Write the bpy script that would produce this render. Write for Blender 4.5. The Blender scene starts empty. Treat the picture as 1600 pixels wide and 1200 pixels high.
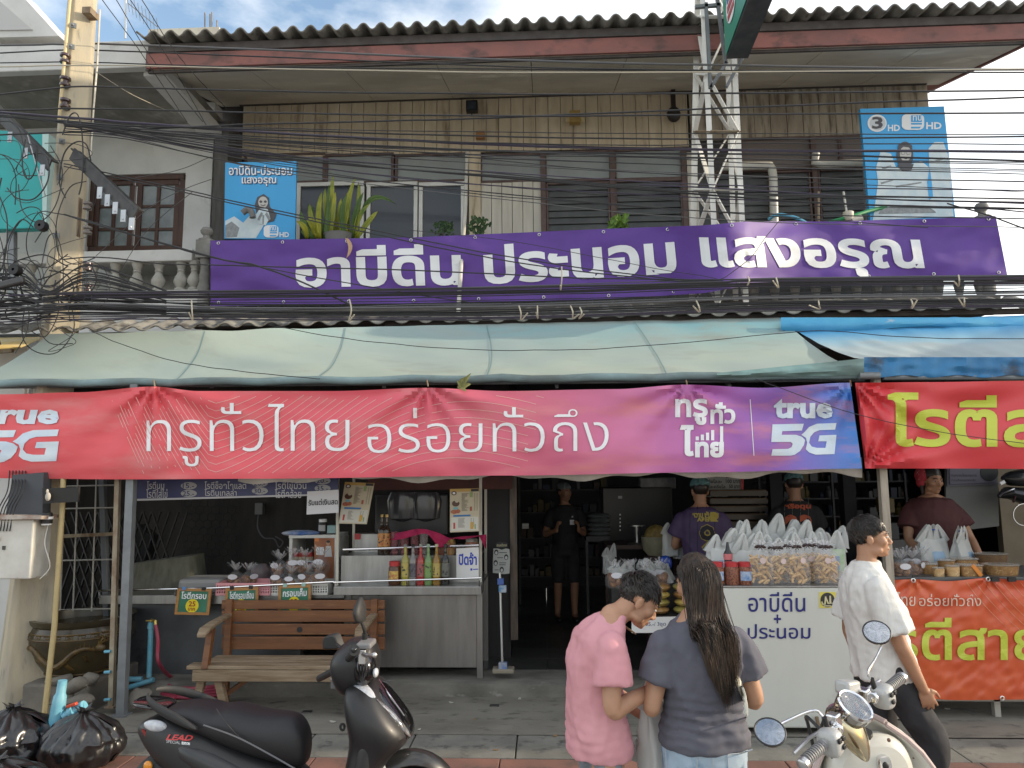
import bpy,bmesh,math,random
from mathutils import Vector,Matrix,noise,Euler
random.seed(7)
S=bpy.context.scene
COL=S.collection
R=math.radians
# ---------------------------------------------------------------- camera
FPX=1142.0
CP=Vector((0,0,1.86))
CR=(Matrix.Rotation(R(2.5),3,'Z') @ Matrix.Rotation(R(90+7.2),3,'X') @ Matrix.Rotation(R(-0.5),3,'Z'))
cam=bpy.data.cameras.new('camera');cam.sensor_width=36;cam.lens=36*FPX/1600
cam.clip_start=.05;cam.clip_end=2000
camo=bpy.data.objects.new('camera',cam);COL.objects.link(camo)
camo.matrix_world=Matrix.Translation(CP) @ CR.to_4x4();S.camera=camo
# ---------------------------------------------------------------- world, sun, exposure
SUN_EL,SUN_AZ=17,88        # azimuth measured from +Y towards +X
W=bpy.data.worlds.new('World');S.world=W;W.use_nodes=True
nt=W.node_tree;nt.nodes.clear()
def N(t,**k):
 n=nt.nodes.new(t)
 for a,b in k.items():setattr(n,a,b)
 return n
out=N('ShaderNodeOutputWorld');bg=N('ShaderNodeBackground');bg.inputs[1].default_value=.13
sky=N('ShaderNodeTexSky',sky_type='NISHITA');sky.sun_disc=False
sky.sun_elevation=R(SUN_EL);sky.sun_rotation=R(SUN_AZ);sky.air_density=1.2;sky.dust_density=1.0
tc=N('ShaderNodeTexCoord');mp=N('ShaderNodeMapping');mp.inputs['Scale'].default_value=(1,1,2.2);mp.inputs['Location'].default_value=(.35,.1,.4)
nz=N('ShaderNodeTexNoise');nz.inputs['Scale'].default_value=2.6;nz.inputs['Detail'].default_value=7;nz.inputs['Roughness'].default_value=.55
cr=N('ShaderNodeValToRGB');cr.color_ramp.elements[0].position=.37;cr.color_ramp.elements[1].position=.58
nz2=N('ShaderNodeTexNoise');nz2.inputs['Scale'].default_value=5;nz2.inputs['Detail'].default_value=5
cr2=N('ShaderNodeValToRGB');cr2.color_ramp.elements[0].position=.3;cr2.color_ramp.elements[1].position=.7
cr2.color_ramp.elements[0].color=(4.35,4.5,4.8,1);cr2.color_ramp.elements[1].color=(6.3,6.15,5.85,1)
mx=N('ShaderNodeMix',data_type='RGBA')
L=nt.links.new
L(tc.outputs['Generated'],mp.inputs[0]);L(mp.outputs[0],nz.inputs['Vector']);L(mp.outputs[0],nz2.inputs['Vector'])
L(nz.outputs[0],cr.inputs[0]);L(nz2.outputs[0],cr2.inputs[0])
L(cr.outputs[0],mx.inputs[0]);L(sky.outputs[0],mx.inputs[6]);L(cr2.outputs[0],mx.inputs[7])
L(mx.outputs[2],bg.inputs[0]);L(bg.outputs[0],out.inputs[0])
sl=bpy.data.lights.new('sun','SUN');sl.energy=2.1;sl.angle=R(.8);sl.color=(1,.85,.64)
so=bpy.data.objects.new('sun',sl);COL.objects.link(so)
az,el=R(SUN_AZ),R(SUN_EL)
sd=Vector((math.sin(az)*math.cos(el),math.cos(az)*math.cos(el),math.sin(el)))
so.rotation_euler=sd.to_track_quat('Z','Y').to_euler();so.location=sd*40
S.view_settings.view_transform='Standard';S.view_settings.look='None'
S.view_settings.exposure=1.22;S.view_settings.gamma=1
S.render.film_transparent=False
S.cycles.max_bounces=6;S.cycles.transparent_max_bounces=16;S.cycles.use_denoising=True
# ---------------------------------------------------------------- pixel -> place helpers (photo pixels, 1600 x 1200)
def ray(px,py):return CR @ Vector(((px-800)/FPX,-(py-600)/FPX,-1))
def P(px,py,Y):
 d=ray(px,py);return CP+d*((Y-CP.y)/d.y)
def G(px,py,z=0):
 d=ray(px,py);return CP+d*((z-CP.z)/d.z)
# ---------------------------------------------------------------- materials
MATS={}
def mat(name,c,r=.6,m=0,c2=None,ns=4,st=(1,1,1),lo=.35,hi=.65,bump=0,bs=40,bst=None,alpha=1,tr=0,coat=0,c3=None,ns3=12,lo3=.6,hi3=.7,ramp=None,ax=0,emit=0,sss=0,spec=.5,det=5,rv=0,sheen=0,thin=0):
 if name in MATS:return MATS[name]
 M=bpy.data.materials.new(name);M.use_nodes=True;t=M.node_tree;b=t.nodes['Principled BSDF']
 def n(ty):return t.nodes.new(ty)
 I=b.inputs
 I['Base Color'].default_value=(*c,1);I['Roughness'].default_value=r;I['Metallic'].default_value=m
 I['Alpha'].default_value=alpha;I['Transmission Weight'].default_value=tr;I['Coat Weight'].default_value=coat
 I['Specular IOR Level'].default_value=spec
 if sss:I['Subsurface Weight'].default_value=sss;I['Subsurface Radius'].default_value=(.012,.005,.003)
 if emit:I['Emission Color'].default_value=(*c,1);I['Emission Strength'].default_value=emit
 co=n('ShaderNodeTexCoord')
 def nzn(sc,stretch,d=det):
  mpp=n('ShaderNodeMapping');mpp.inputs['Scale'].default_value=stretch
  t.links.new(co.outputs['Object'],mpp.inputs[0])
  q=n('ShaderNodeTexNoise');q.inputs['Scale'].default_value=sc;q.inputs['Detail'].default_value=d;q.inputs['Roughness'].default_value=.6
  t.links.new(mpp.outputs[0],q.inputs['Vector']);return q
 cur=None
 if ramp:
  sx=n('ShaderNodeSeparateXYZ');t.links.new(co.outputs['Generated'],sx.inputs[0])
  rp=n('ShaderNodeValToRGB');els=rp.color_ramp.elements
  while len(els)<len(ramp):els.new(.5)
  for e,(p,cc) in zip(els,ramp):e.position=p;e.color=(*cc,1)
  t.links.new(sx.outputs[ax],rp.inputs[0]);cur=rp.outputs[0]
 def mixin(col,sc,stretch,l,h,amt=None):
  nonlocal cur
  q=nzn(sc,stretch);rp=n('ShaderNodeMapRange');rp.inputs[1].default_value=l;rp.inputs[2].default_value=h
  t.links.new(q.outputs[0],rp.inputs[0])
  x=n('ShaderNodeMix');x.data_type='RGBA'
  t.links.new(rp.outputs[0],x.inputs[0])
  if cur is None:x.inputs[6].default_value=(*c,1)
  else:t.links.new(cur,x.inputs[6])
  x.inputs[7].default_value=(*col,1);cur=x.outputs[2];return rp
 if c2:mixin(c2,ns,st,lo,hi)
 if c3:mixin(c3,ns3,st,lo3,hi3)
 if cur is not None:t.links.new(cur,I['Base Color'])
 if rv:
  q=nzn(ns*2,st);rp=n('ShaderNodeMapRange');rp.inputs[3].default_value=max(0,r-rv);rp.inputs[4].default_value=min(1,r+rv)
  t.links.new(q.outputs[0],rp.inputs[0]);t.links.new(rp.outputs[0],I['Roughness'])
 if bump:
  q=nzn(bs,bst or st,4);bn=n('ShaderNodeBump');bn.inputs['Strength'].default_value=min(1,bump);bn.inputs['Distance'].default_value=.01*max(1,bump)
  t.links.new(q.outputs[0],bn.inputs['Height']);t.links.new(bn.outputs[0],I['Normal'])
 if thin:   # translucent film
  o=t.nodes['Material Output'];tl=n('ShaderNodeBsdfTranslucent');tl.inputs[0].default_value=(*c,1)
  ms=n('ShaderNodeMixShader');ms.inputs[0].default_value=thin
  t.links.new(b.outputs[0],ms.inputs[1]);t.links.new(tl.outputs[0],ms.inputs[2]);t.links.new(ms.outputs[0],o.inputs[0])
  if cur is not None:t.links.new(cur,tl.inputs[0])
 MATS[name]=M;return M
# ---------------------------------------------------------------- mesh builder
class MB:
 def __init__(s):s.v=[];s.f=[];s.mi=[];s.cur=0;s.sm=True
 def add(s,vs,fs):
  o=len(s.v);s.v += [Vector(x) for x in vs];s.f += [tuple(i+o for i in f) for f in fs];s.mi += [s.cur]*len(fs);return s
 def box(s,x0,x1,y0,y1,z0,z1):
  return s.add([(x0,y0,z0),(x1,y0,z0),(x1,y1,z0),(x0,y1,z0),(x0,y0,z1),(x1,y0,z1),(x1,y1,z1),(x0,y1,z1)],
     [(3,2,1,0),(4,5,6,7),(0,1,5,4),(1,2,6,5),(2,3,7,6),(3,0,4,7)])
 def boxc(s,c,d,M=None):
  c=Vector(c);o=len(s.v);s.box(-d[0]/2,d[0]/2,-d[1]/2,d[1]/2,-d[2]/2,d[2]/2)
  for i in range(o,len(s.v)):s.v[i]=(M @ s.v[i] if M else s.v[i])+c
  return s
 def bp(s,x0,y0,x1,y1,Y0,Y1):      # axis box whose front shows photo rectangle
  xm,ym=(x0+x1)/2,(y0+y1)/2
  return s.box(P(x0,ym,Y0).x,P(x1,ym,Y0).x,Y0,Y1,P(xm,y1,Y0).z,P(xm,y0,Y0).z)
 def bar(s,p,q,w,h=None,up=(0,0,1)):
  p,q=Vector(p),Vector(q);h=h or w;d=(q-p);l=d.length;d.normalize()
  a=d.cross(Vector(up))
  if a.length<1e-3:a=d.cross(Vector((0,1,0)))
  a.normalize();b=a.cross(d)
  M=Matrix((a,d,b)).transposed();return s.boxc((p+q)/2,(w,l,h),M)
 def tube(s,pts,r,n=6,closed=False,flat=1):
  pts=[Vector(p) for p in pts];k=len(pts);o=len(s.v)
  rr=r if isinstance(r,(list,tuple)) else [r]*k
  a=None
  for i,p in enumerate(pts):
   d=(pts[(i+1)%k]-pts[i-1]) if closed else (pts[min(i+1,k-1)]-pts[max(i-1,0)])
   if d.length<1e-9:d=Vector((0,0,1))
   d.normalize()
   if a is None:
    a=d.cross(Vector((0,0,1)))
    if a.length<.05:a=d.cross(Vector((0,1,0)))
   a=(a-d*a.dot(d))
   if a.length<1e-6:a=d.orthogonal()
   a.normalize();b=d.cross(a)
   for j in range(n):
    t=2*math.pi*j/n;s.v.append(p+a*(math.cos(t)*rr[i])+b*(math.sin(t)*rr[i]*flat))
  fs=[]
  for i in range(k if closed else k-1):
   for j in range(n):
    i2=(i+1)%k;j2=(j+1)%n
    fs.append((o+i*n+j,o+i2*n+j,o+i2*n+j2,o+i*n+j2))
  if not closed:fs += [tuple(o+j for j in range(n)),tuple(o+(k-1)*n+j for j in reversed(range(n)))]
  s.f += fs;s.mi += [s.cur]*len(fs);return s
 def lathe(s,c,prof,n=16,sx=1,sy=1,M=None,a0=0,a1=360):
  c=Vector(c);o=len(s.v);full=(a1-a0) >= 360;k=n if full else n+1
  for (r,z) in prof:
   for j in range(k):
    t=R(a0)+R(a1-a0)*j/n;p=Vector((r*sx*math.cos(t),r*sy*math.sin(t),z))
    s.v.append((M @ p if M else p)+c)
  fs=[]
  for i in range(len(prof)-1):
   for j in range(n):
    j2=(j+1)%k;fs.append((o+i*k+j,o+i*k+j2,o+(i+1)*k+j2,o+(i+1)*k+j))
  if full:
   if prof[0][0]>1e-5:fs.append(tuple(o+j for j in reversed(range(k))))
   if prof[-1][0]>1e-5:fs.append(tuple(o+(len(prof)-1)*k+j for j in range(k)))
  s.f += fs;s.mi += [s.cur]*len(fs);return s
 def ell(s,c,r,n=12,M=None):
  if not isinstance(r,(tuple,list)):r=(r,r,r)
  h=max(4,n // 2+1);o=len(s.v)
  s.lathe((0,0,0),[(max(math.sin(math.pi*i/h),1e-4),-math.cos(math.pi*i/h)) for i in range(h+1)],n)
  c=Vector(c)
  for i in range(o,len(s.v)):
   p=s.v[i];p=Vector((p.x*r[0],p.y*r[1],p.z*r[2]));s.v[i]=(M @ p if M else p)+c
  return s
 def prism(s,pts,vec):
  pts=[Vector(p) for p in pts];vec=Vector(vec);k=len(pts)
  return s.add(pts+[p+vec for p in pts],[tuple(reversed(range(k))),tuple(range(k,2*k))]+[(i,(i+1)%k,(i+1)%k+k,i+k) for i in range(k)])
 def pp(s,pxs,Y,th):return s.prism([P(x,y,Y) for x,y in pxs],(0,th,0))
 def grid(s,fn,nu,nv):
  vs=[fn(i/nu,j/nv) for j in range(nv+1) for i in range(nu+1)];w=nu+1
  return s.add(vs,[(j*w+i,j*w+i+1,(j+1)*w+i+1,(j+1)*w+i) for j in range(nv) for i in range(nu)])
 def loft(s,rings,cap=True):
  n=len(rings[0]);o=len(s.v);fs=[]
  for r_ in rings:s.v += [Vector(p) for p in r_]
  for i in range(len(rings)-1):
   for j in range(n):
    j2=(j+1)%n;fs.append((o+i*n+j,o+i*n+j2,o+(i+1)*n+j2,o+(i+1)*n+j))
  if cap:fs += [tuple(o+j for j in reversed(range(n))),tuple(o+(len(rings)-1)*n+j for j in range(n))]
  s.f += fs;s.mi += [s.cur]*len(fs);return s
 def xf(s,M):
  s.v=[M @ v for v in s.v];return s
WM={}
def wm(o):return WM[o.name] if o is not None else Matrix()
def part(name,mb,m,parent,world=True,smooth=None,bev=0,label=None,solid=0,sub=0,auto=40):
 me=bpy.data.meshes.new(name)
 inv=wm(parent).inverted() if (world and parent is not None) else Matrix()
 me.from_pydata([inv @ v for v in mb.v],[],mb.f)
 ms=m if isinstance(m,(list,tuple)) else [m]
 for x in ms:me.materials.append(x)
 if len(ms)>1:me.polygons.foreach_set('material_index',mb.mi)
 bm=bmesh.new();bm.from_mesh(me);bmesh.ops.recalc_face_normals(bm,faces=bm.faces)
 for e in bm.edges:
  if len(e.link_faces) == 2 and e.calc_face_angle(0)>R(auto):e.smooth=False
 for f in bm.faces:f.smooth=True if smooth is None else smooth
 bm.to_mesh(me);bm.free()
 o=bpy.data.objects.new(name,me);COL.objects.link(o)
 if parent is not None:o.parent=parent;WM[o.name]=wm(parent)
 else:WM[o.name]=Matrix()
 if bev:
  b=o.modifiers.new('bevel','BEVEL');b.width=bev;b.segments=2;b.limit_method='ANGLE';b.angle_limit=R(35)
 if solid:
  q=o.modifiers.new('thick','SOLIDIFY');q.thickness=solid;q.offset=0
 if sub:q=o.modifiers.new('sub','SUBSURF');q.levels=sub;q.render_levels=sub
 if label:o['label']=label
 return o
def tag(o,label,cat,group=None):
 o['label']=label;o['category']=cat
 if group:o['group']=group
 return o
def thing(name,label,cat,loc=(0,0,0),rz=0,group=None,rot=None):
 o=bpy.data.objects.new(name,None);COL.objects.link(o);o.empty_display_size=.1
 e=Euler(rot) if rot else Euler((0,0,rz));o.location=loc;o.rotation_euler=e
 WM[o.name]=Matrix.Translation(Vector(loc)) @ e.to_matrix().to_4x4()
 return tag(o,label,cat,group)
def solo(name,mb,m,label,cat,group=None,**k):
 n=len(mb.v);c=sum(mb.v,Vector())/n;c.z=min(v.z for v in mb.v)
 mb.v=[v-c for v in mb.v]
 o=part(name,mb,m,None,**k);o.location=c;WM[o.name]=Matrix.Translation(c)
 return tag(o,label,cat,group)
def setting(name,mb,m,**k):
 o=part(name,mb,m,None,**k);o['kind']='structure';return o
def dup(root,loc,rz=None,label=None,sc=None,rot=None):
 r=root.copy();COL.objects.link(r);r.location=loc
 if rz is not None:r.rotation_euler=(0,0,rz)
 if rot is not None:r.rotation_euler=rot
 if sc:r.scale=sc if isinstance(sc,(tuple,list)) else (sc,)*3
 if label:r['label']=label
 for ch in list(root.children):
  c=ch.copy();COL.objects.link(c);c.parent=r
  for g in list(ch.children):
   d=g.copy();COL.objects.link(d);d.parent=c
 return r
ORD='first second third fourth fifth sixth seventh eighth ninth tenth eleventh twelfth thirteenth fourteenth fifteenth sixteenth'.split()
# ---------------------------------------------------------------- lettering
def lettering(s,fmap,m,parent,name='lettering',off=0,res=2,step=0,shear=0,nrm=(0,-1,0),lift=.002):
 c=bpy.data.curves.new('lettering','FONT');c.body=s;c.size=1;c.shear=shear
 o=bpy.data.objects.new('lettering',c);COL.objects.link(o);dg=bpy.context.evaluated_depsgraph_get()
 cu=o.to_curve(dg);loops=[]
 for sp in cu.splines:
  if sp.type == 'BEZIER':
   loops.append((sp,[(p.handle_left.copy(),p.co.copy(),p.handle_right.copy()) for p in sp.bezier_points]))
 o.to_curve_clear();bpy.data.objects.remove(o);bpy.data.curves.remove(c)
 def area(l):return .5*sum(l[i][1].x*l[(i+1)%len(l)][1].y-l[(i+1)%len(l)][1].x*l[i][1].y for i in range(len(l)))
 def inside(p,l):
  r=False
  for i in range(len(l)):
   a,b=l[i][1],l[(i+1)%len(l)][1]
   if (a.y>p.y) != (b.y>p.y) and p.x<(b.x-a.x)*(p.y-a.y)/(b.y-a.y)+a.x:r=not r
  return r
 L_=[(l,area(l)) for _,l in loops if len(l)>1];own={}
 for i,(l,a) in enumerate(L_):
  k=[j for j,(q,qa) in enumerate(L_) if j != i and abs(qa)>abs(a) and qa*a<0 and inside(l[0][1],q)]
  own[i]=min(k,key=lambda j:abs(L_[j][1])) if k else None
 groups=[[l]+[L_[j][0] for j in own if own[j] == i] for i,(l,a) in enumerate(L_) if own[i] is None]
 bm=bmesh.new()
 for gi,g in enumerate(groups):
  c=bpy.data.curves.new('lettering','CURVE');c.dimensions='2D';c.fill_mode='BOTH';c.resolution_u=res;c.offset=off
  for l in g:
   sp=c.splines.new('BEZIER');sp.bezier_points.add(len(l)-1);sp.use_cyclic_u=True
   for p,(hl,co,hr) in zip(sp.bezier_points,l):
    p.handle_left_type=p.handle_right_type='FREE';p.co=co;p.handle_left=hl;p.handle_right=hr
  o=bpy.data.objects.new('lettering',c);COL.objects.link(o)
  me=bpy.data.meshes.new_from_object(o.evaluated_get(bpy.context.evaluated_depsgraph_get()));n0=len(bm.verts)
  bm.from_mesh(me);bm.verts.ensure_lookup_table()
  for v in bm.verts[n0:]:v.co.z=float(gi%5)
  bpy.data.meshes.remove(me);bpy.data.objects.remove(o);bpy.data.curves.remove(c)
 xs=[v.co.x for v in bm.verts];ys=[v.co.y for v in bm.verts];x0,x1,y0,y1=min(xs),max(xs),min(ys),max(ys)
 if step:
  n=int((x1-x0)/step)
  for i in range(1,n):bmesh.ops.bisect_plane(bm,geom=bm.verts[:]+bm.edges[:]+bm.faces[:],plane_co=(x0+step*i,0,0),plane_no=(1,0,0))
  n=int((y1-y0)/step)
  for i in range(1,n):bmesh.ops.bisect_plane(bm,geom=bm.verts[:]+bm.edges[:]+bm.faces[:],plane_co=(0,y0+step*i,0),plane_no=(0,1,0))
 bm.verts.index_update();mb=MB();nr=Vector(nrm)
 for v in bm.verts:
  u,w=(v.co.x-x0)/(x1-x0),(v.co.y-y0)/(y1-y0)
  mb.v.append(Vector(fmap(u,w))+nr*(lift+.0004*v.co.z))
 for f in bm.faces:mb.f.append(tuple(v.index for v in f.verts));mb.mi.append(0)
 bm.free()
 return part(name,mb,m,parent,smooth=False)
def quadmap(q,Y):     # four photo corners (tl, tr, br, bl) on plane Y
 a,b,c,d=[P(x,y,Y) for x,y in q]
 return lambda u,v:(d*(1-u)+c*u)*(1-v)+(a*(1-u)+b*u)*v
def rectmap(x0,y0,x1,y1,Y):return quadmap([(x0,y0),(x1,y0),(x1,y1),(x0,y1)],Y)
def nf(x,y=0,z=0):return noise.noise(Vector((x,y,z)))
def smoothpts(pts,n=6):      # Catmull-Rom
 pts=[Vector(p) for p in pts];o=[]
 for i in range(len(pts)-1):
  p0,p1,p2,p3=pts[max(i-1,0)],pts[i],pts[i+1],pts[min(i+2,len(pts)-1)]
  for j in range(n):
   t=j/n
   o.append(.5*((2*p1)+(p2-p0)*t+(2*p0-5*p1+4*p2-p3)*t*t+(3*p1-p0-3*p2+p3)*t ** 3))
 return o+[pts[-1]]
# ---------------------------------------------------------------- common materials
WHITE=mat('white_paint',(.72,.72,.70),.5,c2=(.6,.6,.57),ns=3,c3=(.42,.40,.35),ns3=6,lo3=.62,hi3=.75)
LETW=mat('white_print',(.78,.79,.80),.5)
BLACK=mat('black_rubber',(.012,.012,.013),.5,bump=.1)
DARKM=mat('dark_steel',(.05,.052,.055),.5,.6,c2=(.09,.085,.08),ns=8,bump=.15)
STEEL=mat('stainless_steel',(.38,.38,.37),.36,.9,c2=(.27,.27,.26),ns=3,st=(4,4,.5),c3=(.25,.24,.22),ns3=5,lo3=.6,hi3=.8,rv=.1)
CHROME=mat('chrome',(.75,.75,.76),.12,1)
CONC=mat('concrete',(.30,.29,.26),.9,c2=(.21,.20,.18),ns=3,c3=(.13,.12,.11),ns3=7,lo3=.58,hi3=.72,bump=.3,bs=60)
DCONC=mat('grimy_concrete',(.20,.19,.17),.9,c2=(.10,.095,.085),ns=4,c3=(.05,.045,.04),ns3=9,lo3=.55,hi3=.7,bump=.3,bs=50)
GREYM=mat('grey_painted_steel',(.22,.24,.25),.5,.2,c2=(.16,.17,.18),ns=6,bump=.05)
RUST=mat('rusty_steel',(.30,.26,.18),.7,.2,c2=(.16,.09,.05),ns=9,st=(1,1,.4),bump=.2)
PVCW=mat('white_pvc',(.62,.61,.56),.4,c2=(.5,.48,.42),ns=5)
PVCB=mat('blue_pvc',(.10,.36,.50),.4,c2=(.2,.42,.5),ns=6)
GLASSD=mat('dark_window_glass',(.035,.042,.052),.08,spec=.5)
# ---------------------------------------------------------------- ground, pavement, floors
ASPH=mat('road_concrete',(.34,.33,.31),.9,c2=(.27,.265,.25),ns=30,bump=.4,bs=200)
mb=MB();mb.box(-120,120,-60,90,-.14,-.11);setting('ground',mb,ASPH)
REDT=mat('red_paving',(.24,.115,.085),.85,c2=(.15,.08,.065),ns=2.5,c3=(.09,.07,.06),ns3=5,lo3=.55,hi3=.7,bump=.3,bs=70)
GRYT=mat('grey_paving',(.21,.205,.18),.85,c2=(.14,.138,.122),ns=3,c3=(.07,.07,.065),ns3=8,lo3=.55,hi3=.7,bump=.3,bs=80)
APR=mat('worn_concrete',(.235,.22,.185),.9,c2=(.15,.14,.118),ns=1.8,c3=(.085,.08,.07),ns3=8,lo3=.55,hi3=.70,det=9,bump=.5,bs=45,st=(.7,1.3,1))
mb=MB();mb.sm=False
y=5.12;rows=[.42,.42,.42,.42,.5]
for k,h in enumerate(rows):
 y -= h;x=-9+.31*(k%2)
 while x<9:
  mb.box(x,x+.612,y+.006,y+h,-.05,.0+random.uniform(-.002,.002));x += .62
setting('pavement',mb,REDT,smooth=False,bev=.004)
mb=MB();x=-9.1
while x<9:mb.box(x,x+.73,5.128,5.56,-.05,random.uniform(-.002,.003));x += .74
setting('paving_strip',mb,GRYT,smooth=False,bev=.005)
def apron(u,v):
 x=-9+18*u;y=5.565+.92*v
 return (x,y,.004*nf(x*1.3,y*1.3)+.002+(.012 if y>6.3 else 0)*0)
mb=MB();mb.grid(apron,160,14);setting('concrete_apron',mb,APR)
mb=MB();mb.box(-9,9,2.94,6.5,-.12,-.055);setting('pavement_base',mb,CONC)
FLOOR=mat('shop_floor_tile',(.06,.06,.058),.35,c2=(.035,.035,.034),ns=2,c3=(.03,.03,.03),ns3=5,rv=.1)
STEPM=mat('step_concrete',(.20,.19,.165),.9,c2=(.10,.095,.082),ns=4,st=(.5,1,1),c3=(.28,.27,.25),ns3=12,lo3=.62,hi3=.75,bump=.35,bs=60)
mb=MB()
def stepf(u,v):
 x=-9+18*u
 prof=[(6.47,-.02),(6.468,.05),(6.475,.105),(6.50,.118),(6.9,.12)]
 a=prof[min(int(v*4+.001),4)];return (x,a[0]+.012*nf(x*2,a[1]*5),a[1]+.006*nf(x*3,9))
mb.grid(stepf,150,4);setting('shop_step',mb,STEPM)
mb=MB()
for i in range(30):
 for j in range(13):mb.box(-9+.6*i,-9+.6*i+.594,6.9+.4*j,7.294+.4*j,.06,.121)
setting('shop_floor',mb,FLOOR,smooth=False)
# small drain holes in the apron
for px,py,lb in ((318,853,''),(1490,815,'')):
 q=G(400+px/4,900+py/4,0) if px<1000 else G(400+px/4,900+py/4,0)
 mb=MB();mb.boxc((q.x,q.y,.006),(.075,.05,.01))
 solo('drain_hole_cover',mb,DARKM,'small dark metal cap in the concrete %s'%('behind the black scooter seat' if px<1000 else 'in front of the mop'),'drain cap',bev=.003)
random.seed(31)
for i,(px,py) in enumerate(((262,1142),(705,1098),(742,1125),(812,1092),(868,1150),(655,1140),(775,1172),(520,1128),(1215,1165),(1480,1108))):
 q=G(px,py,.004);a=random.uniform(0,6);w=random.uniform(.012,.028);mb=MB();c,s_=math.cos(a),math.sin(a)
 mb.prism([(q.x+(c*u-s_*v)*w,q.y+(s_*u+c*v)*w,.003+.004*abs(u)) for u,v in ((-1,-.3),(-.2,-.6),(.9,-.2),(1.1,.3),(.1,.6),(-.8,.4))],(0,0,.003))
 solo('litter_scrap',mb,mat('litter_pale' if i%2 else 'litter_brown',(.45,.43,.38) if i%2 else (.22,.14,.07),.8),'tiny scrap of litter or dry leaf lying on the worn concrete','litter','scraps on the concrete apron',smooth=False)
# ---------------------------------------------------------------- the wooden shophouse
YW=8.6
house=thing('wooden_shophouse','two storey timber shophouse with red eave board, louvre windows and dark open ground floor','building',(0,8.6,0))
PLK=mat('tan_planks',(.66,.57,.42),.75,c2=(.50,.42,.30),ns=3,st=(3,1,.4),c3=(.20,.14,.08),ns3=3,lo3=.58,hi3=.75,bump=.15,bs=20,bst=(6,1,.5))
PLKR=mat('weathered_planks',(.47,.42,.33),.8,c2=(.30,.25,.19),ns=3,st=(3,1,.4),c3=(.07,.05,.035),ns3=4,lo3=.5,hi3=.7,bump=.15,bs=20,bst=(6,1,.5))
def planks(x0,x1,ytop,ybot,wpx,m,name,Y=YW,gap=.006):
 mb=MB();a=P(x0,(ytop+ybot)/2,Y).x;b=P(x1,(ytop+ybot)/2,Y).x;w=wpx*Y/FPX
 z1=P((x0+x1)/2,ytop,Y).z;z0=P((x0+x1)/2,ybot,Y).z;x=a
 while x<b-.01:
  e=min(x+w,b);mb.box(x,e-gap,Y+random.uniform(0,.006),Y+.03,z0,z1);x=e
 return part(name,mb,m,house,smooth=False,bev=.003)
xr_gap=P(322,300,8.5).x;z_top=P(900,135,YW).z;z_mid=P(900,238,YW).z;z_bot=P(900,375,YW).z
XL=P(372,250,YW).x;XR=P(1452,200,YW).x
mb=MB();mb.box(XL,XR,YW+.04,YW+.14,3.2,z_top+.3);part('upper_wall',mb,DARKM,house)
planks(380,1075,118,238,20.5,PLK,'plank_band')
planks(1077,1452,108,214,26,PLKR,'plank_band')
MUL=mat('maroon_timber',(.085,.05,.045),.6,c2=(.13,.09,.08),ns=8)
TRANS=mat('grey_transom_glass',(.30,.33,.33),.3,c2=(.24,.265,.265),ns=2)
LOUV=mat('louvre_glass',(.095,.102,.108),.3,c2=(.135,.142,.145),ns=3)
CREAM=mat('cream_boards',(.60,.57,.50),.6,c2=(.50,.47,.40),ns=4,st=(4,1,.4))
ALU=mat('white_window_frame',(.70,.71,.68),.4,c2=(.6,.6,.57),ns=4)
def frame(par,x0,y0,x1,y1,Y,w,m,name='frame',d=.05):
 mb=MB();mb.bp(x0,y0,x1,y0+w,Y,Y+d);mb.bp(x0,y1-w,x1,y1,Y,Y+d);mb.bp(x0,y0+w,x0+w,y1-w,Y,Y+d);mb.bp(x1-w,y0+w,x1,y1-w,Y,Y+d)
 return part(name,mb,m,par,smooth=False,bev=.004)
def pane(par,x0,y0,x1,y1,Y,m,name='pane'):
 mb=MB();mb.bp(x0,y0,x1,y1,Y,Y+.012);return part(name,mb,m,par,smooth=False)
# transoms
for x0,x1,ya,yb in ((384,505,242,284),(511,612,242,284),(620,728,242,282),(752,846,242,282),(853,955,238,280),(962,1068,234,278),(1160,1312,216,262),(1316,1440,212,258)):
 f=frame(house,x0-3,ya-3,x1+3,yb+3,YW-.01,4,MUL,'transom_window')
 pane(f,x0+1,ya+1,x1-1,yb-1,YW+.015,TRANS if x0<1100 else mat('brown_transom_glass',(.15,.125,.115),.35))
# white sliding windows
for x0,x1 in ((462,568),(572,652),(654,726)):
 f=frame(house,x0,284,x1,400,YW-.03,6,ALU,'sliding_window');pane(f,x0+6,290,x1-6,394,YW,GLASSD)
planks(752,848,284,400,17,CREAM,'cream_panel',YW-.01)
mb=MB();mb.bp(733,236,751,400,YW-.03,YW+.03);part('window_post',mb,PLK,house,smooth=False)
for x in (849,958,1071,1276):
 mb=MB();mb.bp(x-4,234 if x<1100 else 212,x+4,400,YW-.035,YW+.03);part('window_post',mb,MUL,house,smooth=False,bev=.004)
mb=MB();mb.bp(1076,238,1092,400,YW-.03,YW+.03);part('window_post',mb,CREAM,house,smooth=False)
for x0,x1,y0,y1 in ((854,954,284,395),(962,1068,280,395),(1120,1206,266,395),(1210,1270,266,395),(1282,1440,262,395)):
 f=frame(house,x0,y0,x1,y1,YW-.02,3,MUL,'louvre_window');mb=MB();n=int((y1-y0)/10.5)
 X0=P(x0+3,y0+50,YW).x;X1=P(x1-3,y0+50,YW).x
 for i in range(n):
  z=P((x0+x1)/2,y0+8+i*10.5,YW).z;mb.boxc(((X0+X1)/2,YW+.01,z),(X1-X0,.006,.088),Matrix.Rotation(R(-18),3,'X'))
 part('louvre_slats',mb,LOUV,f,smooth=False)
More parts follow.
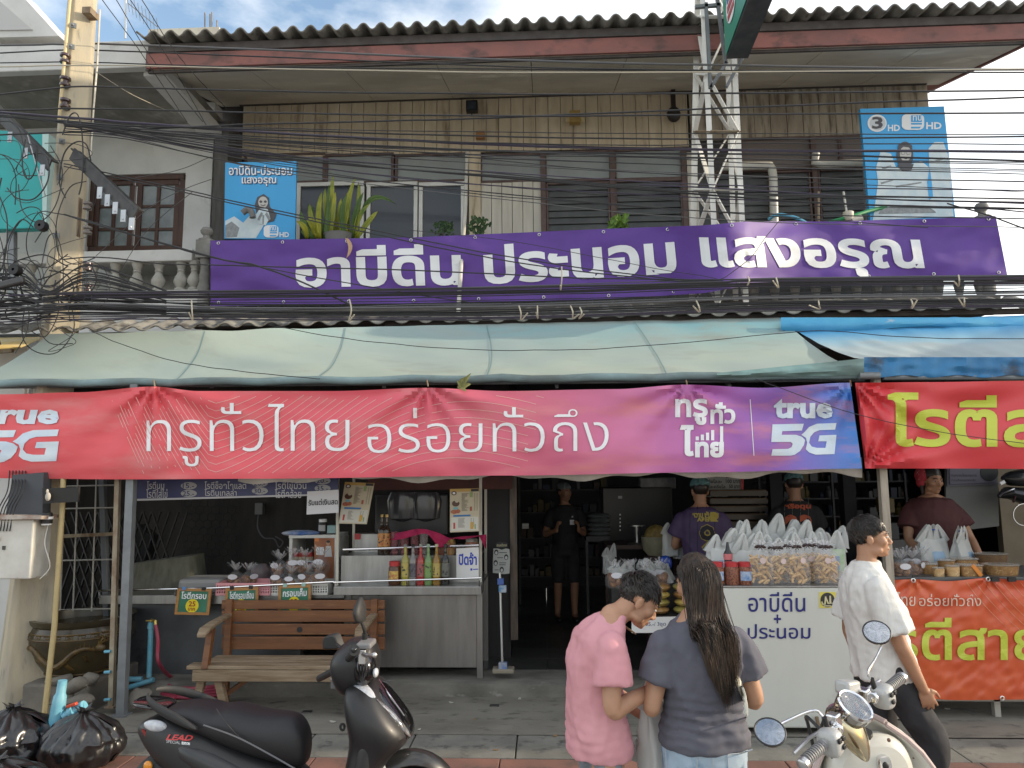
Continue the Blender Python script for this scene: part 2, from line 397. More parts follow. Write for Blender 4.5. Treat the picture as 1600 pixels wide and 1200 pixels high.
# soffit and eaves
SOF=mat('sooty_soffit',(.66,.61,.52),.85,c2=(.47,.43,.36),ns=1.6,st=(.5,1,1),c3=(.76,.72,.63),ns3=2.5,lo3=.6,hi3=.72,bump=.08,bs=30)
YE=7.0
e0,e1=P(236,97,YE),P(1612,66,YE);w0,w1=P(345,192,YW),P(1437,166,YW)
zE=(e0.z+e1.z)/2-.03;zW=P(900,146,YW+0.0).z
XE0,XE1=e0.x,e1.x
mb=MB();nb=9
for i in range(nb):
 xa=XE0+(XE1-XE0)*i/nb;xb=XE0+(XE1-XE0)*(i+1)/nb
 mb.add([(xa+.004,YE,zE),(xb-.004,YE,zE),(xb-.004,YW+.05,zW),(xa+.004,YW+.05,zW)],[(0,1,2,3)])
part('soffit',mb,SOF,house,solid=.012,smooth=False)
mb=MB();mb.add([(XE0-.02,YE+.05,zE+.03),(XE1+.02,YE+.05,zE+.03),(XE1+.02,YW+.1,zW+.03),(XE0-.02,YW+.1,zW+.03)],[(0,1,2,3)]);part('roof_deck',mb,DARKM,house,solid=.02)
REDW=mat('faded_red_timber',(.29,.115,.098),.75,c2=(.19,.09,.08),ns=2.5,st=(.6,1,1),c3=(.09,.06,.055),ns3=6,lo3=.5,hi3=.7,bump=.1,bs=30)
DKW=mat('dark_timber',(.055,.045,.042),.7,c2=(.09,.08,.075),ns=6)
mb=MB();mb.box(XE0-.03,XE1+.03,YE-.035,YE,zE-.005,zE+.16);part('fascia',mb,REDW,house,smooth=False,bev=.005)
mb=MB();mb.box(XE0-.03,XE1+.03,YE+.002,YE+.03,zE-.035,zE-.005);mb.box(XE0-.01,XE1,YE-.05,YE-.02,zE+.165,zE+.25);part('eave_board',mb,DKW,house,smooth=False)
for X,m in ((XE0-.045,DKW),(XE1+.015,DKW)):
 mb=MB();mb.prism([(X,YE-.02,zE-.02),(X,YW+.4,zW+.07),(X,YW+.4,zW+.22),(X,YE-.02,zE+.2)],(.035,0,0));part('barge_board',mb,REDW if X>0 else m,house,smooth=False)
mb=MB();mb.box(XL,XR,YW-.04,YW+.0,zW-.035,zW-.005);part('cornice',mb,DKW,house,smooth=False)
# corrugated roof
CORR=mat('cement_corrugated_sheet',(.20,.19,.165),.9,c2=(.12,.112,.10),ns=5,st=(2,.5,1),c3=(.06,.055,.05),ns3=9,lo3=.55,hi3=.7,bump=.2,bs=60)
def corr(x0,x1,y0,y1,z0,z1,pitch,amp,nx,jag=0):
 def f(u,v):
  x=x0+(x1-x0)*u;k=(x-x0)/pitch;c=math.cos(2*math.pi*k)
  w=amp*(math.copysign(abs(c) ** .8,c));st=math.floor(k/5);jj=jag*nf(st*7.3,3)
  return (x,y0+jj*(1-v)+(y1-y0)*v,z0+(z1-z0)*v+w+jj*.3*(1-v))
 return f
n=int((XE1-XE0)/.182*12)
mb=MB();mb.grid(corr(XE0-.08,XE1+.1,YE-.17,YW+1.5,zE+.285,zE+.85,.182,.034,n,.02),n,4);part('corrugated_roof',mb,CORR,house,solid=.016)
# ground floor shell: back wall, sun-blocking side wall, ceiling, columns
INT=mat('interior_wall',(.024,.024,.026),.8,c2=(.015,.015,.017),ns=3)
XA,XB=P(100,850,7.6).x,9.0
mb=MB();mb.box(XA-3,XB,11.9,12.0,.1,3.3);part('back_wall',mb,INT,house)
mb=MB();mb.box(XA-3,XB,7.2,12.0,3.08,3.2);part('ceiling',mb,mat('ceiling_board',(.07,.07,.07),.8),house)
mb=MB();mb.box(XB-.1,XB,5.6,12,.0,4.6);part('sun_blocking_side_wall',mb,INT,house)  # unseen wall, brought forward and heightened to keep low sun off the stall
mb=MB();mb.bp(757,700,799,950,7.35,11.5);
x0=P(757,850,7.35).x;x1=P(797,850,7.35).x
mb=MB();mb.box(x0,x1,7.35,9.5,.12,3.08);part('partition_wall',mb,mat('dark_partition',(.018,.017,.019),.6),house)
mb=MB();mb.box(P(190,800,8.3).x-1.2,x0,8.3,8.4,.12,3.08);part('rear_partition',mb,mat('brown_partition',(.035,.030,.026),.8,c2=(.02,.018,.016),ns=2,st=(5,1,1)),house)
mb=MB();mb.bp(797,700,808,1000,7.3,7.36);part('door_jamb',mb,mat('worn_brown_metal',(.17,.13,.10),.5,.3,c2=(.07,.06,.055),ns=6,st=(3,3,.5)),house)
for px in (1215,1330):
 xx=P(px,800,8.6).x;mb=MB();mb.box(xx-.07,xx+.07,8.6,8.75,.12,3.08);part('inner_column',mb,INT,house)
# concrete canopy slab and balcony edge behind the awning
SLAB=mat('stained_slab',(.16,.15,.13),.9,c2=(.07,.065,.06),ns=4,st=(.4,1,2),c3=(.30,.28,.25),ns3=9,lo3=.6,hi3=.75,bump=.35,bs=40)
zs=P(800,478,7.35).z
mb=MB();mb.box(P(300,480,7.35).x,P(1560,470,7.35).x,7.3,8.6,zs-.14,zs);mb.box(P(300,480,7.2).x,P(1560,470,7.2).x,7.16,7.3,zs-.20,zs-.07)
part('balcony_slab',mb,SLAB,house,smooth=False,bev=.01)
mb=MB();mb.box(xr_gap,XL+.01,YW+.1,YW+.2,3.2,z_top+.35);part('side_boarding',mb,DKW,house,smooth=False)
# balcony newel posts with ball finials
NEW=mat('grey_cement_post',(.27,.265,.25),.85,c2=(.17,.165,.155),ns=6,bump=.2)
def newel(px,top,bot,Y,s=1.0):
 a,b=P(px,top,Y),P(px,bot,Y);h=a.z-b.z;mb=MB();c=(b.x,Y,b.z)
 mb.lathe(c,[(.065,0),(.065,h*.12),(.05,h*.15),(.075,h*.25),(.05,h*.33),(.06,h*.38),(.045,h*.52),(.06,h*.58),(.055,h*.6)],14)
 mb.box(b.x-.08,b.x+.08,Y-.08,Y+.08,b.z+h*.6,b.z+h*.82)
 mb.lathe(c,[(.085,h*.82),(.085,h*.84),(.04,h*.86),(.035,h*.89),(.062,h*.92),(.068,h*.95),(.05,h*.985),(.001,h)],14)
 return mb
part('newel_post',newel(318,355,482,7.55),NEW,house);part('newel_post',newel(1546,316,460,7.6),NEW,house)
mb=MB();mb.bp(330,368,1560,372,7.6,7.66);part('balcony_rail',mb,NEW,house,smooth=False)
mb=MB()
for i in range(38):
 x=P(345+i*32,420,7.62).x;zb=zs;mb.lathe((x,7.63,zb),[(.04,0),(.03,.08),(.055,.2),(.03,.34),(.03,.45),(.045,.6)],8)
part('balusters',mb,NEW,house)
# ---------------------------------------------------------------- white house on the left
lw=thing('white_house','white rendered house on the left with dark wooden shuttered window above a balustrade','building',(-5,8.3,0))
WW=mat('white_render',(.62,.62,.60),.8,c2=(.52,.52,.50),ns=2,c3=(.33,.32,.29),ns3=3,lo3=.6,hi3=.78,bump=.1,bs=40)
YL=8.3
xr=P(330,300,YL).x
mb=MB()
wx0,wx1=P(137,320,YL).x,P(288,320,YL).x;wz0,wz1=P(210,393,YL).z,P(210,272,YL).z;ztopL=P(160,165,YL).z
mb.box(-9,wx0,YL,YL+.2,3.3,ztopL);mb.box(wx1,xr,YL,YL+.2,3.3,ztopL);mb.box(wx0,wx1,YL,YL+.2,3.3,wz0);mb.box(wx0,wx1,YL,YL+.2,wz1,ztopL)
part('wall',mb,WW,lw,smooth=False)
mb=MB();mb.bp(331,190,352,480,8.2,8.6);part('corner_post',mb,mat('weathered_grey_timber',(.12,.115,.11),.8,c2=(.07,.065,.06),ns=5,st=(4,1,.4)),lw,smooth=False)
BRN=mat('dark_brown_timber',(.085,.035,.02),.5,c2=(.05,.022,.014),ns=4,st=(5,1,.6),c3=(.22,.10,.04),ns3=5,lo3=.65,hi3=.8)
win=frame(lw,137,272,288,393,YL+.03,9,BRN,'window',.09)
for a,b in ((146,208),(212,279)):
 fr=frame(win,a,281,b,392,YL+.05,8,BRN,'casement',.05)
 mb=MB();m_=(a+b)/2
 mb.bp(m_-2.5,289,m_+2.5,384,YL+.055,YL+.085)
 for y in (322,358):mb.bp(a+8,y-2,b-8,y+2,YL+.056,YL+.084)
 part('glazing_bars',mb,BRN,win,smooth=False)
 pane(win,a+8,289,b-8,384,YL+.075,mat('lace_pane',(.26,.28,.28),.25,c2=(.19,.21,.215),ns=9))
# roof slab, gable and soffit of the white house
zs0=P(120,66,7.0).z;zs1=P(120,108,7.0).z;xs1=P(241,90,7.0).x
mb=MB();mb.box(-9,xs1,7.0,7.1,zs1,zs0);part('roof_edge',mb,WW,lw,smooth=False,bev=.01)
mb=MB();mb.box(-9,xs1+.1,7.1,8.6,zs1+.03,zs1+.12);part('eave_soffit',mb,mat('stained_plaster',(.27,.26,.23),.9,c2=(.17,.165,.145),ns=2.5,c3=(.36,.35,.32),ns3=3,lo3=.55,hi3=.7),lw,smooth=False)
mb=MB();mb.pp([(-60,-75),(0,-45),(92,56),(-60,60)],7.05,.6);part('gable',mb,WW,lw,smooth=False)
mb=MB();mb.pp([(-60,-22),(0,2),(50,46),(-60,48)],7.035,.02);part('gable_panel',mb,mat('grey_render',(.46,.46,.45),.8),lw,smooth=False)
mb=MB();mb.prism([P(225,105,7.1),P(262,105,7.1),P(352,205,8.28),P(318,205,8.28)],(0,0,-.10));part('roof_brace',mb,WW,lw,smooth=False)
BAL=mat('cement_baluster',(.42,.41,.37),.85,c2=(.3,.29,.26),ns=6,bump=.15)
mb=MB();mb.bp(138,393,296,410,7.75,8.3);part('balcony_ledge',mb,WW,lw,smooth=False,bev=.01)
mb=MB();mb.bp(-80,393,300,411,7.6,7.76);part('balcony_rail',mb,WW,lw,smooth=False,bev=.01)
za,zb=P(200,411,7.68).z,P(200,456,7.68).z;h=za-zb
for px in (146,180,214,248,283,304,112,80,48,14):
 x=P(px,430,7.68).x;mb=MB();mb.lathe((x,7.68,zb),[(.062,0),(.062,h*.06),(.04,h*.1),(.075,h*.28),(.07,h*.4),(.035,h*.62),(.045,h*.68),(.035,h*.72),(.058,h*.9),(.062,h*.94),(.062,h)],14);part('baluster',mb,BAL,lw)
mb=MB();mb.bp(-80,456,322,520,7.6,7.8);part('balcony_base',mb,WW,lw,smooth=False)
mb=MB();mb.box(-9,P(42,850,7.2).x,7.0,7.2,0,3.2);part('ground_wall',mb,WW,lw,smooth=False)
# teal house further left
TEAL=mat('teal_paint',(.03,.40,.40),.6,c2=(.03,.33,.33),ns=2)
tb=thing('teal_sign_panel','plain turquoise hoarding behind the utility pole on the far left','hoarding',tuple(P(20,470,7.2)))
mb=MB();mb.pp([(-120,195),(70,208),(66,356),(-120,362)],7.2,.12);part('panel',mb,TEAL,tb,smooth=False,bev=.01)
mb=MB();mb.pp([(66,208),(76,209),(72,356),(66,356)],7.19,.14);part('edge_strip',mb,mat('pale_teal',(.45,.62,.60),.6),tb,smooth=False)
for px in (20,-60):mb=MB();mb.bar(P(px,356,7.3),P(px,470,7.3),.06);part('support',mb,GREYM,tb)
# concrete parapet and rods of a building behind
bb=thing('roof_parapet','sunlit cream concrete block with bare steel rods showing above the left end of the roof','building',(-6,12,0))
mb=MB();mb.box(P(232,50,12).x,P(342,50,12).x,12,14,3,P(280,44,12).z);part('concrete_block',mb,mat('cream_render',(.62,.58,.48),.85,c2=(.5,.46,.38),ns=2),bb,smooth=False)
for px,t in ((320,20),(328,22),(331,19),(339,32)):
 mb=MB();mb.tube([P(px,60,12.3),P(px,t,12.3)],.012,6);part('steel_rod',mb,RUST,bb)
tr=thing('tiled_roof','pale stained roof ridge behind the left end of the eaves','roof',(-5,10,0))
mb=MB();mb.grid(corr(P(150,60,10).x,P(260,60,10).x,9.6,11.5,P(200,68,9.6).z,P(200,45,10).z,.24,.03,60),60,3);part('tiles',mb,mat('pale_tile',(.5,.44,.36),.8,c2=(.36,.26,.19),ns=6),tr,solid=.02)
mb=MB();mb.box(P(150,60,10).x,P(245,60,10).x,9.8,11.5,3,P(200,66,9.8).z);part('wall',mb,WW,tr,smooth=False)
an=thing('tv_antenna','thin metal television antenna above the roof beside the utility pole','antenna',tuple(P(194,60,11)))
mb=MB();mb.tube([P(196,60,11),P(197,-40,11)],.014,6);part('mast',mb,PVCW,an)
mb=MB();a,b=P(200,5,11),P(246,42,11);mb.tube([a,b],.008,5)
for i in range(9):
 q=a.lerp(b,i/8);mb.tube([q+Vector((-.12,.25,.015)),q+Vector((.12,-.25,-.015))],.004,4)
part('dipole_array',mb,GREYM,an)
# ---------------------------------------------------------------- utility pole
YP=6.05
POLE=mat('pole_concrete',(.50,.43,.30),.85,c2=(.34,.31,.25),ns=3,st=(2,2,.4),c3=(.20,.18,.14),ns3=6,lo3=.6,hi3=.75,bump=.25,bs=60)
pole=thing('utility_pole','thick square concrete utility pole carrying all the cables on the left','utility pole',tuple(G(36,1125,0)))
def sect(py,x0,x1,Y=YP,ch=.035):
 a,b=P(x0,py,Y+.14),P(x1,py,Y+.14);w=b.x-a.x;c=(a+b)/2;h=w/2/1.30
 pts=[(-h,-h+ch),(-h+ch,-h),(h-ch,-h),(h,-h+ch),(h,h-ch),(h-ch,h),(-h+ch,h),(-h,h-ch)]
 M=Matrix.Rotation(R(-46),2)
 return [(c.x+(M @ Vector(p)).x,Y+.14+(M @ Vector(p)).y,c.z) for p in pts]
mb=MB();mb.loft([sect(1128,-14,74),sect(900,18,90),sect(500,66,124),sect(0,106,152),sect(-150,118,160)]);part('pole_shaft',mb,POLE,pole,smooth=False,bev=.008)
INS=mat('brown_porcelain',(.06,.03,.03),.25,coat=.5)
for y in (92,128,162):
 a=P(102,y,YP-.03);mb=MB();mb.lathe(a-Vector((0,0,.045)),[(.02,0),(.045,.005),(.045,.025),(.025,.035),(.025,.055),(.045,.065),(.045,.085),(.02,.09)],12);part('insulator',mb,INS,pole)
mb=MB();mb.bar(P(106,88,YP+.02),P(101,182,YP+.02),.012,.05)
for y in (92,128,162):mb.bar(P(100,y+8,YP-.04),P(112,y+14,YP+.06),.03,.008)
part('insulator_bracket',mb,GREYM,pole)
mb=MB();mb.tube([P(111,-20,YP-.03),P(101,90,YP-.05),P(92,190,YP-.04)],.014,8);part('conduit_pipe',mb,mat('cream_conduit',(.55,.44,.24),.5),pole)
mb=MB();mb.tube([P(156,15,YP+.3),P(152,100,YP+.26),P(146,170,YP+.24),P(141,245,YP+.22)],.009,6);part('conduit_pipe',mb,PVCW,pole)
for px,py in ((115,40),(112,73),(97,221),(94,277),(88,368)):
 mb=MB();q=P(px,py,YP-.03);mb.boxc(q,(.045,.015,.045),Matrix.Rotation(R(24),3,'Z'));mb.ell(q-Vector((0,.014,0)),.013,8);part('bolt_plate',mb,GREYM,pole)
mb=MB();q=P(143,57,YP+.05);mb.box(q.x-.06,q.x+.02,YP-.02,YP+.1,q.z+.19,q.z+.25);part('pole_clamp',mb,RUST,pole)
# steel cross arms with hanging plates
BLKS=mat('black_angle_steel',(.03,.03,.032),.55,.4,c2=(.06,.058,.055),ns=10)
PLATE=mat('galvanised_plate',(.52,.54,.56),.45,.5,c2=(.42,.44,.46),ns=6)
for a,b,Ya,Yb in (((-40,140),(78,258),6.7,5.9),((113,240),(212,335),5.9,5.5)):
 mb=MB();p,q=P(*a,Ya),P(*b,Yb);mb.bar(p,q,.012,.11);mb.bar(p+Vector((0,.04,.05)),q+Vector((0,.04,.05)),.09,.012);part('cross_arm',mb,BLKS,pole,smooth=False)
 for k in range(5):
  t=(.15+.2*k) if a[0]<0 else (.5+.12*k);m=p.lerp(q,t)-Vector((0,.03,.10));mb=MB();mb.bar(m+Vector((0,0,.05)),m-Vector((0,0,.05)),.042,.008,up=(0,1,0));mb.ell(m-Vector((0,.006,.028)),.007,6);part('hanging_plate',mb,PLATE,pole)
mb=MB();mb.bar(P(44,212,6.0),P(70,305,6.05),.03,.008);part('arm_brace',mb,PLATE,pole)
for y0,y1 in ((310,365),(405,455)):
 mb=MB();mb.bar(P(126,y0,YP),P(122,y1+5,YP),.045,.01);part('rusty_bracket',mb,RUST,pole)
 for y in (y0+12,y1-5):
  q=P(137,y,YP-.03);mb=MB();mb.lathe(q-Vector((0,0,.035)),[(.015,0),(.036,.005),(.036,.022),(.02,.03),(.02,.042),(.036,.05),(.036,.068),(.015,.07)],12);part('insulator',mb,mat('grey_porcelain',(.17,.15,.14),.3) if y<400 else INS,pole)
# electric meter box on the lower pole
mbx=thing('meter_box','white rusty electric meter box strapped to the lower utility pole','meter box',tuple(P(30,905,5.75)))
mb=MB();mb.box(P(-25,850,5.7).x,P(50,850,5.7).x,5.7,5.92,P(30,905,5.7).z,P(30,812,5.7).z);part('box',mb,mat('stained_white_metal',(.62,.61,.56),.5,c2=(.5,.48,.43),ns=5,c3=(.25,.11,.04),ns3=5,lo3=.63,hi3=.72),mbx,smooth=False,bev=.01)
mb=MB();a=P(-27,812,5.66);b=P(64,805,5.66);mb.prism([(a.x,5.66,a.z),(b.x,5.66,a.z),(b.x,5.66,a.z+.025),(a.x,5.66,a.z+.04)],(0,.28,0));part('lid',mb,mat('rusty_lid',(.5,.47,.42),.6,c2=(.2,.09,.05),ns=6),mbx,smooth=False)
mb=MB();mb.boxc(P(6,856,5.695),(.02,.012,.03));part('latch',mb,DARKM,mbx)
mb=MB();mb.pp([(20,742),(68,738),(66,806),(8,808)],5.8,.1);part('cable_board',mb,mat('slate_board',(.06,.065,.075),.6),mbx,smooth=False)
for k in range(6):
 x=10+k*5;mb=MB();mb.tube(smoothpts([P(x+6,720,5.92),P(x+2,765,5.75),P(x-12,795,5.72),P(x-20,830,5.69)]),.0045,6);part('service_wire',mb,BLACK,mbx)
cc=thing('camera_module','small black and white cylindrical device wired to the lower utility pole','device',tuple(P(73,820,5.8)))
mb=MB();q=P(73,818,5.78);mb.lathe(q,[(.04,0),(.043,.05),(.036,.085),(.02,.09)],14);part('body',mb,BLACK,cc)
mb=MB();mb.lathe(q-Vector((0,0,.012)),[(.036,0),(.041,.012)],14);mb.lathe(q+Vector((0,0,.035)),[(.0445,0),(.0445,.02)],14);part('white_ring',mb,LETW,cc)
mb=MB();mb.tube(smoothpts([P(75,822,5.78),P(70,850,5.76),P(78,885,5.76),P(62,905,5.75)]),.004,5);part('wire',mb,PVCW,cc)
# yellow conduit and timber pole leaning by the utility pole
mb=MB();mb.tube([P(101,690,5.93),P(97,800,5.86),P(85,980,5.76),P(67,1140,5.65)],.021,10)
solo('plastic_conduit',mb,mat('old_cream_pvc',(.46,.36,.17),.5,c2=(.36,.28,.13),ns=5),'long cream yellow plastic pipe standing beside the utility pole foot','pipe')
# ---------------------------------------------------------------- lattice steel tower carrying the green box sign
tw=thing('sign_tower','white painted lattice steel tower rising past the eaves and carrying the green sign','steel tower',tuple(P(1130,476,7.0)))
TWM=mat('chalky_white_steel',(.80,.79,.75),.55,c2=(.68,.67,.62),ns=4,c3=(.22,.13,.07),ns3=5,lo3=.66,hi3=.76)
legs=[((1095,-60,6.70),(1122,478,7.08)),((1140,-60,6.70),(1166,478,7.08)),((1090,-60,7.0),(1080,478,7.4)),((1132,-60,7.0),(1150,478,7.4))]
LG=[(P(*a),P(*b)) for a,b in legs]
for a,b in LG:
 mb=MB();mb.bar(a,b,.052,.012);mb.bar(a+Vector((.024,.024,0)),b+Vector((.024,.024,0)),.012,.052);part('leg',mb,TWM,tw,smooth=False)
for i,j in ((0,1),(2,3),(0,2),(1,3)):
 for k in range(6):
  t0,t1=k/6,(k+1)/6;a=LG[i][0].lerp(LG[i][1],t0);b=LG[j][0].lerp(LG[j][1],t1)
  if k%2:a=LG[j][0].lerp(LG[j][1],t0);b=LG[i][0].lerp(LG[i][1],t1)
  o=Vector((0,-.015,0));mb=MB();mb.bar(a+o,b+o,.05,.01);part('brace',mb,TWM,tw,smooth=False)
  c=LG[i][0].lerp(LG[i][1],t1)+o*2;d=LG[j][0].lerp(LG[j][1],t1)+o*2;mb=MB();mb.bar(c,d,.045,.012);part('strut',mb,TWM if k != 2 else RUST,tw,smooth=False)
for a,b in (((1103,5),(1110,138)),((1120,-5),(1134,100)),((1110,138),(1135,98)),((1160,90),(1135,136)),((1086,11),(1126,8))):
 mb=MB();mb.bar(P(*a,6.6),P(*b,6.6),.035,.03);part('sign_bracket',mb,GREYM,tw,smooth=False)
# green projecting box sign
sg=thing('projecting_sign','green and white shop box sign with dark edge hanging from the lattice tower','sign',tuple(P(1140,92,6.0)))
a,b=P(1138,93,6.55),P(1126,-75,6.55);c,d=P(1226,-60,5.4),P(1215,-5,5.4)
GRN=mat('sign_green',(.02,.24,.16),.4)
A0=Vector((P(1135,92,6.5).x,6.5,P(1135,92,6.5).z));A1=A0+Vector((-.06,-1.55,.0));up=Vector((0,0,1.6))
mb=MB();mb.prism([A0,A1,A1+up,A0+up],(.2,0,0));part('box',mb,mat('dark_sign_edge',(.035,.04,.045),.5,c2=(.07,.07,.07),ns=9),sg,smooth=False)
mb=MB();o=Vector((-.004,0,0));mb.prism([A0+o+Vector((0,-.01,.02)),A1+o+Vector((0,.02,.02)),A1+up+o,A0+up+o],(-.006,0,0));part('green_face',mb,GRN,sg,smooth=False)
def sgm(u0,v0,u1,v1):     # u along the face from the wall outwards, v up in metres
 return lambda u,v:A0+Vector((-.012,0,0))+(A1-A0)*(u0+(u1-u0)*u)+Vector((0,0,v0+(v1-v0)*v))
mb=MB();pts=[(.62,.02),(.98,.02),(.98,1.5),(.45,1.5),(.42,1.0),(.46,.55),(.56,.2)]
mb.prism([A0+Vector((-.011,0,v))+(A1-A0)*u for u,v in pts],(-.003,0,0));part('cream_panel',mb,mat('sign_cream',(.66,.64,.58),.5),sg,smooth=False)
lettering('อาบี',sgm(.05,.62,.46,1.15),LETW,sg,off=.02,nrm=(-1,0,0),lift=.004)
lettering('OU',sgm(.66,.55,.95,.85),mat('sign_grey',(.45,.42,.36),.5),sg,nrm=(-1,0,0),lift=.006)
mb=MB()
mb.prism([A0+Vector((-.014,0,.17+.36*(.5+.5*math.sin(t)*1.0)))+(A1-A0)*(.22+.12*math.cos(t)) for t in [2*math.pi*i/24 for i in range(24)]],(-.004,0,0));part('emblem_base',mb,LETW,sg,smooth=False)
for v0,v1,m in ((.40,.48,mat('emblem_blue',(.03,.08,.35),.4)),(.31,.37,mat('emblem_red',(.4,.04,.04),.4)),(.23,.28,mat('emblem_red',(.4,.04,.04),.4))):
 mb=MB();mb.prism([A0+Vector((-.019,0,v))+(A1-A0)*u for u,v in ((.14,v0),(.30,v0),(.30,v1),(.14,v1))],(-.004,0,0));part('emblem_stripe',mb,m,sg,smooth=False)
# ---------------------------------------------------------------- small fittings on the upper wall
def solobox(name,x0,y0,x1,y1,Y0,Y1,m,label,cat,bev=.004,group=None):
 mb=MB();mb.bp(x0,y0,x1,y1,Y0,Y1);return solo(name,mb,m,label,cat,group,smooth=False,bev=bev)
jb=thing('floodlight','small square black floodlight under the soffit on the tan planks','lamp',tuple(P(737,172,8.5)))
mb=MB();mb.bp(728,156,746,173,8.44,8.52);part('housing',mb,BLACK,jb,smooth=False,bev=.006)
mb=MB();mb.bp(730.5,158.5,743.5,170.5,8.432,8.445);part('lens',mb,mat('dark_lens',(.03,.04,.06),.15),jb,smooth=False)
mb=MB();mb.bar(P(737,173,8.48),P(737,180,8.56),.02);part('bracket',mb,DARKM,jb)
YEL=mat('old_yellow_plastic',(.42,.29,.09),.5,c2=(.34,.22,.07),ns=8)
cj=thing('cable_joint_box','yellow cable joint box with side glands on the tan planks','junction box',tuple(P(898,192,8.5)))
mb=MB();mb.bp(890,172,907,190,8.42,8.52);part('box',mb,YEL,cj,smooth=False,bev=.006)
mb=MB();mb.tube([P(884,187,8.48),P(913,187,8.48)],.035,10);part('gland',mb,mat('pale_yellow_plastic',(.6,.5,.28),.5),cj)
solobox('junction_box',743.5,204,757,215,8.5,8.57,mat('orange_box',(.34,.17,.06),.6),'small orange brown junction box on the timber post between the windows','junction box')
mb=MB();a=P(1051,138,8.5);b=P(1053,186,8.5);mb.bar(a,b-Vector((0,0,-.1)),.06,.05);mb.ell(b+Vector((0,0,.06)),(.085,.06,.10),12)
solo('hanging_bell',mb,mat('black_brown_iron',(.022,.017,.016),.5),'dark rounded iron fitting hanging from the soffit beside the tower','fitting')
mb=MB();mb.tube([P(730,236,8.3),P(727,330,8.0),P(720,420,7.32),P(716,492,7.12)],.022,10)
solo('plastic_pipe',mb,PVCW,'slim white plastic drain pipe crossing the left half of the purple banner','pipe')
mb=MB();mb.tube([P(1130,260,8.45),P(1196,259,8.45),P(1203,259,8.45),P(1206,264,8.45),P(1208,275,8.45),P(1211,400,8.45)],.05,12)
solo('drain_pipe',mb,PVCW,'thick white plastic drain pipe bending down beside the tower','pipe')
mb=MB();mb.tube([P(1275,240,8.45),P(1273,255,8.45),P(1283,257,8.45),P(1360,254,8.45)],.045,12)
solo('drain_pipe',mb,PVCW,'white plastic pipe with elbow running behind the right blue sign','pipe')
mb=MB();mb.tube(smoothpts([P(1201,343,7.55),P(1212,336,7.5),P(1226,336,7.5),P(1245,341,7.5),P(1262,350,7.55)]),.018,8)
solo('hose',mb,mat('blue_hose',(.10,.33,.50),.4),'short sky blue hose loop above the purple banner by the tower','hose')
mb=MB();mb.tube(smoothpts([P(1296,347,7.55),P(1330,338,7.5),P(1368,327,7.6),P(1420,318,7.7)]),.02,8)
solo('hose',mb,mat('green_hose',(.03,.27,.10),.4),'green garden hose above the purple banner near the right blue sign','hose')
mb=MB();mb.lathe(P(1326,345,7.5),[(.03,0),(.05,.03),(.055,.09),(.04,.1)],12);mb.tube([P(1330,346,7.5),P(1346,341,7.5)],.04,10)
solo('lamp_bowl',mb,mat('cream_plastic',(.58,.54,.46),.5),'cream plastic bowl lamp above the purple banner beside the green hose','lamp')
for px,t in ((1279,300),(1318,300)):
 mb=MB();mb.tube([P(px,t,7.7),P(px+8*(px>1300),352,7.6)],.012,6);solo('thin_rod',mb,RUST if px<1300 else PVCW,'thin %s rod in front of the right louvre windows'%('rusty' if px<1300 else 'cream plastic'),'rod')
# ---------------------------------------------------------------- blue signs on the balcony
BLUE=mat('sign_sky_blue',(.045,.37,.74),.45,c2=(.05,.34,.68),ns=2)
PALE=mat('print_pale_blue',(.62,.70,.72),.5,c2=(.48,.60,.66),ns=9)
DKP=mat('print_charcoal',(.07,.07,.08),.5);MIDP=mat('print_mid_grey',(.30,.32,.33),.5,c2=(.2,.22,.23),ns=30);SKP=mat('print_face',(.50,.49,.46),.5)
def channel_logo(par,x0,y0,x1,y1,Y):      # round cornered screen emblem with letters over a block
 w,h=x1-x0,y1-y0;r=.28
 def rr(ins):
  o=[]
  for cx,cy,a in ((1-r,r,-90),(1-r,1-r,0),(r,1-r,90),(r,r,180)):
   for k in range(5):
    t=R(a+22.5*k);o.append((x0+w*(cx+(r-ins)*math.cos(t)),y0+h*(cy+(r-ins)*math.sin(t))))
  return o
 mb=MB();mb.pp(rr(0),Y-.008,.004);part('emblem',mb,LETW,par,smooth=False)
 mb=MB();mb.pp([(x0+w*.42,y0+h*.08),(x0+w*.9,y0+h*.08),(x0+w*.9,y0+h*.5),(x0+w*.42,y0+h*.5)],Y-.011,.002)
 mb.pp([(x0+w*.42,y0+h*.56),(x0+w*.9,y0+h*.56),(x0+w*.9,y0+h*.66),(x0+w*.42,y0+h*.66)],Y-.011,.002)
 mb.pp([(x0+w*.42,y0+h*.8),(x0+w*.86,y0+h*.8),(x0+w*.8,y0+h*.9),(x0+w*.42,y0+h*.9)],Y-.011,.002);part('emblem_field',mb,BLUE,par,smooth=False)
 lettering('ทบ',rectmap(x0+w*.47,y0+h*.14,x0+w*.86,y0+h*.46,Y),LETW,par,off=.015,lift=.013)
s1=thing('shop_sign','small sky blue shop sign picturing a woman in a head scarf, left above the banner','sign',tuple(P(407,373,7.55)))
Y1=7.62
mb=MB();mb.pp([(352,254),(463,252),(461,374),(350,373)],Y1,.03);part('board',mb,BLUE,s1,smooth=False)
OUTL=mat('letter_outline',(.02,.08,.2),.5)
for t,y0,y1,x0,x1 in (('อาบีดีน-ประนอม',258,274,358,457),('แสงอรุณ',277,291,378,432)):
 lettering(t,rectmap(x0+1,y0+1,x1+1,y1+1,Y1),OUTL,s1,off=.05,lift=.003);lettering(t,rectmap(x0,y0,x1,y1,Y1),LETW,s1,off=.015,lift=.006)
def flat(par,pts,Y,m,name,z=.004):mb=MB();mb.pp(pts,Y-z,.002);return part(name,mb,m,par,smooth=False)
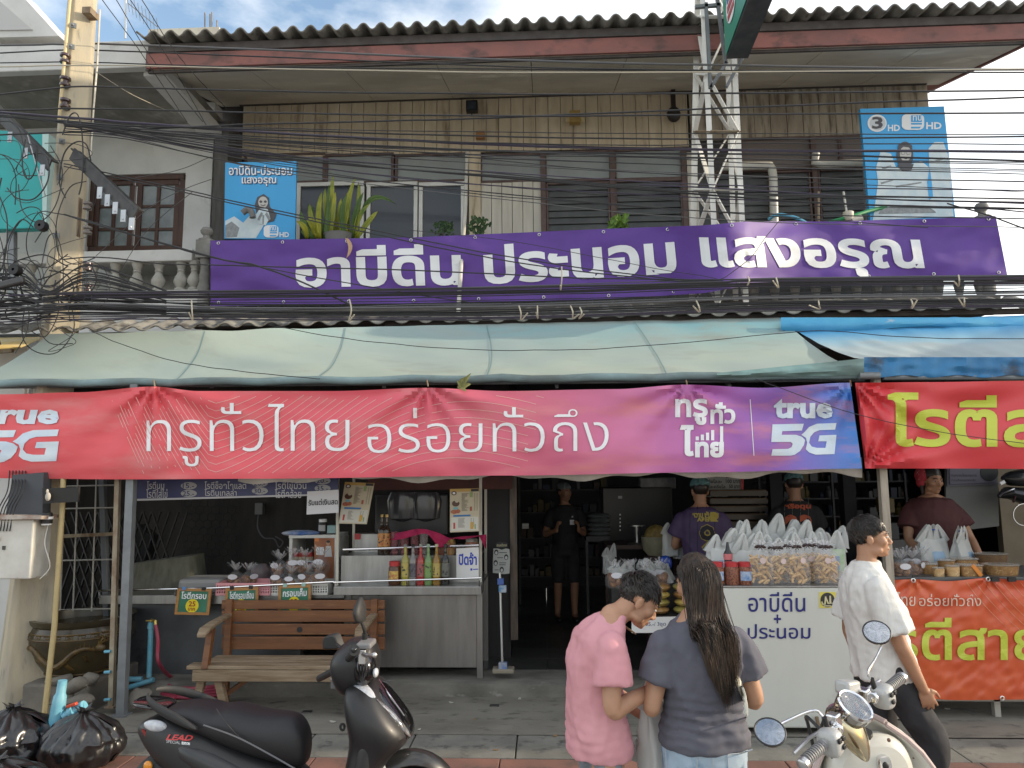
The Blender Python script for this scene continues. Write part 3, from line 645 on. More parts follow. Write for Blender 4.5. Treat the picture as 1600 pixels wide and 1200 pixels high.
def blob(cx,cy,rx,ry,n=18,a0=0,a1=360):return [(cx+rx*math.cos(R(a0+(a1-a0)*i/n)),cy+ry*math.sin(R(a0+(a1-a0)*i/n))) for i in range(n)]
flat(s1,[(352,345),(366,338),(380,348),(396,330),(404,340),(412,352),(400,372),(352,372)],Y1,PALE,'printed_food',.004)
flat(s1,[(352,352),(362,346),(374,356),(370,370),(352,371)],Y1,MIDP,'printed_food',.006)
flat(s1,[(398,320),(402,308),(412,303),(420,309),(421,322),(432,335),(428,345),(410,350),(402,340)],Y1,DKP,'printed_scarf',.007)
flat(s1,blob(411,316,7.5,9),Y1,SKP,'printed_face',.009)
flat(s1,[(406,326),(418,326),(422,340),(415,352),(404,350),(398,338)],Y1,PALE,'printed_shirt',.009)
for x in (407.5,414.5):flat(s1,blob(x,315,2.4,2,10),Y1,DKP,'printed_glasses',.0105)
mb=MB();mb.tube([P(x,y,Y1-.013) for x,y in ((407.5,319.5),(409.5,321),(412.5,321),(414.5,319.3))],.003,5);part('printed_smile',mb,DKP,s1)
for pts in ([(408,331),(402,343),(405,345),(411,334)],[(417,331),(423,342),(420,345),(414,335)],[(410,336),(413,336),(412,350),(410,350)]):flat(s1,pts,Y1,MIDP,'printed_fold',.0105)
channel_logo(s1,412,352,435,371,Y1);lettering('HD',rectmap(437,363,452,371,Y1),LETW,s1,off=.03,lift=.006)
mb=MB();mb.tube(smoothpts([P(379,333,7.5),P(386,328,7.5),P(393,331,7.5),P(395,340,7.5)]),.035,8);solo('hose_coil',mb,mat('grey_hose',(.16,.16,.16),.6),'grey bent duct in front of the small blue sign','duct')
s2=thing('shop_sign','large tilted sky blue shop sign with two white hands at the right balcony end','sign',tuple(P(1420,345,7.55)))
Y2=7.62
mb=MB();mb.pp([(1344,170),(1475,166),(1493,342),(1360,346)],Y2,.05);part('board',mb,BLUE,s2,smooth=False)
flat(s2,blob(1370.5,192.5,15,13.5,28),Y2,LETW,'emblem_disc',.004);flat(s2,blob(1371.5,192.5,12.2,11,28),Y2,mat('print_silver',(.55,.58,.6),.4),'emblem_disc',.007)
lettering('3',rectmap(1362,183,1379,202,Y2),DKP,s2,off=.03,lift=.009)
lettering('HD',rectmap(1387,195,1406,205,Y2),LETW,s2,off=.03);lettering('HD',rectmap(1447,191,1471,202,Y2),LETW,s2,off=.03)
channel_logo(s2,1409,178,1444,203,Y2)
flat(s2,[(1369,262),(1376,236),(1392,240),(1400,262),(1440,252),(1452,262),(1451,232),(1460,222),(1474,222),(1484,250),(1490,338),(1364,344),(1372,285)],Y2,PALE,'printed_hands',.004)
flat(s2,blob(1414,243,13,22,22),Y2,DKP,'printed_hair',.008);flat(s2,blob(1415,240,9,12,18),Y2,SKP,'printed_face',.010)
for x in (1411,1419.5):flat(s2,blob(x,239,3.4,2.8,12),Y2,MIDP,'printed_glasses',.0125);flat(s2,blob(x,239,2.5,2.0,12),Y2,SKP,'printed_glasses',.0145)
flat(s2,[(1412,246),(1419,246),(1417,248.5),(1414,248.5)],Y2,DKP,'printed_smile',.0125);flat(s2,[(1403,236),(1404,226),(1414,222),(1425,227),(1426,236),(1420,230),(1412,229)],Y2,DKP,'printed_fringe',.0125)
for pts in ([(1378,262),(1392,258),(1393,260),(1380,265)],[(1376,285),(1396,280),(1396,282),(1377,288)],[(1462,250),(1474,247),(1474,249),(1462,253)],[(1400,290),(1440,284),(1440,286),(1400,293)]):flat(s2,pts,Y2,MIDP,'printed_crease',.0065)
flat(s2,[(1402,258),(1428,256),(1424,266),(1410,267)],Y2,DKP,'printed_collar',.0115)
flat(s2,[(1449,285),(1453,262),(1456,285),(1458,308),(1452,312)],Y2,BLUE,'printed_gap',.008)
flat(s2,blob(1418,334,45,14,24,180,360),Y2,MIDP,'printed_plate',.008);
mb=MB();mb.bar(P(1352,260,7.7),P(1356,400,7.7),.04);part('support_post',mb,GREYM,s2,smooth=False)
mb=MB();mb.bar(P(1476,260,7.7),P(1480,400,7.7),.04);part('support_post',mb,GREYM,s2,smooth=False)
# ---------------------------------------------------------------- purple banner
PUR=mat('purple_vinyl',(.115,.045,.30),.6,c2=(.10,.038,.26),ns=2,spec=.5)
pb=thing('purple_banner','long purple banner with thick white Thai letters tied along the balcony rail','banner',tuple(P(940,480,7.4)))
PT=[(329,376),(640,371),(960,357),(1100,352),(1167,346),(1300,346),(1440,342),(1556,338)]
PBm=[(329,478),(640,475),(960,467),(1100,458),(1167,446),(1300,438),(1440,433),(1574,430)]
def lerpn(T,s):
 x=T[0][0]+(T[-1][0]-T[0][0])*s
 for (a,b),(c,d) in zip(T,T[1:]):
  if x <= c or (c,d) == T[-1]:k=(x-a)/(c-a);return x,b+(d-b)*k
def PB(s,t,dy=0):      # s along, t up
 xa,ya=lerpn(PBm,s);xb,yb=lerpn(PT,s);x=xa+(xb-xa)*t;y=ya+(yb-ya)*t
 bul=-.54*math.exp(-((x-1128)/78) ** 2)*(1 if True else 0)-.12*math.exp(-((x-1230)/150) ** 2)
 fold=.016*math.sin((x*.028-y*.075)+2*nf(x*.006,y*.02))*(1-.3*t)+.022*nf(x*.011+y*.03,y*.012-x*.002)+.010*nf(x*.04,y*.06,2)
 if x>1170:fold += .02*math.sin((x-1170)*.02+y*.09)*math.exp(-(x-1170)/160)
 return P(x,y,7.40+bul+fold+dy)
mb=MB();mb.grid(lambda u,v:PB(u,v),260,22);part('vinyl_sheet',mb,PUR,pb)
def purmap(x0,y0,x1,y1):
 W_=PBm[-1][0]-PBm[0][0]
 def f(u,v):
  x=x0+(x1-x0)*u;s=(x-332)/(1562-332);xa,ya=lerpn(PBm,s);xb,yb=lerpn(PT,s)
  yl=y0[0]+(y0[1]-y0[0])*u;yh=y1[0]+(y1[1]-y1[0])*u;y=yl+(yh-yl)*v
  return PB(s,(ya-y)/(ya-yb),-.009)
 return f
for t,x0,x1,lo,hi,of in (('อาบีดีน',464,722,(450,446),(386,380),.045),('ประนอม',757,1056,(445,428),(384,362),.045),('แสงอรุณ',1095,1437,(437,438),(368,372),.045)):
 lettering(t,purmap(x0,lo,x1,hi),LETW,pb,off=of-.014,step=.07,lift=.0)
EY=mat('eyelet_metal',(.7,.7,.68),.3,.8)
for i in range(13):
 for t in (.96,.05):
  q=PB(.01+.98*i/12,t,-.006);mb=MB();mb.tube([q+Vector((.014*math.cos(k*.7854),0,.014*math.sin(k*.7854))) for k in range(8)],.004,5,True);part('eyelet',mb,EY,pb)
# ---------------------------------------------------------------- plants
def blade(mb,base,tip,w,bend,n=7):
 base,tip=Vector(base),Vector(tip);d=tip-base;side=d.cross(Vector((0,1,0))).normalized() if abs(d.normalized().y)<.95 else Vector((1,0,0));o=len(mb.v)
 for i in range(n+1):
  t=i/n;c=base+d*t+Vector(bend)*(4*t*(1-t)) ;ww=w*(math.sin(math.pi*min(1,.15+.85*t)) ** .6 if t<1 else .02)
  mb.v += [c-side*ww+Vector((0,-.3*ww,0)),c+Vector((0,.2*ww,0)),c+side*ww+Vector((0,-.3*ww,0))]
 for i in range(n):
  for j in (0,1):mb.f.append((o+i*3+j,o+i*3+j+1,o+i*3+j+4,o+i*3+j+3));mb.mi.append(mb.cur)
YG=mat('yellow_green_leaf',(.46,.44,.04),.45,c2=(.12,.20,.03),ns=3,thin=.3);GL=mat('mid_green_leaf',(.07,.14,.03),.5,c2=(.11,.19,.04),ns=6,thin=.3);DGL=mat('dark_green_leaf',(.025,.06,.02),.5,c2=(.05,.10,.03),ns=8,thin=.25);LGL=mat('fresh_green_leaf',(.16,.28,.05),.5,c2=(.09,.18,.03),ns=8,thin=.3)
br=thing('potted_bromeliad','large spiky plant with yellow green strap leaves left of the sliding windows','plant',tuple(P(530,378,7.5)))
mb=MB();mb2=MB()
for k,(bx,by,tx,ty) in enumerate([(500,375,503,300),(505,375,498,312),(520,375,508,294),(515,375,524,300),(540,375,542,304),(548,375,560,284),(535,374,531,330),(560,350,619,319),(555,372,578,318),(480,374,463,345),(490,374,470,330),(498,374,484,318),(530,374,545,325),(512,374,500,335),(522,374,520,272),(545,374,556,276),(508,375,514,288),(526,375,533,310),(538,374,549,294),(550,374,568,300),(556,374,590,330),(494,375,478,342),(502,375,490,322),(518,374,516,300),(543,375,538,326),(486,375,472,360)]):
 b=P(bx,by,7.52+random.uniform(-.06,.06));t=P(tx,ty,7.5+random.uniform(-.15,.05));blade(mb if k%3 != 1 else mb2,b,t,.030,(.05*random.uniform(-1,1),-.03,.02 if k != 7 else .16))
part('yellow_leaves',mb,YG,br,solid=.003);part('green_leaves',mb2,GL,br,solid=.003)
mb=MB();mb.lathe(P(530,392,7.56),[(.13,0),(.17,.16),(.18,.17)],14);part('pot',mb,mat('grey_pot',(.2,.2,.2),.7),br)
mb=MB();blade(mb,P(541,372,7.36),P(541,404,7.3),.022,(.05,-.02,0));part('dead_leaf',mb,mat('dry_leaf',(.5,.32,.2),.7),br,solid=.002)
def shrub(name,label,px,py,w,h,m,n=60,Y=7.55,ls=.05,cat='plant'):
 t=thing(name,label,cat,tuple(P(px,py+8,Y)));mb=MB();st=MB()
 for k in range(5):st.tube([P(px+random.uniform(-4,4),py+8,Y),P(px+random.uniform(-w,w)*.8,py-h*random.uniform(.3,.9),Y)],.006,5)
 for k in range(n):
  c=P(px+random.gauss(0,w*.45),py-h*random.random() ** .8,Y+random.uniform(-.12,.12));a=random.uniform(0,6.28);d=Vector((math.cos(a),random.uniform(-.6,.3),.5+.5*math.sin(a))).normalized()*ls*random.uniform(.7,1.3)
  blade(mb,c,c+d,ls*.28,(0,0,.01),3)
 part('stems',st,DKW,t);part('leaves',mb,m,t);return t
shrub('balcony_shrub','dark leafy shrub on the balcony just left of the white drain pipe',693,370,18,20,DGL,60)
shrub('balcony_shrub','dark leafy shrub on the balcony right of the white drain pipe',748,370,16,26,DGL,70)
shrub('balcony_shrub','fresh light green shrub below the middle louvre windows',967,362,18,20,LGL,60,ls=.07)
sp=thing('awning_seedling','small pale weed sprouting from the awning edge above the pink banner','plant',tuple(P(724,606,5.85)))
mb=MB()
for a,b in (((716,607),(723,590)),((722,605),(736,583)),((724,604),(727,588)),((722,606),(714,595)),((725,606),(736,600)),((718,606),(729,612))):blade(mb,P(*a,5.85),P(*b,5.82),.014,(0,0,.01),4)
part('leaves',mb,mat('pale_weed',(.30,.31,.12),.6,thin=.3),sp)
# ---------------------------------------------------------------- overhead cables
CAB=mat('black_cable',(.032,.032,.034),.5,spec=.4);CABG=mat('grey_cable',(.10,.10,.105),.5);CABW=mat('cream_cable',(.45,.41,.32),.6);CABP=mat('dusty_purple_cable',(.055,.045,.075),.5)
def cable(pts,Y,wpx,m,label,name='overhead_cable',cat='cable',group='overhead cables along the street',n=7):
 pts=[(p if len(p) == 3 else (p[0],p[1],Y)) for p in pts]
 sm=smoothpts([P(*p) for p in pts],n);r=wpx*.5*Y/FPX
 jit=[Vector((0,0,.006*nf(i*.35,wpx*9+pts[0][1]))) for i in range(len(sm))]
 mb=MB();mb.tube([a+b for a,b in zip(sm,jit)],r,6);o=solo(name,mb,m,label,cat,group);return o
GE='overhead cables along the street'
def E_(pts,ends=1):   # extend past the frame on the right (and left)
 (a,b),(c,d)=pts[-2],pts[-1];k=(d-b)/(c-a);pts=pts+[(c+350,d+k*350)]
 if ends == 2:(a,b),(c,d)=pts[0],pts[1];k=(d-b)/(c-a);pts=[(a-350,b-k*350)]+pts
 return pts
UP=[  # the widely spaced wires across the eaves, top to bottom
([(0,71),(100,69),(165,69),(400,77),(800,94),(1200,103),(1600,109)],3.4,CABG,'thick grey wire across the red eave board, topmost of the street wires'),
([(0,83),(100,78),(165,79),(400,88),(800,104),(1200,112),(1600,113)],2.4,CAB,'thin black wire dropping from the pole across the soffit just under the thick grey wire'),
([(0,98),(100,97),(165,98),(400,105),(800,108),(1200,110),(1600,110)],2.0,CAB,'thin black wire running against the cream wire under the eaves'),
([(0,104),(165,102),(400,107),(800,113),(1200,112),(1600,108)],2.2,CABW,'cream coloured wire stretched under the eaves'),
([(0,148),(110,136),(250,138),(400,142),(800,147),(1200,145),(1600,142)],2.8,CAB,'black cable lying along the lower edge of the soffit'),
([(0,172),(110,170),(250,172),(400,176),(800,181),(1200,179),(1600,176)],2.8,CAB,'black cable across the middle of the tan planks, level all the way'),
([(330,197),(400,194),(600,189),(800,183),(1200,166),(1600,152)],2.8,CAB,'black cable rising to the right across the tan planks'),
([(100,183),(190,190),(400,206),(600,217),(800,227),(1000,232),(1200,235),(1600,237)],4.2,CABP,'thickest bundled cable sagging along the bottom of the tan planks'),
([(100,188),(190,196),(400,200),(800,207),(1200,209),(1600,210)],1.6,CAB,'very thin wire above the thickest cable on the planks'),
([(100,190),(190,197),(400,202),(800,214),(1200,217),(1600,213)],2.6,CAB,'black cable directly above the thickest bundled cable'),
([(100,191),(190,199),(400,213),(700,222),(1000,227),(1200,224),(1600,226)],1.8,CAB,'thin black wire touching the thickest cable from above'),
([(100,192),(190,202),(400,219),(700,233),(1000,240),(1200,241),(1600,251)],3.0,CAB,'black cable just under the thickest cable, across the window tops'),
([(100,193),(190,205),(400,224),(700,240),(1000,246),(1200,249),(1600,257)],1.6,CAB,'hair thin wire crossing the grey transoms'),
]
for i,(p,w,m,lb) in enumerate(UP):cable(E_(p,2),(6.42 if i<3 else 5.82)+.03*(i%4),w,m,lb)
MID=[  # descending fan from the pole to the right
([(100,193),(200,206),(400,236),(600,262),(800,276),(1100,300),(1600,311)],2.2),([(100,194),(200,208),(400,240),(700,264),(1000,292),(1200,306),(1600,316)],1.8),
([(100,194),(200,210),(400,244),(700,270),(1000,296),(1300,318),(1600,326)],3.0),([(100,196),(200,214),(400,246),(600,275),(800,292),(1200,314),(1500,324),(1600,331)],2.0),
([(100,190),(300,215),(600,240),(900,252),(1200,262),(1600,272)],1.6),([(100,191),(300,219),(600,246),(900,262),(1200,276),(1600,284)],1.4),
([(100,195),(200,212),(400,252),(600,284),(800,308),(1100,330)],1.4),([(100,190),(300,212),(600,232),(900,240),(1200,256),(1600,265)],1.5),([(640,236),(900,262),(1200,282),(1600,300)],1.3),([(1000,288),(1200,298),(1400,312),(1600,318)],2.4)]
for k in range(9):
 y0=186+k*3.0;d=34+15*k+21*math.sin(k*2.1);MID.append(([(100,y0),(200,y0+8),(420,y0+12+d*.30),(800,y0+20+d*.55),(1150,y0+22+d*.74),(1600,y0+26+d*.78)],1.0+.45*(k%3)))
for i,(p,w) in enumerate(MID):cable(E_(p),5.78+.03*(i%6),w,[CAB,CAB,CAB,CABP,CAB,CABG][i%6],'thin dark cable sagging from the pole across the upper windows among many alike')
DIAG=[
([(100,256),(165,270),(290,297),(400,322),(600,363),(800,402),(1000,430),(1130,437),(1600,432)],2.0,'thin twin cable slanting from the pole over the purple banner, upper of the pair'),
([(100,260),(165,274),(290,301),(400,326),(600,369),(800,409),(1000,434),(1130,440),(1600,436)],2.0,'thin twin cable slanting from the pole over the purple banner, lower of the pair'),
([(100,335),(165,355),(290,390),(350,406),(400,415),(470,440),(560,483)],3.0,'black cable drooping from the pole across the left end of the purple banner'),
([(70,330),(140,345),(250,380),(330,402),(420,420),(600,452),(760,476)],1.8,'thin wire drooping from the pole under the left banner letters'),
([(100,405),(160,402),(250,412),(340,414),(430,417),(640,422),(900,434),(1130,438)],2.2,'straight black cable across the middle of the left banner letters'),
([(1100,440),(1130,434),(1170,405),(1200,366),(1222,340)],1.3,'thin wire rising steeply across the banner right of the tower'),
([(640,360),(800,377),(1000,415),(1120,435)],1.0,'hair thin wire slanting across the second banner word'),
([(1480,318),(1540,335),(1600,357),(1800,430)],2.2,'black cable falling away past the right newel post'),
([(140,516),(175,532),(230,552),(290,568),(360,578),(430,586),(500,592)],1.4,'thin black wire lying over the left part of the canvas awning'),
([(420,508),(520,526),(640,540),(780,547),(900,546),(1000,541),(1200,523),(1290,517),(1420,527),(1600,530),(1800,528)],1.3,'thin black wire sagging over the middle of the canvas awning'),
([(1180,592),(1225,608),(1330,645),(1470,675),(1600,693),(1800,715)],1.2,'thin black wire slanting across the two banners on the right'),
([(70,500),(100,520),(118,536),(75,549),(115,523),(108,510)],1.1,'short loose wire loop lying on the left end of the awning')]
for i,(p,w,lb) in enumerate(DIAG):cable(p,5.8 if i not in (8,9,10,11) else 5.72,w,CAB,lb)
for i,(a,b,c) in enumerate((((160,0),(215,75),(292,190)),((182,0),(240,95),(317,190)),((204,0),(262,90),(322,195)),((222,0),(285,95),(372,188)))):
 cable([(a[0]-40,a[1]-60,5.4),(*a,5.6),(*b,6.4),(*c,7.9)],6,1.4,CAB,'thin drop wire slanting from the pole top to the left eave, %s from left'%ORD[i],'drop_wire')
for i,(a,b,c) in enumerate((((150,112),(210,150),(275,178)),((330,245),(270,268),(212,277)),((330,280),(240,320),(150,400)),((300,300),(230,360),(190,420)))):
 cable([(*a,5.9),(*b,6.4),(*c,7.4)],6,1.2,CABG if i else CABW,['pale service wire slanting over the white house soffit','grey service wire near the top of the brown window','grey service wire slanting across the brown window','grey service wire slanting past the window ledge'][i],'service_wire')
LOW=[  # heavy bundles low over the banner foot and awning top
([(0,470),(60,462),(130,457),(400,455),(800,449),(1100,442),(1200,437),(1600,432)],5.0),([(0,476),(130,461),(400,459),(800,454),(1200,442),(1600,437)],3.0),([(0,480),(130,466),(400,464),(800,458),(1200,446),(1600,443)],5.0),
([(0,470),(130,469),(400,476),(800,472),(1200,459),(1600,455)],3.2),([(0,482),(130,475),(400,481),(800,479),(1200,466),(1600,462)],4.2),([(0,487),(130,480),(400,487),(800,484),(1200,472),(1600,467)],3.4),([(0,491),(130,488),(400,492),(800,490),(1200,478),(1600,471)],4.0),([(0,500),(130,495),(400,496),(800,495),(1200,482),(1600,476)],2.6),([(0,466),(130,472),(260,484),(400,500),(600,500),(800,499),(1200,486),(1600,480)],2.4),([(0,508),(130,500),(330,490),(600,478),(800,475)],2.6),([(0,452),(130,463),(330,478),(520,492)],2.8),([(0,457),(130,470),(330,473),(800,468),(1600,450)],1.8),
([(0,462),(130,459),(400,457),(800,451),(1200,439),(1600,434)],3.4),([(0,478),(130,463),(400,462),(800,456),(1200,444),(1600,440)],3.4),([(0,486),(130,478),(400,484),(800,476),(1200,463),(1600,458)],3.6),([(0,492),(130,484),(400,489),(800,487),(1200,475),(1600,469)],3.6),([(0,497),(130,492),(400,494),(800,492),(1200,480),(1600,474)],3.2),([(0,503),(130,498),(400,499),(800,497),(1200,484),(1600,478)],3.0),([(0,474),(130,468),(260,470),(600,466),(900,459),(1200,450),(1600,446)],2.2),([(0,440),(130,450),(300,456),(800,447),(1200,435),(1600,430)],2.2)]
for i,(p,w) in enumerate(LOW):
 cable(E_(p,2) if p[-1][0] >= 1600 else [(-300,p[0][1])]+p,5.74+.03*(i%4),w*.78,[CAB,CAB,CABP,CAB,CABG][i%5],'heavy black cable in the low bundles running just above the awning')
# cable ties hanging from the bundles
for i,(px,y0,y1) in enumerate(((812,478,500),(838,478,498),(893,478,497),(907,480,498),(1090,470,488),(1278,470,483),(1424,468,482),(1505,466,479),(1497,430,447),(876,417,453),(547,468,502),(1169,432,446),(298,470,500),(1213,434,450))):
 mb=MB();q=[P(px+random.uniform(-2,2),y0,5.70),P(px+2,(y0+y1)/2,5.66),P(px+random.uniform(-3,3),y1,5.70),P(px+random.uniform(-14,14),y1-random.uniform(5,14),5.66)]
 mb.tube(smoothpts(q,4),.006,5);solo('cable_tie',mb,CABW,'loose white tie wrapped round the low cable bundles','cable tie','white ties on the cable bundles')
# tangle of thin wires round the pole
random.seed(21);mb=MB()
for k in range(46):
 x,y=random.uniform(-30,130),random.uniform(235,500);pts=[];a=random.uniform(0,6.28);rx=random.uniform(12,60);ry=random.uniform(15,70)
 for i in range(6):pts.append(P(x+rx*math.cos(a+i*.8)*(1-i*.08)+i*2,y+ry*math.sin(a+i*.8)+random.uniform(-6,6),5.75+.05*(k%5)))
 mb.tube(smoothpts(pts,5),random.choice((.003,.003,.0045,.006)),5)
for k in range(26):
 y=random.uniform(410,505);mb.tube(smoothpts([P(-60,y+random.uniform(-20,20),5.8),P(30,y+random.uniform(-8,8),5.75),P(75,470+(y-455)*.5,5.72),P(140,y+random.uniform(-6,6),5.8),P(260,470+(y-450)*.4,5.8)],6),random.choice((.004,.006,.008)),5)
o=solo('wire_tangle',mb,CAB,'dense tangle of black telephone wires knotted round the utility pole','wires');o['kind']='stuff'
for px,py,lb in ((65,353,'round black cable coil reel hung beside the pole at the teal panel'),(24,422,'round black splice canister in the wire tangle')):
 mb=MB();M_=Matrix.Rotation(R(90),3,'X');mb.lathe(P(px,py,5.7),[(.012,-.03),(.045,-.03),(.045,.03),(.012,.03),(.012,-.03)],14,M=M_);solo('cable_reel',mb,BLACK,lb,'cable fitting')
mb=MB();mb.bar(P(-20,452,5.7),P(38,437,5.7),.055,.06);solo('splice_closure',mb,mat('dark_plastic',(.05,.05,.052),.5),'long dark splice box slung in the cables left of the pole','cable fitting',bev=.015)
# ---------------------------------------------------------------- corrugated lip and canvas awnings
random.seed(5)
YA=5.95
lp=thing('corrugated_lean_to','ragged corrugated cement sheets peeping out above the canvas awning','roof',tuple(P(800,505,7.0)))
a,b=P(-80,520,6.95),P(1700,476,6.95);nx=int((b.x-a.x)/.235*12)
f0=corr(a.x,b.x,6.93,7.3,0,.16,.235,.022,nx,.05)
def lipf(u,v):
 x,y,z=f0(u,v);k_=6.03/6.95+(1-6.03/6.95)*min(1,max(0,u-.09)*4);return (x*k_,y*k_,CP.z+(z+a.z-CP.z)*k_+(b.z-a.z)*u+.02*nf(u*9,4)) if k_<1 else (x,y,z+a.z+(b.z-a.z)*u+.02*nf(u*9,4))
mb=MB();mb.grid(lipf,nx,3);part('corrugated_sheet',mb,mat('pale_corrugated_sheet',(.30,.29,.26),.9,c2=(.17,.165,.15),ns=4,st=(1,.3,1),c3=(.08,.075,.07),ns3=8,lo3=.52,hi3=.66,bump=.25),lp,solid=.014)
mb=MB();mb.bar(P(600,508,7.06),P(1700,484,7.06),.05,.05);part('under_eave_dark_strip',mb,DKW,lp,smooth=False)  # dark strip standing in for the shade under the corrugated edge
def fade(top,mid,bot):
 return [(0,bot),(.5,mid),(.8,mid),(.97,top),(1,(.10,.09,.07))]
CANV=mat('faded_canvas',(.4,.4,.36),.75,ramp=[(0,(.40,.46,.40)),(.45,(.39,.46,.41)),(.75,(.30,.45,.44)),(.93,(.21,.42,.47)),(.985,(.20,.24,.23)),(1,(.12,.11,.09))],ax=1,c2=(.31,.33,.29),ns=3.2,st=(.5,1.6,1),lo=.53,hi=.78,c3=(.34,.42,.41),ns3=1.1,lo3=.45,hi3=.7,bump=.2,bs=9)
def awn(TL,TR,BL,BR,sag,seed,Yt=6.96,Yb=YA):
 def f(u,v):
  tl=(TL[0]+(TR[0]-TL[0])*u,TL[1]+(TR[1]-TL[1])*u);bl=(BL[0]+(BR[0]-BL[0])*u,BL[1]+(BR[1]-BL[1])*u)
  p=P(*bl,Yb)*(1-v)+P(*tl,Yt if Yt<6.95 else 6.0+(Yt-6.0)*(lambda q:q*q*(3-2*q))(min(1,max(0,u)*1.6)))*v
  p.z -= sag*4*v*(1-v)+.012*nf(u*18,v*5,seed)+.008*math.sin(u*60+v*9)*(1-v);return p
 return f
aw=thing('canvas_awning','long faded grey green canvas awning with blue upper edge over the main stall front','awning',tuple(P(650,600,YA)))
fA=awn((78,522),(1218,496),(-60,598),(1348,584),.05,1)
mb=MB();mb.grid(fA,160,16);part('canvas',mb,CANV,aw)
SEAM=mat('canvas_seam',(.20,.30,.31),.7)
for u0,u1,c in ((.213,.236,.0),(.405,.395,0),(.598,.583,0),(.80,.783,0)):
 mb=MB();w=.0016
 def sf(s,t):p=Vector(fA(u1+(u0-u1)*t+.006*math.sin(3.1*t)+(s-.5)*w,.01+.97*t));p.z += .006;return p
 mb.grid(sf,1,14);part('seam',mb,SEAM,aw)
mb=MB();mb.tube([Vector(fA(i/30,0))+Vector((0,-.01,-.012+.006*nf(i*.5,2))) for i in range(31)],.033,10);part('front_roll',mb,mat('blue_grey_canvas',(.22,.32,.34),.7,c2=(.11,.14,.14),ns=3,st=(.5,1,1)),aw)
mb=MB();mb.grid(lambda u,v:P(372+975*u,752-11*u-26*v+4*math.sin(u*26)*(1-v)+(2.5*math.sin(u*71))*(1-v),6.02+.012*nf(u*40,v)),90,3);part('lining_strip',mb,mat('white_canvas',(.62,.61,.57),.7,c2=(.46,.45,.41),ns=4),aw,solid=.003)
for px in (240,667,1072,1328):
 mb=MB();mb.tube([P(px,594,5.9),P(px+2,604,5.88)],.007,6);part('tie_cord',mb,RUST,aw)
mb=MB();mb.bar(P(-60,604,6.06),P(1350,592,6.06),.04);part('front_beam',mb,GREYM,aw,smooth=False)
for px in (60,330,600,870,1140):
 p=P(px,604,6.08);mb=MB();mb.bar(p,(p.x,6.95,p.z+.5),.03);part('rafter',mb,GREYM,aw,smooth=False)
# teal valance bundle at the right end
mb=MB();mb.grid(lambda u,v:P(1120+230*u,590-3*u-(8+22*u)*v*.9,5.90-.04*math.sin(v*3)+.02*nf(u*9,v*4)),30,6);part('folded_edge',mb,mat('teal_grey_canvas',(.22,.36,.35),.7,c2=(.12,.18,.17),ns=4,st=(.6,1,2)),aw)
aw2=thing('blue_awning','weathered blue and white tarpaulin awning over the right hand stall','awning',tuple(P(1500,590,YA)))
TARP=mat('faded_blue_tarp',(.12,.34,.56),.6,ramp=[(0,(.44,.51,.52)),(.45,(.40,.49,.52)),(.62,(.26,.46,.58)),(.8,(.07,.30,.55)),(1,(.05,.24,.46))],ax=1,c3=(.38,.44,.45),ns3=2.2,st=(.5,1.5,1),lo3=.58,hi3=.75,bump=.1,bs=12)
fB=awn((1232,506),(1720,488),(1352,560),(1760,560),.06,3,6.9,YA-.01)
mb=MB();mb.grid(fB,60,16);part('canvas',mb,TARP,aw2)
BT=mat('blue_tarp',(.035,.21,.44),.55,c2=(.03,.14,.30),ns=3,c3=(.04,.05,.07),ns3=4,lo3=.58,hi3=.72,bump=.15,bs=14)
mb=MB();mb.grid(lambda u,v:P(1350+400*u,588-30*v+2*math.sin(u*30)*(1-v),5.90+.025*nf(u*14,v*3)+.01*math.sin(u*90)),60,8);part('valance',mb,BT,aw2)
mb=MB();mb.grid(lambda u,v:P(1220+520*u,504-4*u+(12+4*math.sin(u*11))*(1-v)-8*v*(1-u*.5),6.75+.08*v-.05*math.sin(v*3.1)+.01*nf(u*20,v*3)),60,6);part('rolled_flap',mb,mat('bright_blue_tarp',(.04,.28,.55),.55,c2=(.07,.34,.55),ns=3,c3=(.35,.46,.52),ns3=4,lo3=.62,hi3=.7),aw2)
mb=MB();mb.tube([P(1342,587,5.9),P(1374,587,5.9)],.03,10);mb.tube([P(1380,590,5.93),P(1760,590,5.93)],.022,8);part('front_pipe',mb,GREYM,aw2)
yb=thing('yellow_awning','small strip of faded yellow awning behind the pole at the far left','awning',tuple(P(20,545,7)))
mb=MB();mb.add([P(-80,530,7.0),P(70,527,7.0),P(20,548,6.3),P(-80,556,6.3)],[(0,1,2,3)]);part('canvas',mb,mat('yellow_canvas',(.55,.40,.12),.7,c2=(.5,.42,.25),ns=3),yb,solid=.01)
mb=MB();mb.bar(P(-80,556,6.3),P(20,548,6.3),.03);part('edge_bar',mb,RUST,yb)
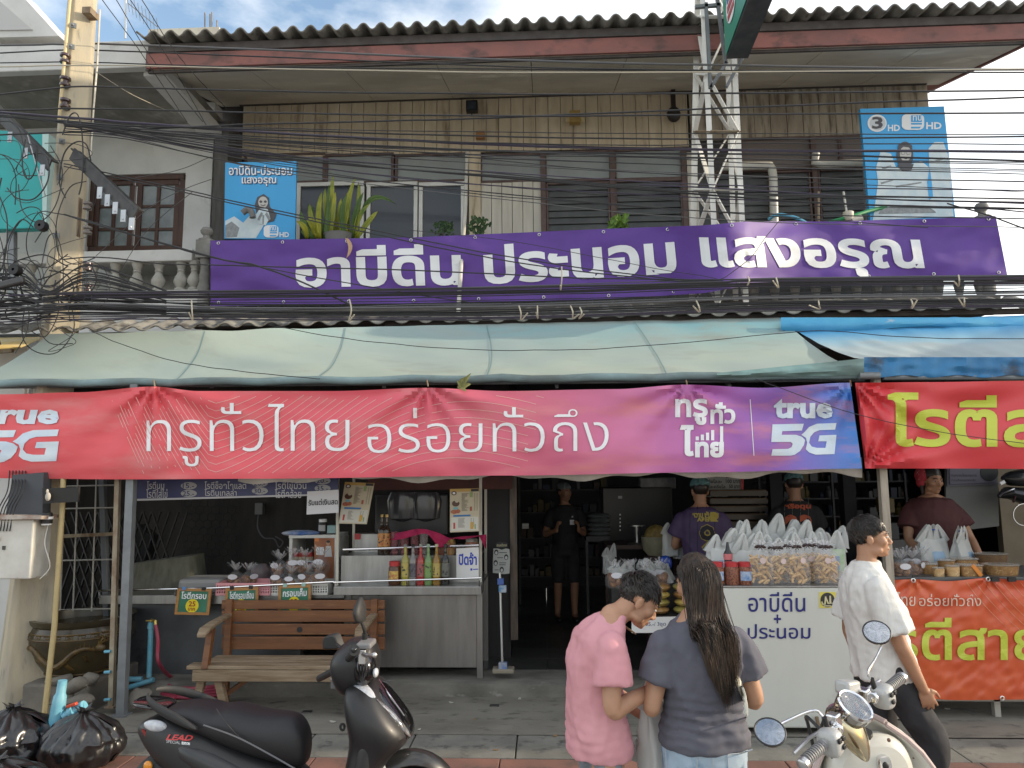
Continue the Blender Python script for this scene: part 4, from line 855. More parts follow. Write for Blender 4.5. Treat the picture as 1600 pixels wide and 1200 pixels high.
# ---------------------------------------------------------------- front banners
def banner(name,label,T,B,m,loc,folds,nu,nv,Y0=5.86):
 t=thing(name,label,'banner',loc)
 def F(x,y,dy=0):      # photo point -> point on the rippled sheet
  return P(x,y,Y0+folds(x,y)+dy)
 def ev(T_,x):
  for (a,b),(c,d) in zip(T_,T_[1:]):
   if x <= c or (c,d) == T_[-1]:k=(x-a)/(c-a);k2=k*k*(3-2*k) if 0 <= k <= 1 else k;return b+(d-b)*k2
 def S_(u,v):
  xt=T[0][0]+(T[-1][0]-T[0][0])*u;xb=B[0][0]+(B[-1][0]-B[0][0])*u
  yt,yb_=ev(T,xt),ev(B,xb);return F(xb+(xt-xb)*v,yb_+(yt-yb_)*v)
 mb=MB();mb.grid(S_,nu,nv);part('vinyl_sheet',mb,m,t)
 return t,F
def pmap(F,x0,y0,x1,y1,sl=0,lean=0,dy=-.008):
 return lambda u,v:F(x0+(x1-x0)*u+lean*v,y1+(y0-y1)*v+sl*u,dy)
def foldA(x,y):
 w=0
 for px in (240,667,1072,1328):      # creases fanning out from the tie points
  dx,dy=x-px,y-600
  r=math.hypot(dx,dy)+1;th=math.atan2(dy,dx);w += .026*math.sin(th*11+px)*math.exp(-r/170)*min(1,r/20)
 w += .020*nf(x*.006+y*.012,y*.022,1)+.009*nf(x*.02,y*.06,5)+.022*math.sin((y-612)*.045+2.5*nf(x*.004,3))*.8
 return w
REDB=mat('red_gradient_vinyl',(.6,.06,.08),.5,ramp=[(0,(.68,.085,.095)),(.3,(.70,.095,.115)),(.5,(.70,.11,.15)),(.64,(.62,.13,.20)),(.76,(.58,.17,.33)),(.85,(.40,.12,.40)),(.92,(.24,.12,.45)),(1,(.05,.22,.60))],c3=(.64,.22,.22),ns3=2,lo3=.5,hi3=.8,st=(.6,1,2.5))
rb,FA=banner('red_banner','long red to violet banner with thin white Thai letters under the canvas awning',[(-60,620),(0,616),(120,613),(240,604),(310,611),(520,611),(667,606),(790,611),(960,608),(1072,601),(1190,606),(1328,598)],[(-60,747),(200,749),(400,748),(800,743),(1100,738),(1347,732)],REDB,tuple(P(650,745,5.86)),foldA,300,26)
LN=mat('print_pale_line',(.72,.40,.37),.5)
mb=MB()
for k in range(26):      # flowing contour lines printed across the left half
 pts=[];c0=k*15
 for i in range(70):
  x=125+i*12.5
  y=560+c0*.8+60*math.sin((x-230)*.0085+.6+k*.02)+(x-330)*(-.24+.0*k) if x>330 else 560+c0*.8+60*math.sin((330-230)*.0085+.6+k*.02)-(330-x)*(1.25+.004*(330-x))
  pts.append((x,y))
 for (xa,ya),(xb,yb_) in zip(pts,pts[1:]):
  if 617<ya<741 and 617<yb_<741 and xb<900-k*3:
   d=Vector((xb-xa,yb_-ya)).normalized()*.42
   mb.add([FA(xa+d.y,ya-d.x,-.0035),FA(xb+d.y,yb_-d.x,-.0035),FA(xb-d.y,yb_+d.x,-.0035),FA(xa-d.y,ya+d.x,-.0035)],[(0,1,2,3)])
part('printed_lines',mb,LN,rb)
lettering('ทรูทั่วไทย',pmap(FA,229,630,546,729,-1),LETW,rb,off=-.010,step=.09,lift=0)
lettering('อร่อยทั่วถึง',pmap(FA,574,638,951,708,-3),LETW,rb,off=-.010,step=.09,lift=0)
lettering('ทรู',pmap(FA,1055,623,1106,664,0),LETW,rb,off=.035,step=.09,lift=0)
lettering('ทั่ว',pmap(FA,1110,629,1149,663,-1),LETW,rb,off=.035,step=.09,lift=0)
lettering('ไ',pmap(FA,1062,664,1084,713,0),LETW,rb,off=.035,step=.09,lift=0);lettering('ทย',pmap(FA,1086,690,1131,715,0),LETW,rb,off=.05,step=.09,lift=0)
for i,(xa,ya,yb_) in enumerate(((1088,688,682),(1096,688,679),(1104,688,676),(1112,688,672),(1126,692,666))):
 mb=MB();mb.grid(lambda u,v:FA(xa-1+5*u,yb_+(ya-yb_)*(1-v),-.007),1,2);part('printed_bar',mb,LETW,rb)
mb=MB();mb.grid(lambda u,v:FA(1171.5+1.2*u+6*(1-v),624+88*(1-v),-.005),1,12);part('printed_rule',mb,LETW,rb)
SILV=mat('print_silver_blue',(.66,.72,.76),.4,c2=(.52,.62,.72),ns=5)
def strip(F,polys,m,par,name):
 bm=bmesh.new();mb=MB()
 for pl in polys:
  vs=[bm.verts.new((x,-y,0)) for x,y in pl];bm.faces.new(vs)
 bmesh.ops.triangulate(bm,faces=bm.faces[:])
 xs=[v.co.x for v in bm.verts];ys=[v.co.y for v in bm.verts]
 for k in range(int(min(xs)),int(max(xs)),6):bmesh.ops.bisect_plane(bm,geom=bm.verts[:]+bm.edges[:]+bm.faces[:],plane_co=(k,0,0),plane_no=(1,0,0))
 for k in range(int(min(ys)),int(max(ys)),6):bmesh.ops.bisect_plane(bm,geom=bm.verts[:]+bm.edges[:]+bm.faces[:],plane_co=(0,k,0),plane_no=(0,1,0))
 bm.verts.index_update();mb.v=[F(v.co.x,-v.co.y,-.005) for v in bm.verts];mb.f=[tuple(v.index for v in f.verts) for f in bm.faces];mb.mi=[0]*len(mb.f);bm.free()
 return part(name,mb,m,par,smooth=False)
def five_g(F,x0,y0,x1,y1,par):
 w,h=x1-x0,y1-y0
 def q(pts):return [(x0+w*a,y0+h*b) for a,b in pts]
 five=q([(.02,.04),(.50,.02),(.47,.23),(.17,.25),(.16,.36),(.38,.36),(.47,.42),(.52,.52),(.50,.68),(.44,.86),(.36,.97),(.30,1.0),(.0,1.0),(.02,.80),(.26,.79),(.31,.74),(.33,.64),(.30,.58),(.0,.58)])
 gee=q([(.50,.30),(.58,.12),(.70,.02),(1.0,.0),(.98,.20),(.74,.22),(.66,.28),(.60,.42),(.58,.60),(.62,.72),(.70,.76),(.83,.76),(.85,.56),(.72,.56),(.74,.38),(1.0,.36),(.97,.95),(.68,.97),(.58,.90),(.53,.80),(.55,.60),(.53,.45),(.46,.36)])
 strip(F,[five,gee],SILV,par,'lettering')
five_g(FA,-42,671,92,723,rb);five_g(FA,1205,661,1307,712,rb)
lettering('true',pmap(FA,-28,634,92,663,0),SILV,rb,off=.04,step=.12,shear=.15,lift=0);lettering('true',pmap(FA,1209,623,1301,654,0),SILV,rb,off=.04,step=.12,lift=0)
def foldB(x,y):
 w=0
 for px,py in ((1337,598),(1352,731)):
  dx,dy=x-px,y-py;r=math.hypot(dx,dy)+1;th=math.atan2(dy,dx);w += .035*math.sin(th*14+px)*math.exp(-r/150)*min(1,r/25)
 return w+.02*nf(x*.008+y*.02,y*.03,8)+.02*math.sin((x*.35+y)*.06+2*nf(x*.01,y*.01,4))
REDV=mat('red_vinyl',(.60,.05,.06),.42,c3=(.6,.16,.15),ns3=2,lo3=.6,hi3=.8)
LIME=mat('lime_print',(.50,.56,.06),.5)
rb2,FB=banner('red_banner','bright red banner with lime green Thai letters over the right hand stall',[(1336,598),(1450,597),(1600,595),(1800,592)],[(1352,732),(1500,732),(1650,733),(1800,734)],REDV,tuple(P(1550,733,5.86)),foldB,120,26)
lettering('โรตีสาย',pmap(FB,1387,613,1752,698,2),LIME,rb2,off=.024,step=.08,lift=0)
# ---------------------------------------------------------------- stall posts
def post(name,a,b,w,m,label,base=False,cat='post',Y=5.95,Yb=None):
 p,q=P(*a,Y),P(*b,Yb or Y);t=thing(name,label,cat,tuple(q));mb=MB();mb.bar(p,q,w);part('shaft',mb,m,t,smooth=False,bev=.004)
 mb=MB();mb.boxc(q+Vector((0,0,.006)),(w*1.8,w*1.8,.012));part('foot_plate',mb,m,t,smooth=False);return t
post('awning_post',(212,600),(190,1118),.065,GREYM,'square blue grey steel post left of the navy price board')
post('awning_post',(186,690),(174,1105),.04,mat('rusty_cream_steel',(.42,.38,.28),.6,c2=(.2,.13,.08),ns=7,st=(1,1,.5)),'thin rusty cream post with blue clips beside the grey post',Y=6.0)
for y in (1018,1050,1093):
 mb=MB();q=P(170,y,5.97);mb.tube([q+Vector((-.03,-.01,0)),q+Vector((.02,-.01,.004))],.012,8);solo('pipe_clip',mb,PVCB,'small pale blue pipe clip on the rusty cream post','clip','clips on the rusty post')
post('awning_post',(1368,590),(1404,1120),.06,mat('worn_cream_steel',(.42,.38,.31),.5,.2,c2=(.25,.21,.17),ns=6,st=(4,4,.4),c3=(.08,.07,.06),ns3=5,lo3=.58,hi3=.7),'worn cream steel post between the two stall fronts behind the man in white',Y=5.98)
post('sloping_strut',(160,745),(172,1100),.05,mat('slate_steel',(.10,.11,.12),.6),'dark slanting steel strut behind the folding lattice gate',Y=6.7)
# ---------------------------------------------------------------- navy price board and paper notices
NAVY=mat('navy_print',(.022,.026,.10),.4,c2=(.035,.04,.13),ns=3)
GREYP=mat('print_grey_white',(.50,.50,.52),.5)
pbd=thing('price_board','navy roti price board with white prices in ovals hung under the red banner','sign',tuple(P(360,775,6.3)))
YB=6.3
mb=MB();mb.pp([(213,700),(528,700),(528,773),(214,782)],YB,.02);part('panel',mb,NAVY,pbd,smooth=False)
mb=MB();mb.pp([(214,779.5),(528,771),(528,773.5),(214,782.5)],YB-.006,.005);part('edge_trim',mb,GREYP,pbd,smooth=False)
OV=mat('oval_print',(.38,.38,.39),.5)
for x0,t,x1 in ((230,'โรตีนม',256),(320,'โรตีช็อกโกแลต',384),(430,'โรตีไข่ม้วน',478)):
 lettering(t,rectmap(x0,752,x1+1,764,YB),GREYP,pbd,off=.008,lift=.004)
for x0,t,x1 in ((229,'โรตีใส่ไข่',262),(320,'โรตีนูเทลล่า',370),(430,'โรตีกล้วย',471)):
 lettering(t,rectmap(x0,764,x1,778,YB),GREYP,pbd,off=.008,lift=.004)
for cx,cy,t in ((295,759,'15.-'),(295,771,'25.-'),(406,755,'20.-'),(406,767,'30.-'),(504,751,'20.-'),(504,763,'35.-')):
 flat(pbd,blob(cx,cy,12.5,5.8,24),YB,OV,'price_oval',.004);lettering(t,rectmap(cx-9,cy-4,cx+9,cy+4,YB),NAVY,pbd,off=.01,lift=.007)
PAPER=mat('paper',(.60,.60,.62),.7)
cn=thing('paper_notice','white laminated cash only notice taped below the navy price board','notice',tuple(P(503,802,6.25)))
mb=MB();mb.pp([(480,768),(529,765),(529,801),(479,804)],6.25,.004);part('sheet',mb,PAPER,cn,smooth=False)
lettering('รับแต่เงินสด',quadmap([(482,780),(528,778),(528,788),(482,790)],6.25),BLACK,cn,off=.02,lift=.003)
# ---------------------------------------------------------------- stainless drinks cart
random.seed(11)
TXT=mat('print_black',(.03,.03,.03),.5)
ct=thing('drinks_cart','stainless steel drinks cart with bottle shelf, two rails and open glass front','food cart',tuple(P(640,1061,6.62)))
YC=6.62
mb=MB();mb.bp(537,930,745,1043,YC,YC+.02);part('front_panel',mb,STEEL,ct,smooth=False,bev=.003)
mb=MB();mb.bp(521,917,752,930,YC-.25,YC+.02);part('counter_edge',mb,STEEL,ct,smooth=False,bev=.004)
xl,xr_,zt=P(521,917,YC-.25).x,P(752,917,YC-.25).x,P(640,917,YC-.25).z
mb=MB();mb.box(xl+.01,xr_-.01,YC-.24,YC+.75,zt-.02,zt+.003);part('counter_top',mb,STEEL,ct,smooth=False)
mb=MB();mb.bp(533,868,748,917,YC+.02,YC+.04);part('back_splash',mb,STEEL,ct,smooth=False)
zsh=P(640,868,YC+.02).z
mb=MB();mb.box(P(533,868,YC).x,P(748,868,YC).x,YC+.03,YC+.5,zsh-.02,zsh);part('shelf',mb,STEEL,ct,smooth=False)
for px in (530,751):
 for Y in (YC+.03,YC+.6):
  mb=MB();mb.bar(P(px-(2 if px<600 else 0),742,YC+.03)+Vector((0,Y-YC-.03,0)),P(px-3 if px<600 else px,917,YC+.03)+Vector((0,Y-YC-.03,0)),.025);part('frame_post',mb,mat('cream_square_tube',(.52,.50,.43),.45,.3),ct,smooth=False)
mb=MB();mb.tube([P(536,859,YC-.02),P(748,852,YC-.02)],.012,8);mb.tube([P(634,857,YC-.02),P(634,868,YC+.02)],.006,6);part('upper_rail',mb,CHROME,ct)
mb=MB();mb.tube([P(521,910,YC-.24),P(752,903,YC-.24)],.008,8)
for px in (524,636,749):mb.tube([P(px,907,YC-.24),P(px,918,YC-.24)],.006,6)
part('lower_rail',mb,CHROME,ct)
for px in (543,750):
 mb=MB();p=P(px,1045,YC);mb.box(p.x-.025,p.x+.025,YC-.02,YC+.03,.12,zt-.01);part('leg',mb,STEEL,ct,smooth=False)
 mb=MB();mb.box(p.x-.025,p.x+.025,YC+.6,YC+.65,.12,zt-.01);part('leg',mb,STEEL,ct,smooth=False)
# bottles
def glass(name,c,a=.75):return mat(name,c,.08,tr=0,alpha=a,coat=.3)
def bottle(x,y,z,h,r,label,liquid,paper,cap,neck=True,spot=TXT,group='syrup bottles on the cart counter'):
 t=thing('syrup_bottle',label,'bottle',(x,y,z),0,group)
 mb=MB();mb.lathe((0,0,0),[(r*.95,0),(r,.01),(r,h*.56),(r*.9,h*.63),(r*.45,h*.72),(r*.36,h*.78),(r*.42,h*.80),(r*.36,h*.83),(r*.36,h*.93)],18);part('glass',mb,liquid,t,world=False)
 mb=MB();mb.lathe((0,0,0),[(r*1.012,h*.20),(r*1.012,h*.53)],18);part('paper_label',mb,paper,t,world=False)
 mb=MB();mb.lathe((0,0,0),[(r*.42,h*.93),(r*.44,h*.99),(r*.3,h)],14);part('cap',mb,cap,t,world=False)
 mb=MB()
 for k in range(5):
  a=R(-90+random.uniform(-40,40));zz=h*random.uniform(.24,.48);w=random.uniform(.2,.5);q=Vector((math.cos(a),math.sin(a),0))*r*1.02;mb.boxc(q+Vector((0,0,zz)),(r*w,.001,h*.035),Matrix.Rotation(a+R(90),3,'Z'))
 part('label_print',mb,spot,t,world=False);return t
yb_=YC-.13;pz=zt+.003
specs=[(633,'yellow',(.34,.30,.06),(.50,.40,.06),(.2,.2,.2)),(645,'clear',(.22,.21,.20),(.05,.045,.07),(.02,.02,.02)),(657,'red',(.38,.03,.03),(.34,.05,.05),(.3,.3,.28)),(669,'green',(.16,.28,.10),(.17,.33,.06),(.3,.4,.3)),(682,'amber',(.28,.15,.02),(.50,.37,.06),(.5,.46,.3)),(696,'black',(.02,.022,.02),(.10,.11,.09),(.03,.03,.03))]
for px,nm,liq,pap,cp in specs:
 q=P(px,914,yb_);bottle(q.x,yb_,pz,.345,.036,'%s syrup bottle in the front row on the steel cart counter'%{'yellow':'pale yellow','clear':'clear and dark','red':'bright red','green':'light green','amber':'amber','black':'black'}[nm],glass(nm+'_syrup',liq,.9),mat(nm+'_label',pap,.5,c2=tuple(v*.5+.1 for v in pap),ns=40),mat(nm+'_cap',cp,.4))
def jar(px,py,Y,h,r,label,body,lidm,paper=None,z=None,group=None,cat='jar'):
 q=P(px,py,Y);z=q.z if z is None else z;t=thing('jar',label,cat,(q.x,Y,z),0,group)
 mb=MB();mb.lathe((0,0,0),[(r*.9,0),(r,.01),(r,h*.72),(r*.85,h*.8)],18);part('body',mb,body,t,world=False)
 mb=MB();mb.lathe((0,0,0),[(r*.88,h*.8),(r*.9,h*.98),(r*.8,h)],18);part('lid',mb,lidm,t,world=False)
 if paper:mb=MB();mb.lathe((0,0,0),[(r*1.02,h*.2),(r*1.02,h*.6)],10,a0=-140,a1=-40);part('paper_label',mb,paper,t,world=False)
 return t
REDL=mat('red_plastic_lid',(.42,.03,.035),.4);YELP=mat('yellow_paper',(.60,.46,.10),.5,c2=(.4,.12,.06),ns=50)
jar(616,916,yb_,.20,.052,'squat brown coffee jar with red lid and yellow label left of the bottles',mat('coffee_brown',(.08,.03,.012),.15),REDL,YELP,z=pz)
for px,lb in ((596,'left'),(603.5,'right')):
 q=P(px,866,YC+.12);t=bottle(q.x,YC+.12,zsh,.36,.036,'dark fish sauce bottle with orange label on the cart shelf, %s of the pair'%lb,glass('dark_amber_glass',(.03,.015,.008),.97),mat('orange_label',(.62,.36,.12),.5,c2=(.45,.12,.04),ns=35),mat('gold_foil_cap',(.45,.32,.12),.35,.5),group='fish sauce bottles on the cart shelf')
CLR=mat('clear_plastic',(.50,.46,.46),.08,alpha=.35)
for i,px in enumerate((616,632,648,662)):
 q=P(px,866,YC+.16);mb=MB();mb.lathe((q.x,YC+.16,zsh),[(.034,0),(.04,.2),(.041,.2),(.035,.004),(.001,.004)],16);solo('plastic_tumbler',mb,mat('pink_tinted_plastic',(.40,.16,.18),.1,alpha=.45) if i<3 else CLR,'stack of clear plastic tumblers under the crimson cloth on the cart','tumbler','tumblers on the cart shelf')
jar(690,866,YC+.1,.10,.04,'small brown sauce tub under the crimson cloth on the cart',mat('tub_brown',(.20,.07,.04),.4),mat('tub_lid',(.25,.09,.06),.4),z=zsh)
jar(704,866,YC+.1,.14,.045,'orange red tin under the crimson cloth on the cart',mat('tin_orange',(.42,.13,.04),.4,c2=(.55,.4,.2),ns=25),mat('tin_gold',(.4,.28,.1),.3,.6),z=zsh)
jar(718,858,YC+.1,.09,.04,'small clear glass jar beside the red lettered tub on the cart',CLR,mat('grey_lid',(.3,.3,.3),.4),z=zsh)
t=jar(737,857,YC+.1,.14,.06,'cream and red printed tub at the right end of the cart shelf',mat('tub_red_print',(.40,.10,.06),.4,c2=(.55,.45,.3),ns=8),mat('tub_white_lid',(.55,.53,.48),.4,c2=(.2,.18,.16),ns=40),z=zsh)
CLOTH=mat('crimson_cloth',(.42,.02,.09),.8,c2=(.34,.012,.07),ns=5,bump=.1)
mb=MB()
def clf(u,v):
 x=608+152*u;top=835-3*math.sin(u*6.3)-6*math.exp(-((u-.35)/.2) ** 2)+4*math.exp(-((u-.62)/.08) ** 2)+(8 if u<.06 else 0)
 bot=838+5*math.sin(u*9+1)+13*math.exp(-((u-.5)/.07) ** 2)+12*math.exp(-((u-.56)/.06) ** 2)-2*u+24*max(0,u-.93)/.07
 p=P(x,top+(bot-top)*v,YC-.01+.03*math.sin(u*38)*v+.012*nf(u*20,v*4));p.y -= .05*v;return p
mb.grid(clf,60,8);o=part('cloth',mb,CLOTH,None,solid=.003);tag(o,'crumpled crimson cloth thrown over the tumblers on the cart shelf','cloth')
mb=MB();mb.pp([(713,857),(748,855),(748,903),(713,905)],YC-.03,.012)
nt_=thing('closed_notice','white card with handwritten blue closed notice standing on the cart counter','notice',tuple(P(730,905,YC-.03)));part('card',mb,mat('white_card',(.68,.68,.67),.6),nt_,smooth=False)
INKB=mat('blue_ink',(.02,.05,.42),.5)
lettering('ปิดจ้า',rectmap(717,863,745,883,YC-.03),INKB,nt_,off=.03,lift=.002);lettering('f',rectmap(736,888,738,891,YC-.03),INKB,nt_,off=.05);
mb=MB();mb.pp([(735,888),(738,888),(738,891.5),(735,891.5)],YC-.031,.001);mb.pp([(739,889),(747,888.5),(747,890),(739,890.5)],YC-.031,.001);part('page_mark',mb,INKB,nt_,smooth=False)
# drinks menus
CREAMP=mat('cream_print',(.60,.54,.40),.5,c2=(.52,.46,.33),ns=4)
def menu(label,q,Y):
 t=thing('drinks_menu',label,'menu',tuple(P((q[2][0]+q[3][0])/2,q[3][1],Y)));m=quadmap(q,Y)
 mb=MB();mb.pp(q,Y,.004);part('sheet',mb,CREAMP,t,smooth=False)
 def rect(u0,v0,u1,v1,mm,nm,z=.004):
  mb=MB();mb.prism([m(u0,v0)-Vector((0,z,0)),m(u1,v0)-Vector((0,z,0)),m(u1,v1)-Vector((0,z,0)),m(u0,v1)-Vector((0,z,0))],(0,.002,0));return part(nm,mb,mm,t,smooth=False)
 def disc(u,v,r,ry,mm,nm,z=.006):
  mb=MB();mb.prism([m(u+r*math.cos(a),v+ry*math.sin(a))-Vector((0,z,0)) for a in [k*.4488 for k in range(14)]],(0,.002,0));part(nm,mb,mm,t,smooth=False)
 rect(0,.93,1,1,mat('ochre_print',(.55,.36,.10),.5),'header');rect(.72,.93,.98,.99,TXT,'header_print',.006)
 rect(.12,.355,.70,.395,mat('menu_blue',(.04,.18,.45),.5),'blue_strip');rect(.04,.03,.96,.34,mat('menu_pale',(.62,.62,.56),.5),'lower_panel')
 CUPB=mat('cup_brown',(.09,.035,.02),.4)
 disc(.14,.90,.09,.05,CUPB,'printed_cup');disc(.14,.90,.05,.028,LETW,'printed_cup',.008);disc(.2,.66,.13,.07,CUPB,'printed_cup');disc(.24,.72,.07,.04,CREAMP,'printed_cup',.008)
 disc(.15,.47,.12,.05,mat('print_orange',(.50,.20,.05),.5,c2=(.3,.06,.08),ns=40),'printed_food');disc(.28,.48,.08,.045,mat('print_orange',(.5,.2,.05),.5),'printed_food',.008);disc(.2,.55,.08,.03,mat('print_teal',(.18,.42,.50),.5),'printed_food',.007)
 rect(.68,.80,.77,.92,mat('print_green',(.28,.38,.14),.5),'printed_drink',.006);rect(.68,.48,.75,.58,mat('print_redbrown',(.35,.10,.05),.5),'printed_drink',.006)
 rect(.12,.08,.18,.22,mat('print_red',(.5,.05,.04),.5),'printed_drink',.007);rect(.70,.06,.80,.22,mat('print_amber',(.6,.36,.06),.5),'printed_drink',.007);rect(.84,.06,.88,.17,mat('print_green',(.28,.38,.14),.5),'printed_drink',.007)
 mb=MB()
 for v in [.88-.022*k for k in range(19)]+[.30-.024*k for k in range(9)]:
  for u0,u1 in ((.40,.40+random.uniform(.10,.24)),(.83,.86),(.91,.94)):
   if v<.33:u0 -= .12;u1 -= .12
   a,b=m(u0,v),m(u1,v);mb.prism([a+Vector((0,-.005,0)),b+Vector((0,-.005,0)),b+Vector((0,-.005,.0035)),a+Vector((0,-.005,.0035))],(0,.001,0))
 part('printed_text',mb,mat('print_grey',(.16,.14,.11),.6),t,smooth=False)
menu('cream drinks menu hanging askew at the left post of the drinks cart',[(539,753),(585,755),(573,819),(529,818)],YC-.04)
menu('cream drinks menu hanging straight at the right post of the drinks cart',[(703,764),(749,763),(749,830),(703,832)],YC-.04)
# dark machinery inside the cart
mc=thing('coffee_machine','dark coffee machine with glass hoppers behind the drinks cart shelf','machine',(P(640,865,7.1).x,7.1,zsh))
mb=MB();mb.bp(585,772,700,838,7.15,7.6);part('body',mb,mat('machine_black',(.02,.02,.022),.35),mc,smooth=False,bev=.02)
for px in (628,665):
 mb=MB();mb.lathe(P(px,815,7.13),[(.02,0),(.13,.03),(.15,.2),(.12,.28)],18,sy=.3);part('hopper',mb,mat('smoky_plastic',(.05,.05,.055),.12),mc)
mb=MB();mb.bp(553,833,630,866,6.95,7.05);solo('steel_tray',mb,STEEL,'brushed steel tray with red mark standing behind the sauce bottles','tray',smooth=False,bev=.01)
mb=MB();mb.pp([(554,834),(563,834),(563,843),(554,843)],6.94,.006);solo('red_tag',mb,REDL,'small red square tag on the steel tray behind the sauce bottles','tag',smooth=False)
mb=MB();mb.bp(575,745,800,765,7.2,7.25);solo('valance_board',mb,mat('dull_red_board',(.12,.04,.03),.7,c2=(.08,.03,.025),ns=5),'dull red painted board above the coffee machine at the back of the cart','board',smooth=False)
# ---------------------------------------------------------------- left roti counter
rc=thing('roti_counter','long grey steel roti counter with hanging sign rail on the left','counter',tuple(P(330,1055,6.7)))
YR=6.72
GPAN=mat('grey_steel_panel',(.13,.14,.15),.45,.5,c2=(.09,.095,.10),ns=3,c3=(.05,.05,.05),ns3=4,lo3=.6,hi3=.75)
mb=MB();mb.bp(193,944,470,1057,YR,YR+.03);part('front_panel',mb,GPAN,rc,smooth=False)
mb=MB();mb.bp(155,930,476,944,YR-.16,YR+.03);part('counter_edge',mb,STEEL,rc,smooth=False,bev=.004)
zr=P(330,930,YR-.16).z;xa,xb_=P(155,930,YR-.16).x,P(476,930,YR-.16).x
mb=MB();mb.box(xa+.01,xb_+.35,YR-.15,YR+.9,zr-.03,zr-.002);part('counter_top',mb,STEEL,rc,smooth=False)
mb=MB();mb.tube([P(155,923,YR-.2),P(330,919,YR-.2),P(522,909,YR-.2)],.009,8)
for px,y in ((156,923),(274,920),(470,913)):mb.tube([P(px,y,YR-.2),P(px,y+11,YR-.17)],.008,6)
part('sign_rail',mb,CHROME,rc)
for px in (200,465):
 mb=MB();p=P(px,1050,YR);mb.box(p.x-.025,p.x+.025,YR+.05,YR+.1,.12,zr-.03);part('leg',mb,STEEL,rc,smooth=False)
WOOD=mat('orange_wood',(.42,.22,.07),.55,c2=(.34,.16,.05),ns=4,st=(1,1,5))
GSL=mat('green_slate_print',(.03,.13,.07),.5,c2=(.05,.22,.14),ns=3,c3=(.10,.22,.22),ns3=4,lo3=.6,hi3=.75)
def tagboard(q,text,price,label,Y=YR-.22):
 t=thing('hanging_price_sign',label,'price sign',tuple(P(q[3][0],q[3][1],Y)));m=quadmap(q,Y)
 def rect(u0,v0,u1,v1,mm,nm,z,th):mb=MB();o=Vector((0,-z,0));mb.prism([m(u0,v0)+o,m(u1,v0)+o,m(u1,v1)+o,m(u0,v1)+o],(0,th,0));return part(nm,mb,mm,t,smooth=False,bev=.0015)
 rect(.02,.02,.98,.98,GSL,'slate',.002,.006)
 for r_ in ((0,.9,1,1),(0,0,1,.1),(0,.1,.08,.9),(.92,.1,1,.9)):rect(*r_,WOOD,'frame_bar',.010,.018)
 lettering(text,lambda u,v:m(.13+.74*u,.60+.28*v),LETW,t,off=.02,lift=.004)
 mb=MB();mb.prism([m(.48+.19*math.cos(a),.34+.26*math.sin(a))-Vector((0,.005,0)) for a in [k*.3142 for k in range(20)]],(0,.002,0));part('price_spot',mb,mat('yellow_spot',(.75,.62,.02),.5),t,smooth=False)
 RD=mat('spot_red',(.35,.03,.02),.5)
 lettering(price,lambda u,v:m(.38+.2*u,.32+.2*v),RD,t,off=.02,lift=.008);lettering('บาท',lambda u,v:m(.38+.2*u,.16+.11*v),RD,t,off=.02,lift=.008)
 for u in (.2,.78):rect(u-.06,.94,u+.06,1.06,mat('clip_blue',(.12,.25,.5),.4) if (u<.5 and price == '25' and text[-1] == 'บ') else (BLACK if text[0] == 'โ' else mat('clip_mint',(.3,.5,.45),.4)),'clip',.016,.01)
tagboard([(278,919),(331,920),(327,961),(273,960)],'โรตีกรอบ','25','wood framed green sign for crispy roti hanging clear at the left of the bench')
tagboard([(353,919),(404,917),(403,962),(351,963)],'โรตีกรอบเชื่อม','25','wood framed green sign for glazed roti hanging half behind the bench back')
tagboard([(436,915),(486,913),(486,958),(434,960)],'กรอบเค็ม','25','wood framed green sign for salty crispy roti hanging from the basket end of the rail')
# things on the roti counter
random.seed(3)
def shroud(u,v):
 a=u*math.pi*2;k=v;rx,ry=.34-.04*k,.22-.03*k;q=P(262,922,7.05);w=1+.05*math.sin(a*9+2)*(1-k)
 ca,sa=math.cos(a),math.sin(a);pw=lambda c:math.copysign(abs(c) ** .5,c)
 return Vector((q.x+rx*w*pw(ca),7.05+ry*w*pw(sa),q.z+.30*k*(1+.12*(q.x*0+pw(ca)))))
mb=MB();mb.grid(shroud,60,8);q=P(262,922,7.05);mb.v.append(Vector((q.x,7.05,q.z+.31)));c=len(mb.v)-1
for i in range(60):mb.f.append((8*61+i,8*61+(i+1),c));mb.mi.append(0)
o=part('cloth_cover',mb,mat('olive_grey_cloth',(.13,.13,.10),.85,c2=(.08,.08,.06),ns=6,st=(3,3,1),bump=.2),None);tag(o,'olive grey cloth covering a square machine on the left end of the roti counter','cover')
mb=MB();q=P(315,920,6.72);mb.box(q.x-.2,q.x+.2,6.66,7.0,zr,zr+.125);solo('grey_lid_box',mb,mat('grey_foam',(.27,.27,.27),.7,bump=.1,bs=120),'rounded light grey box on the counter above the crispy roti sign','box',smooth=False,bev=.035)
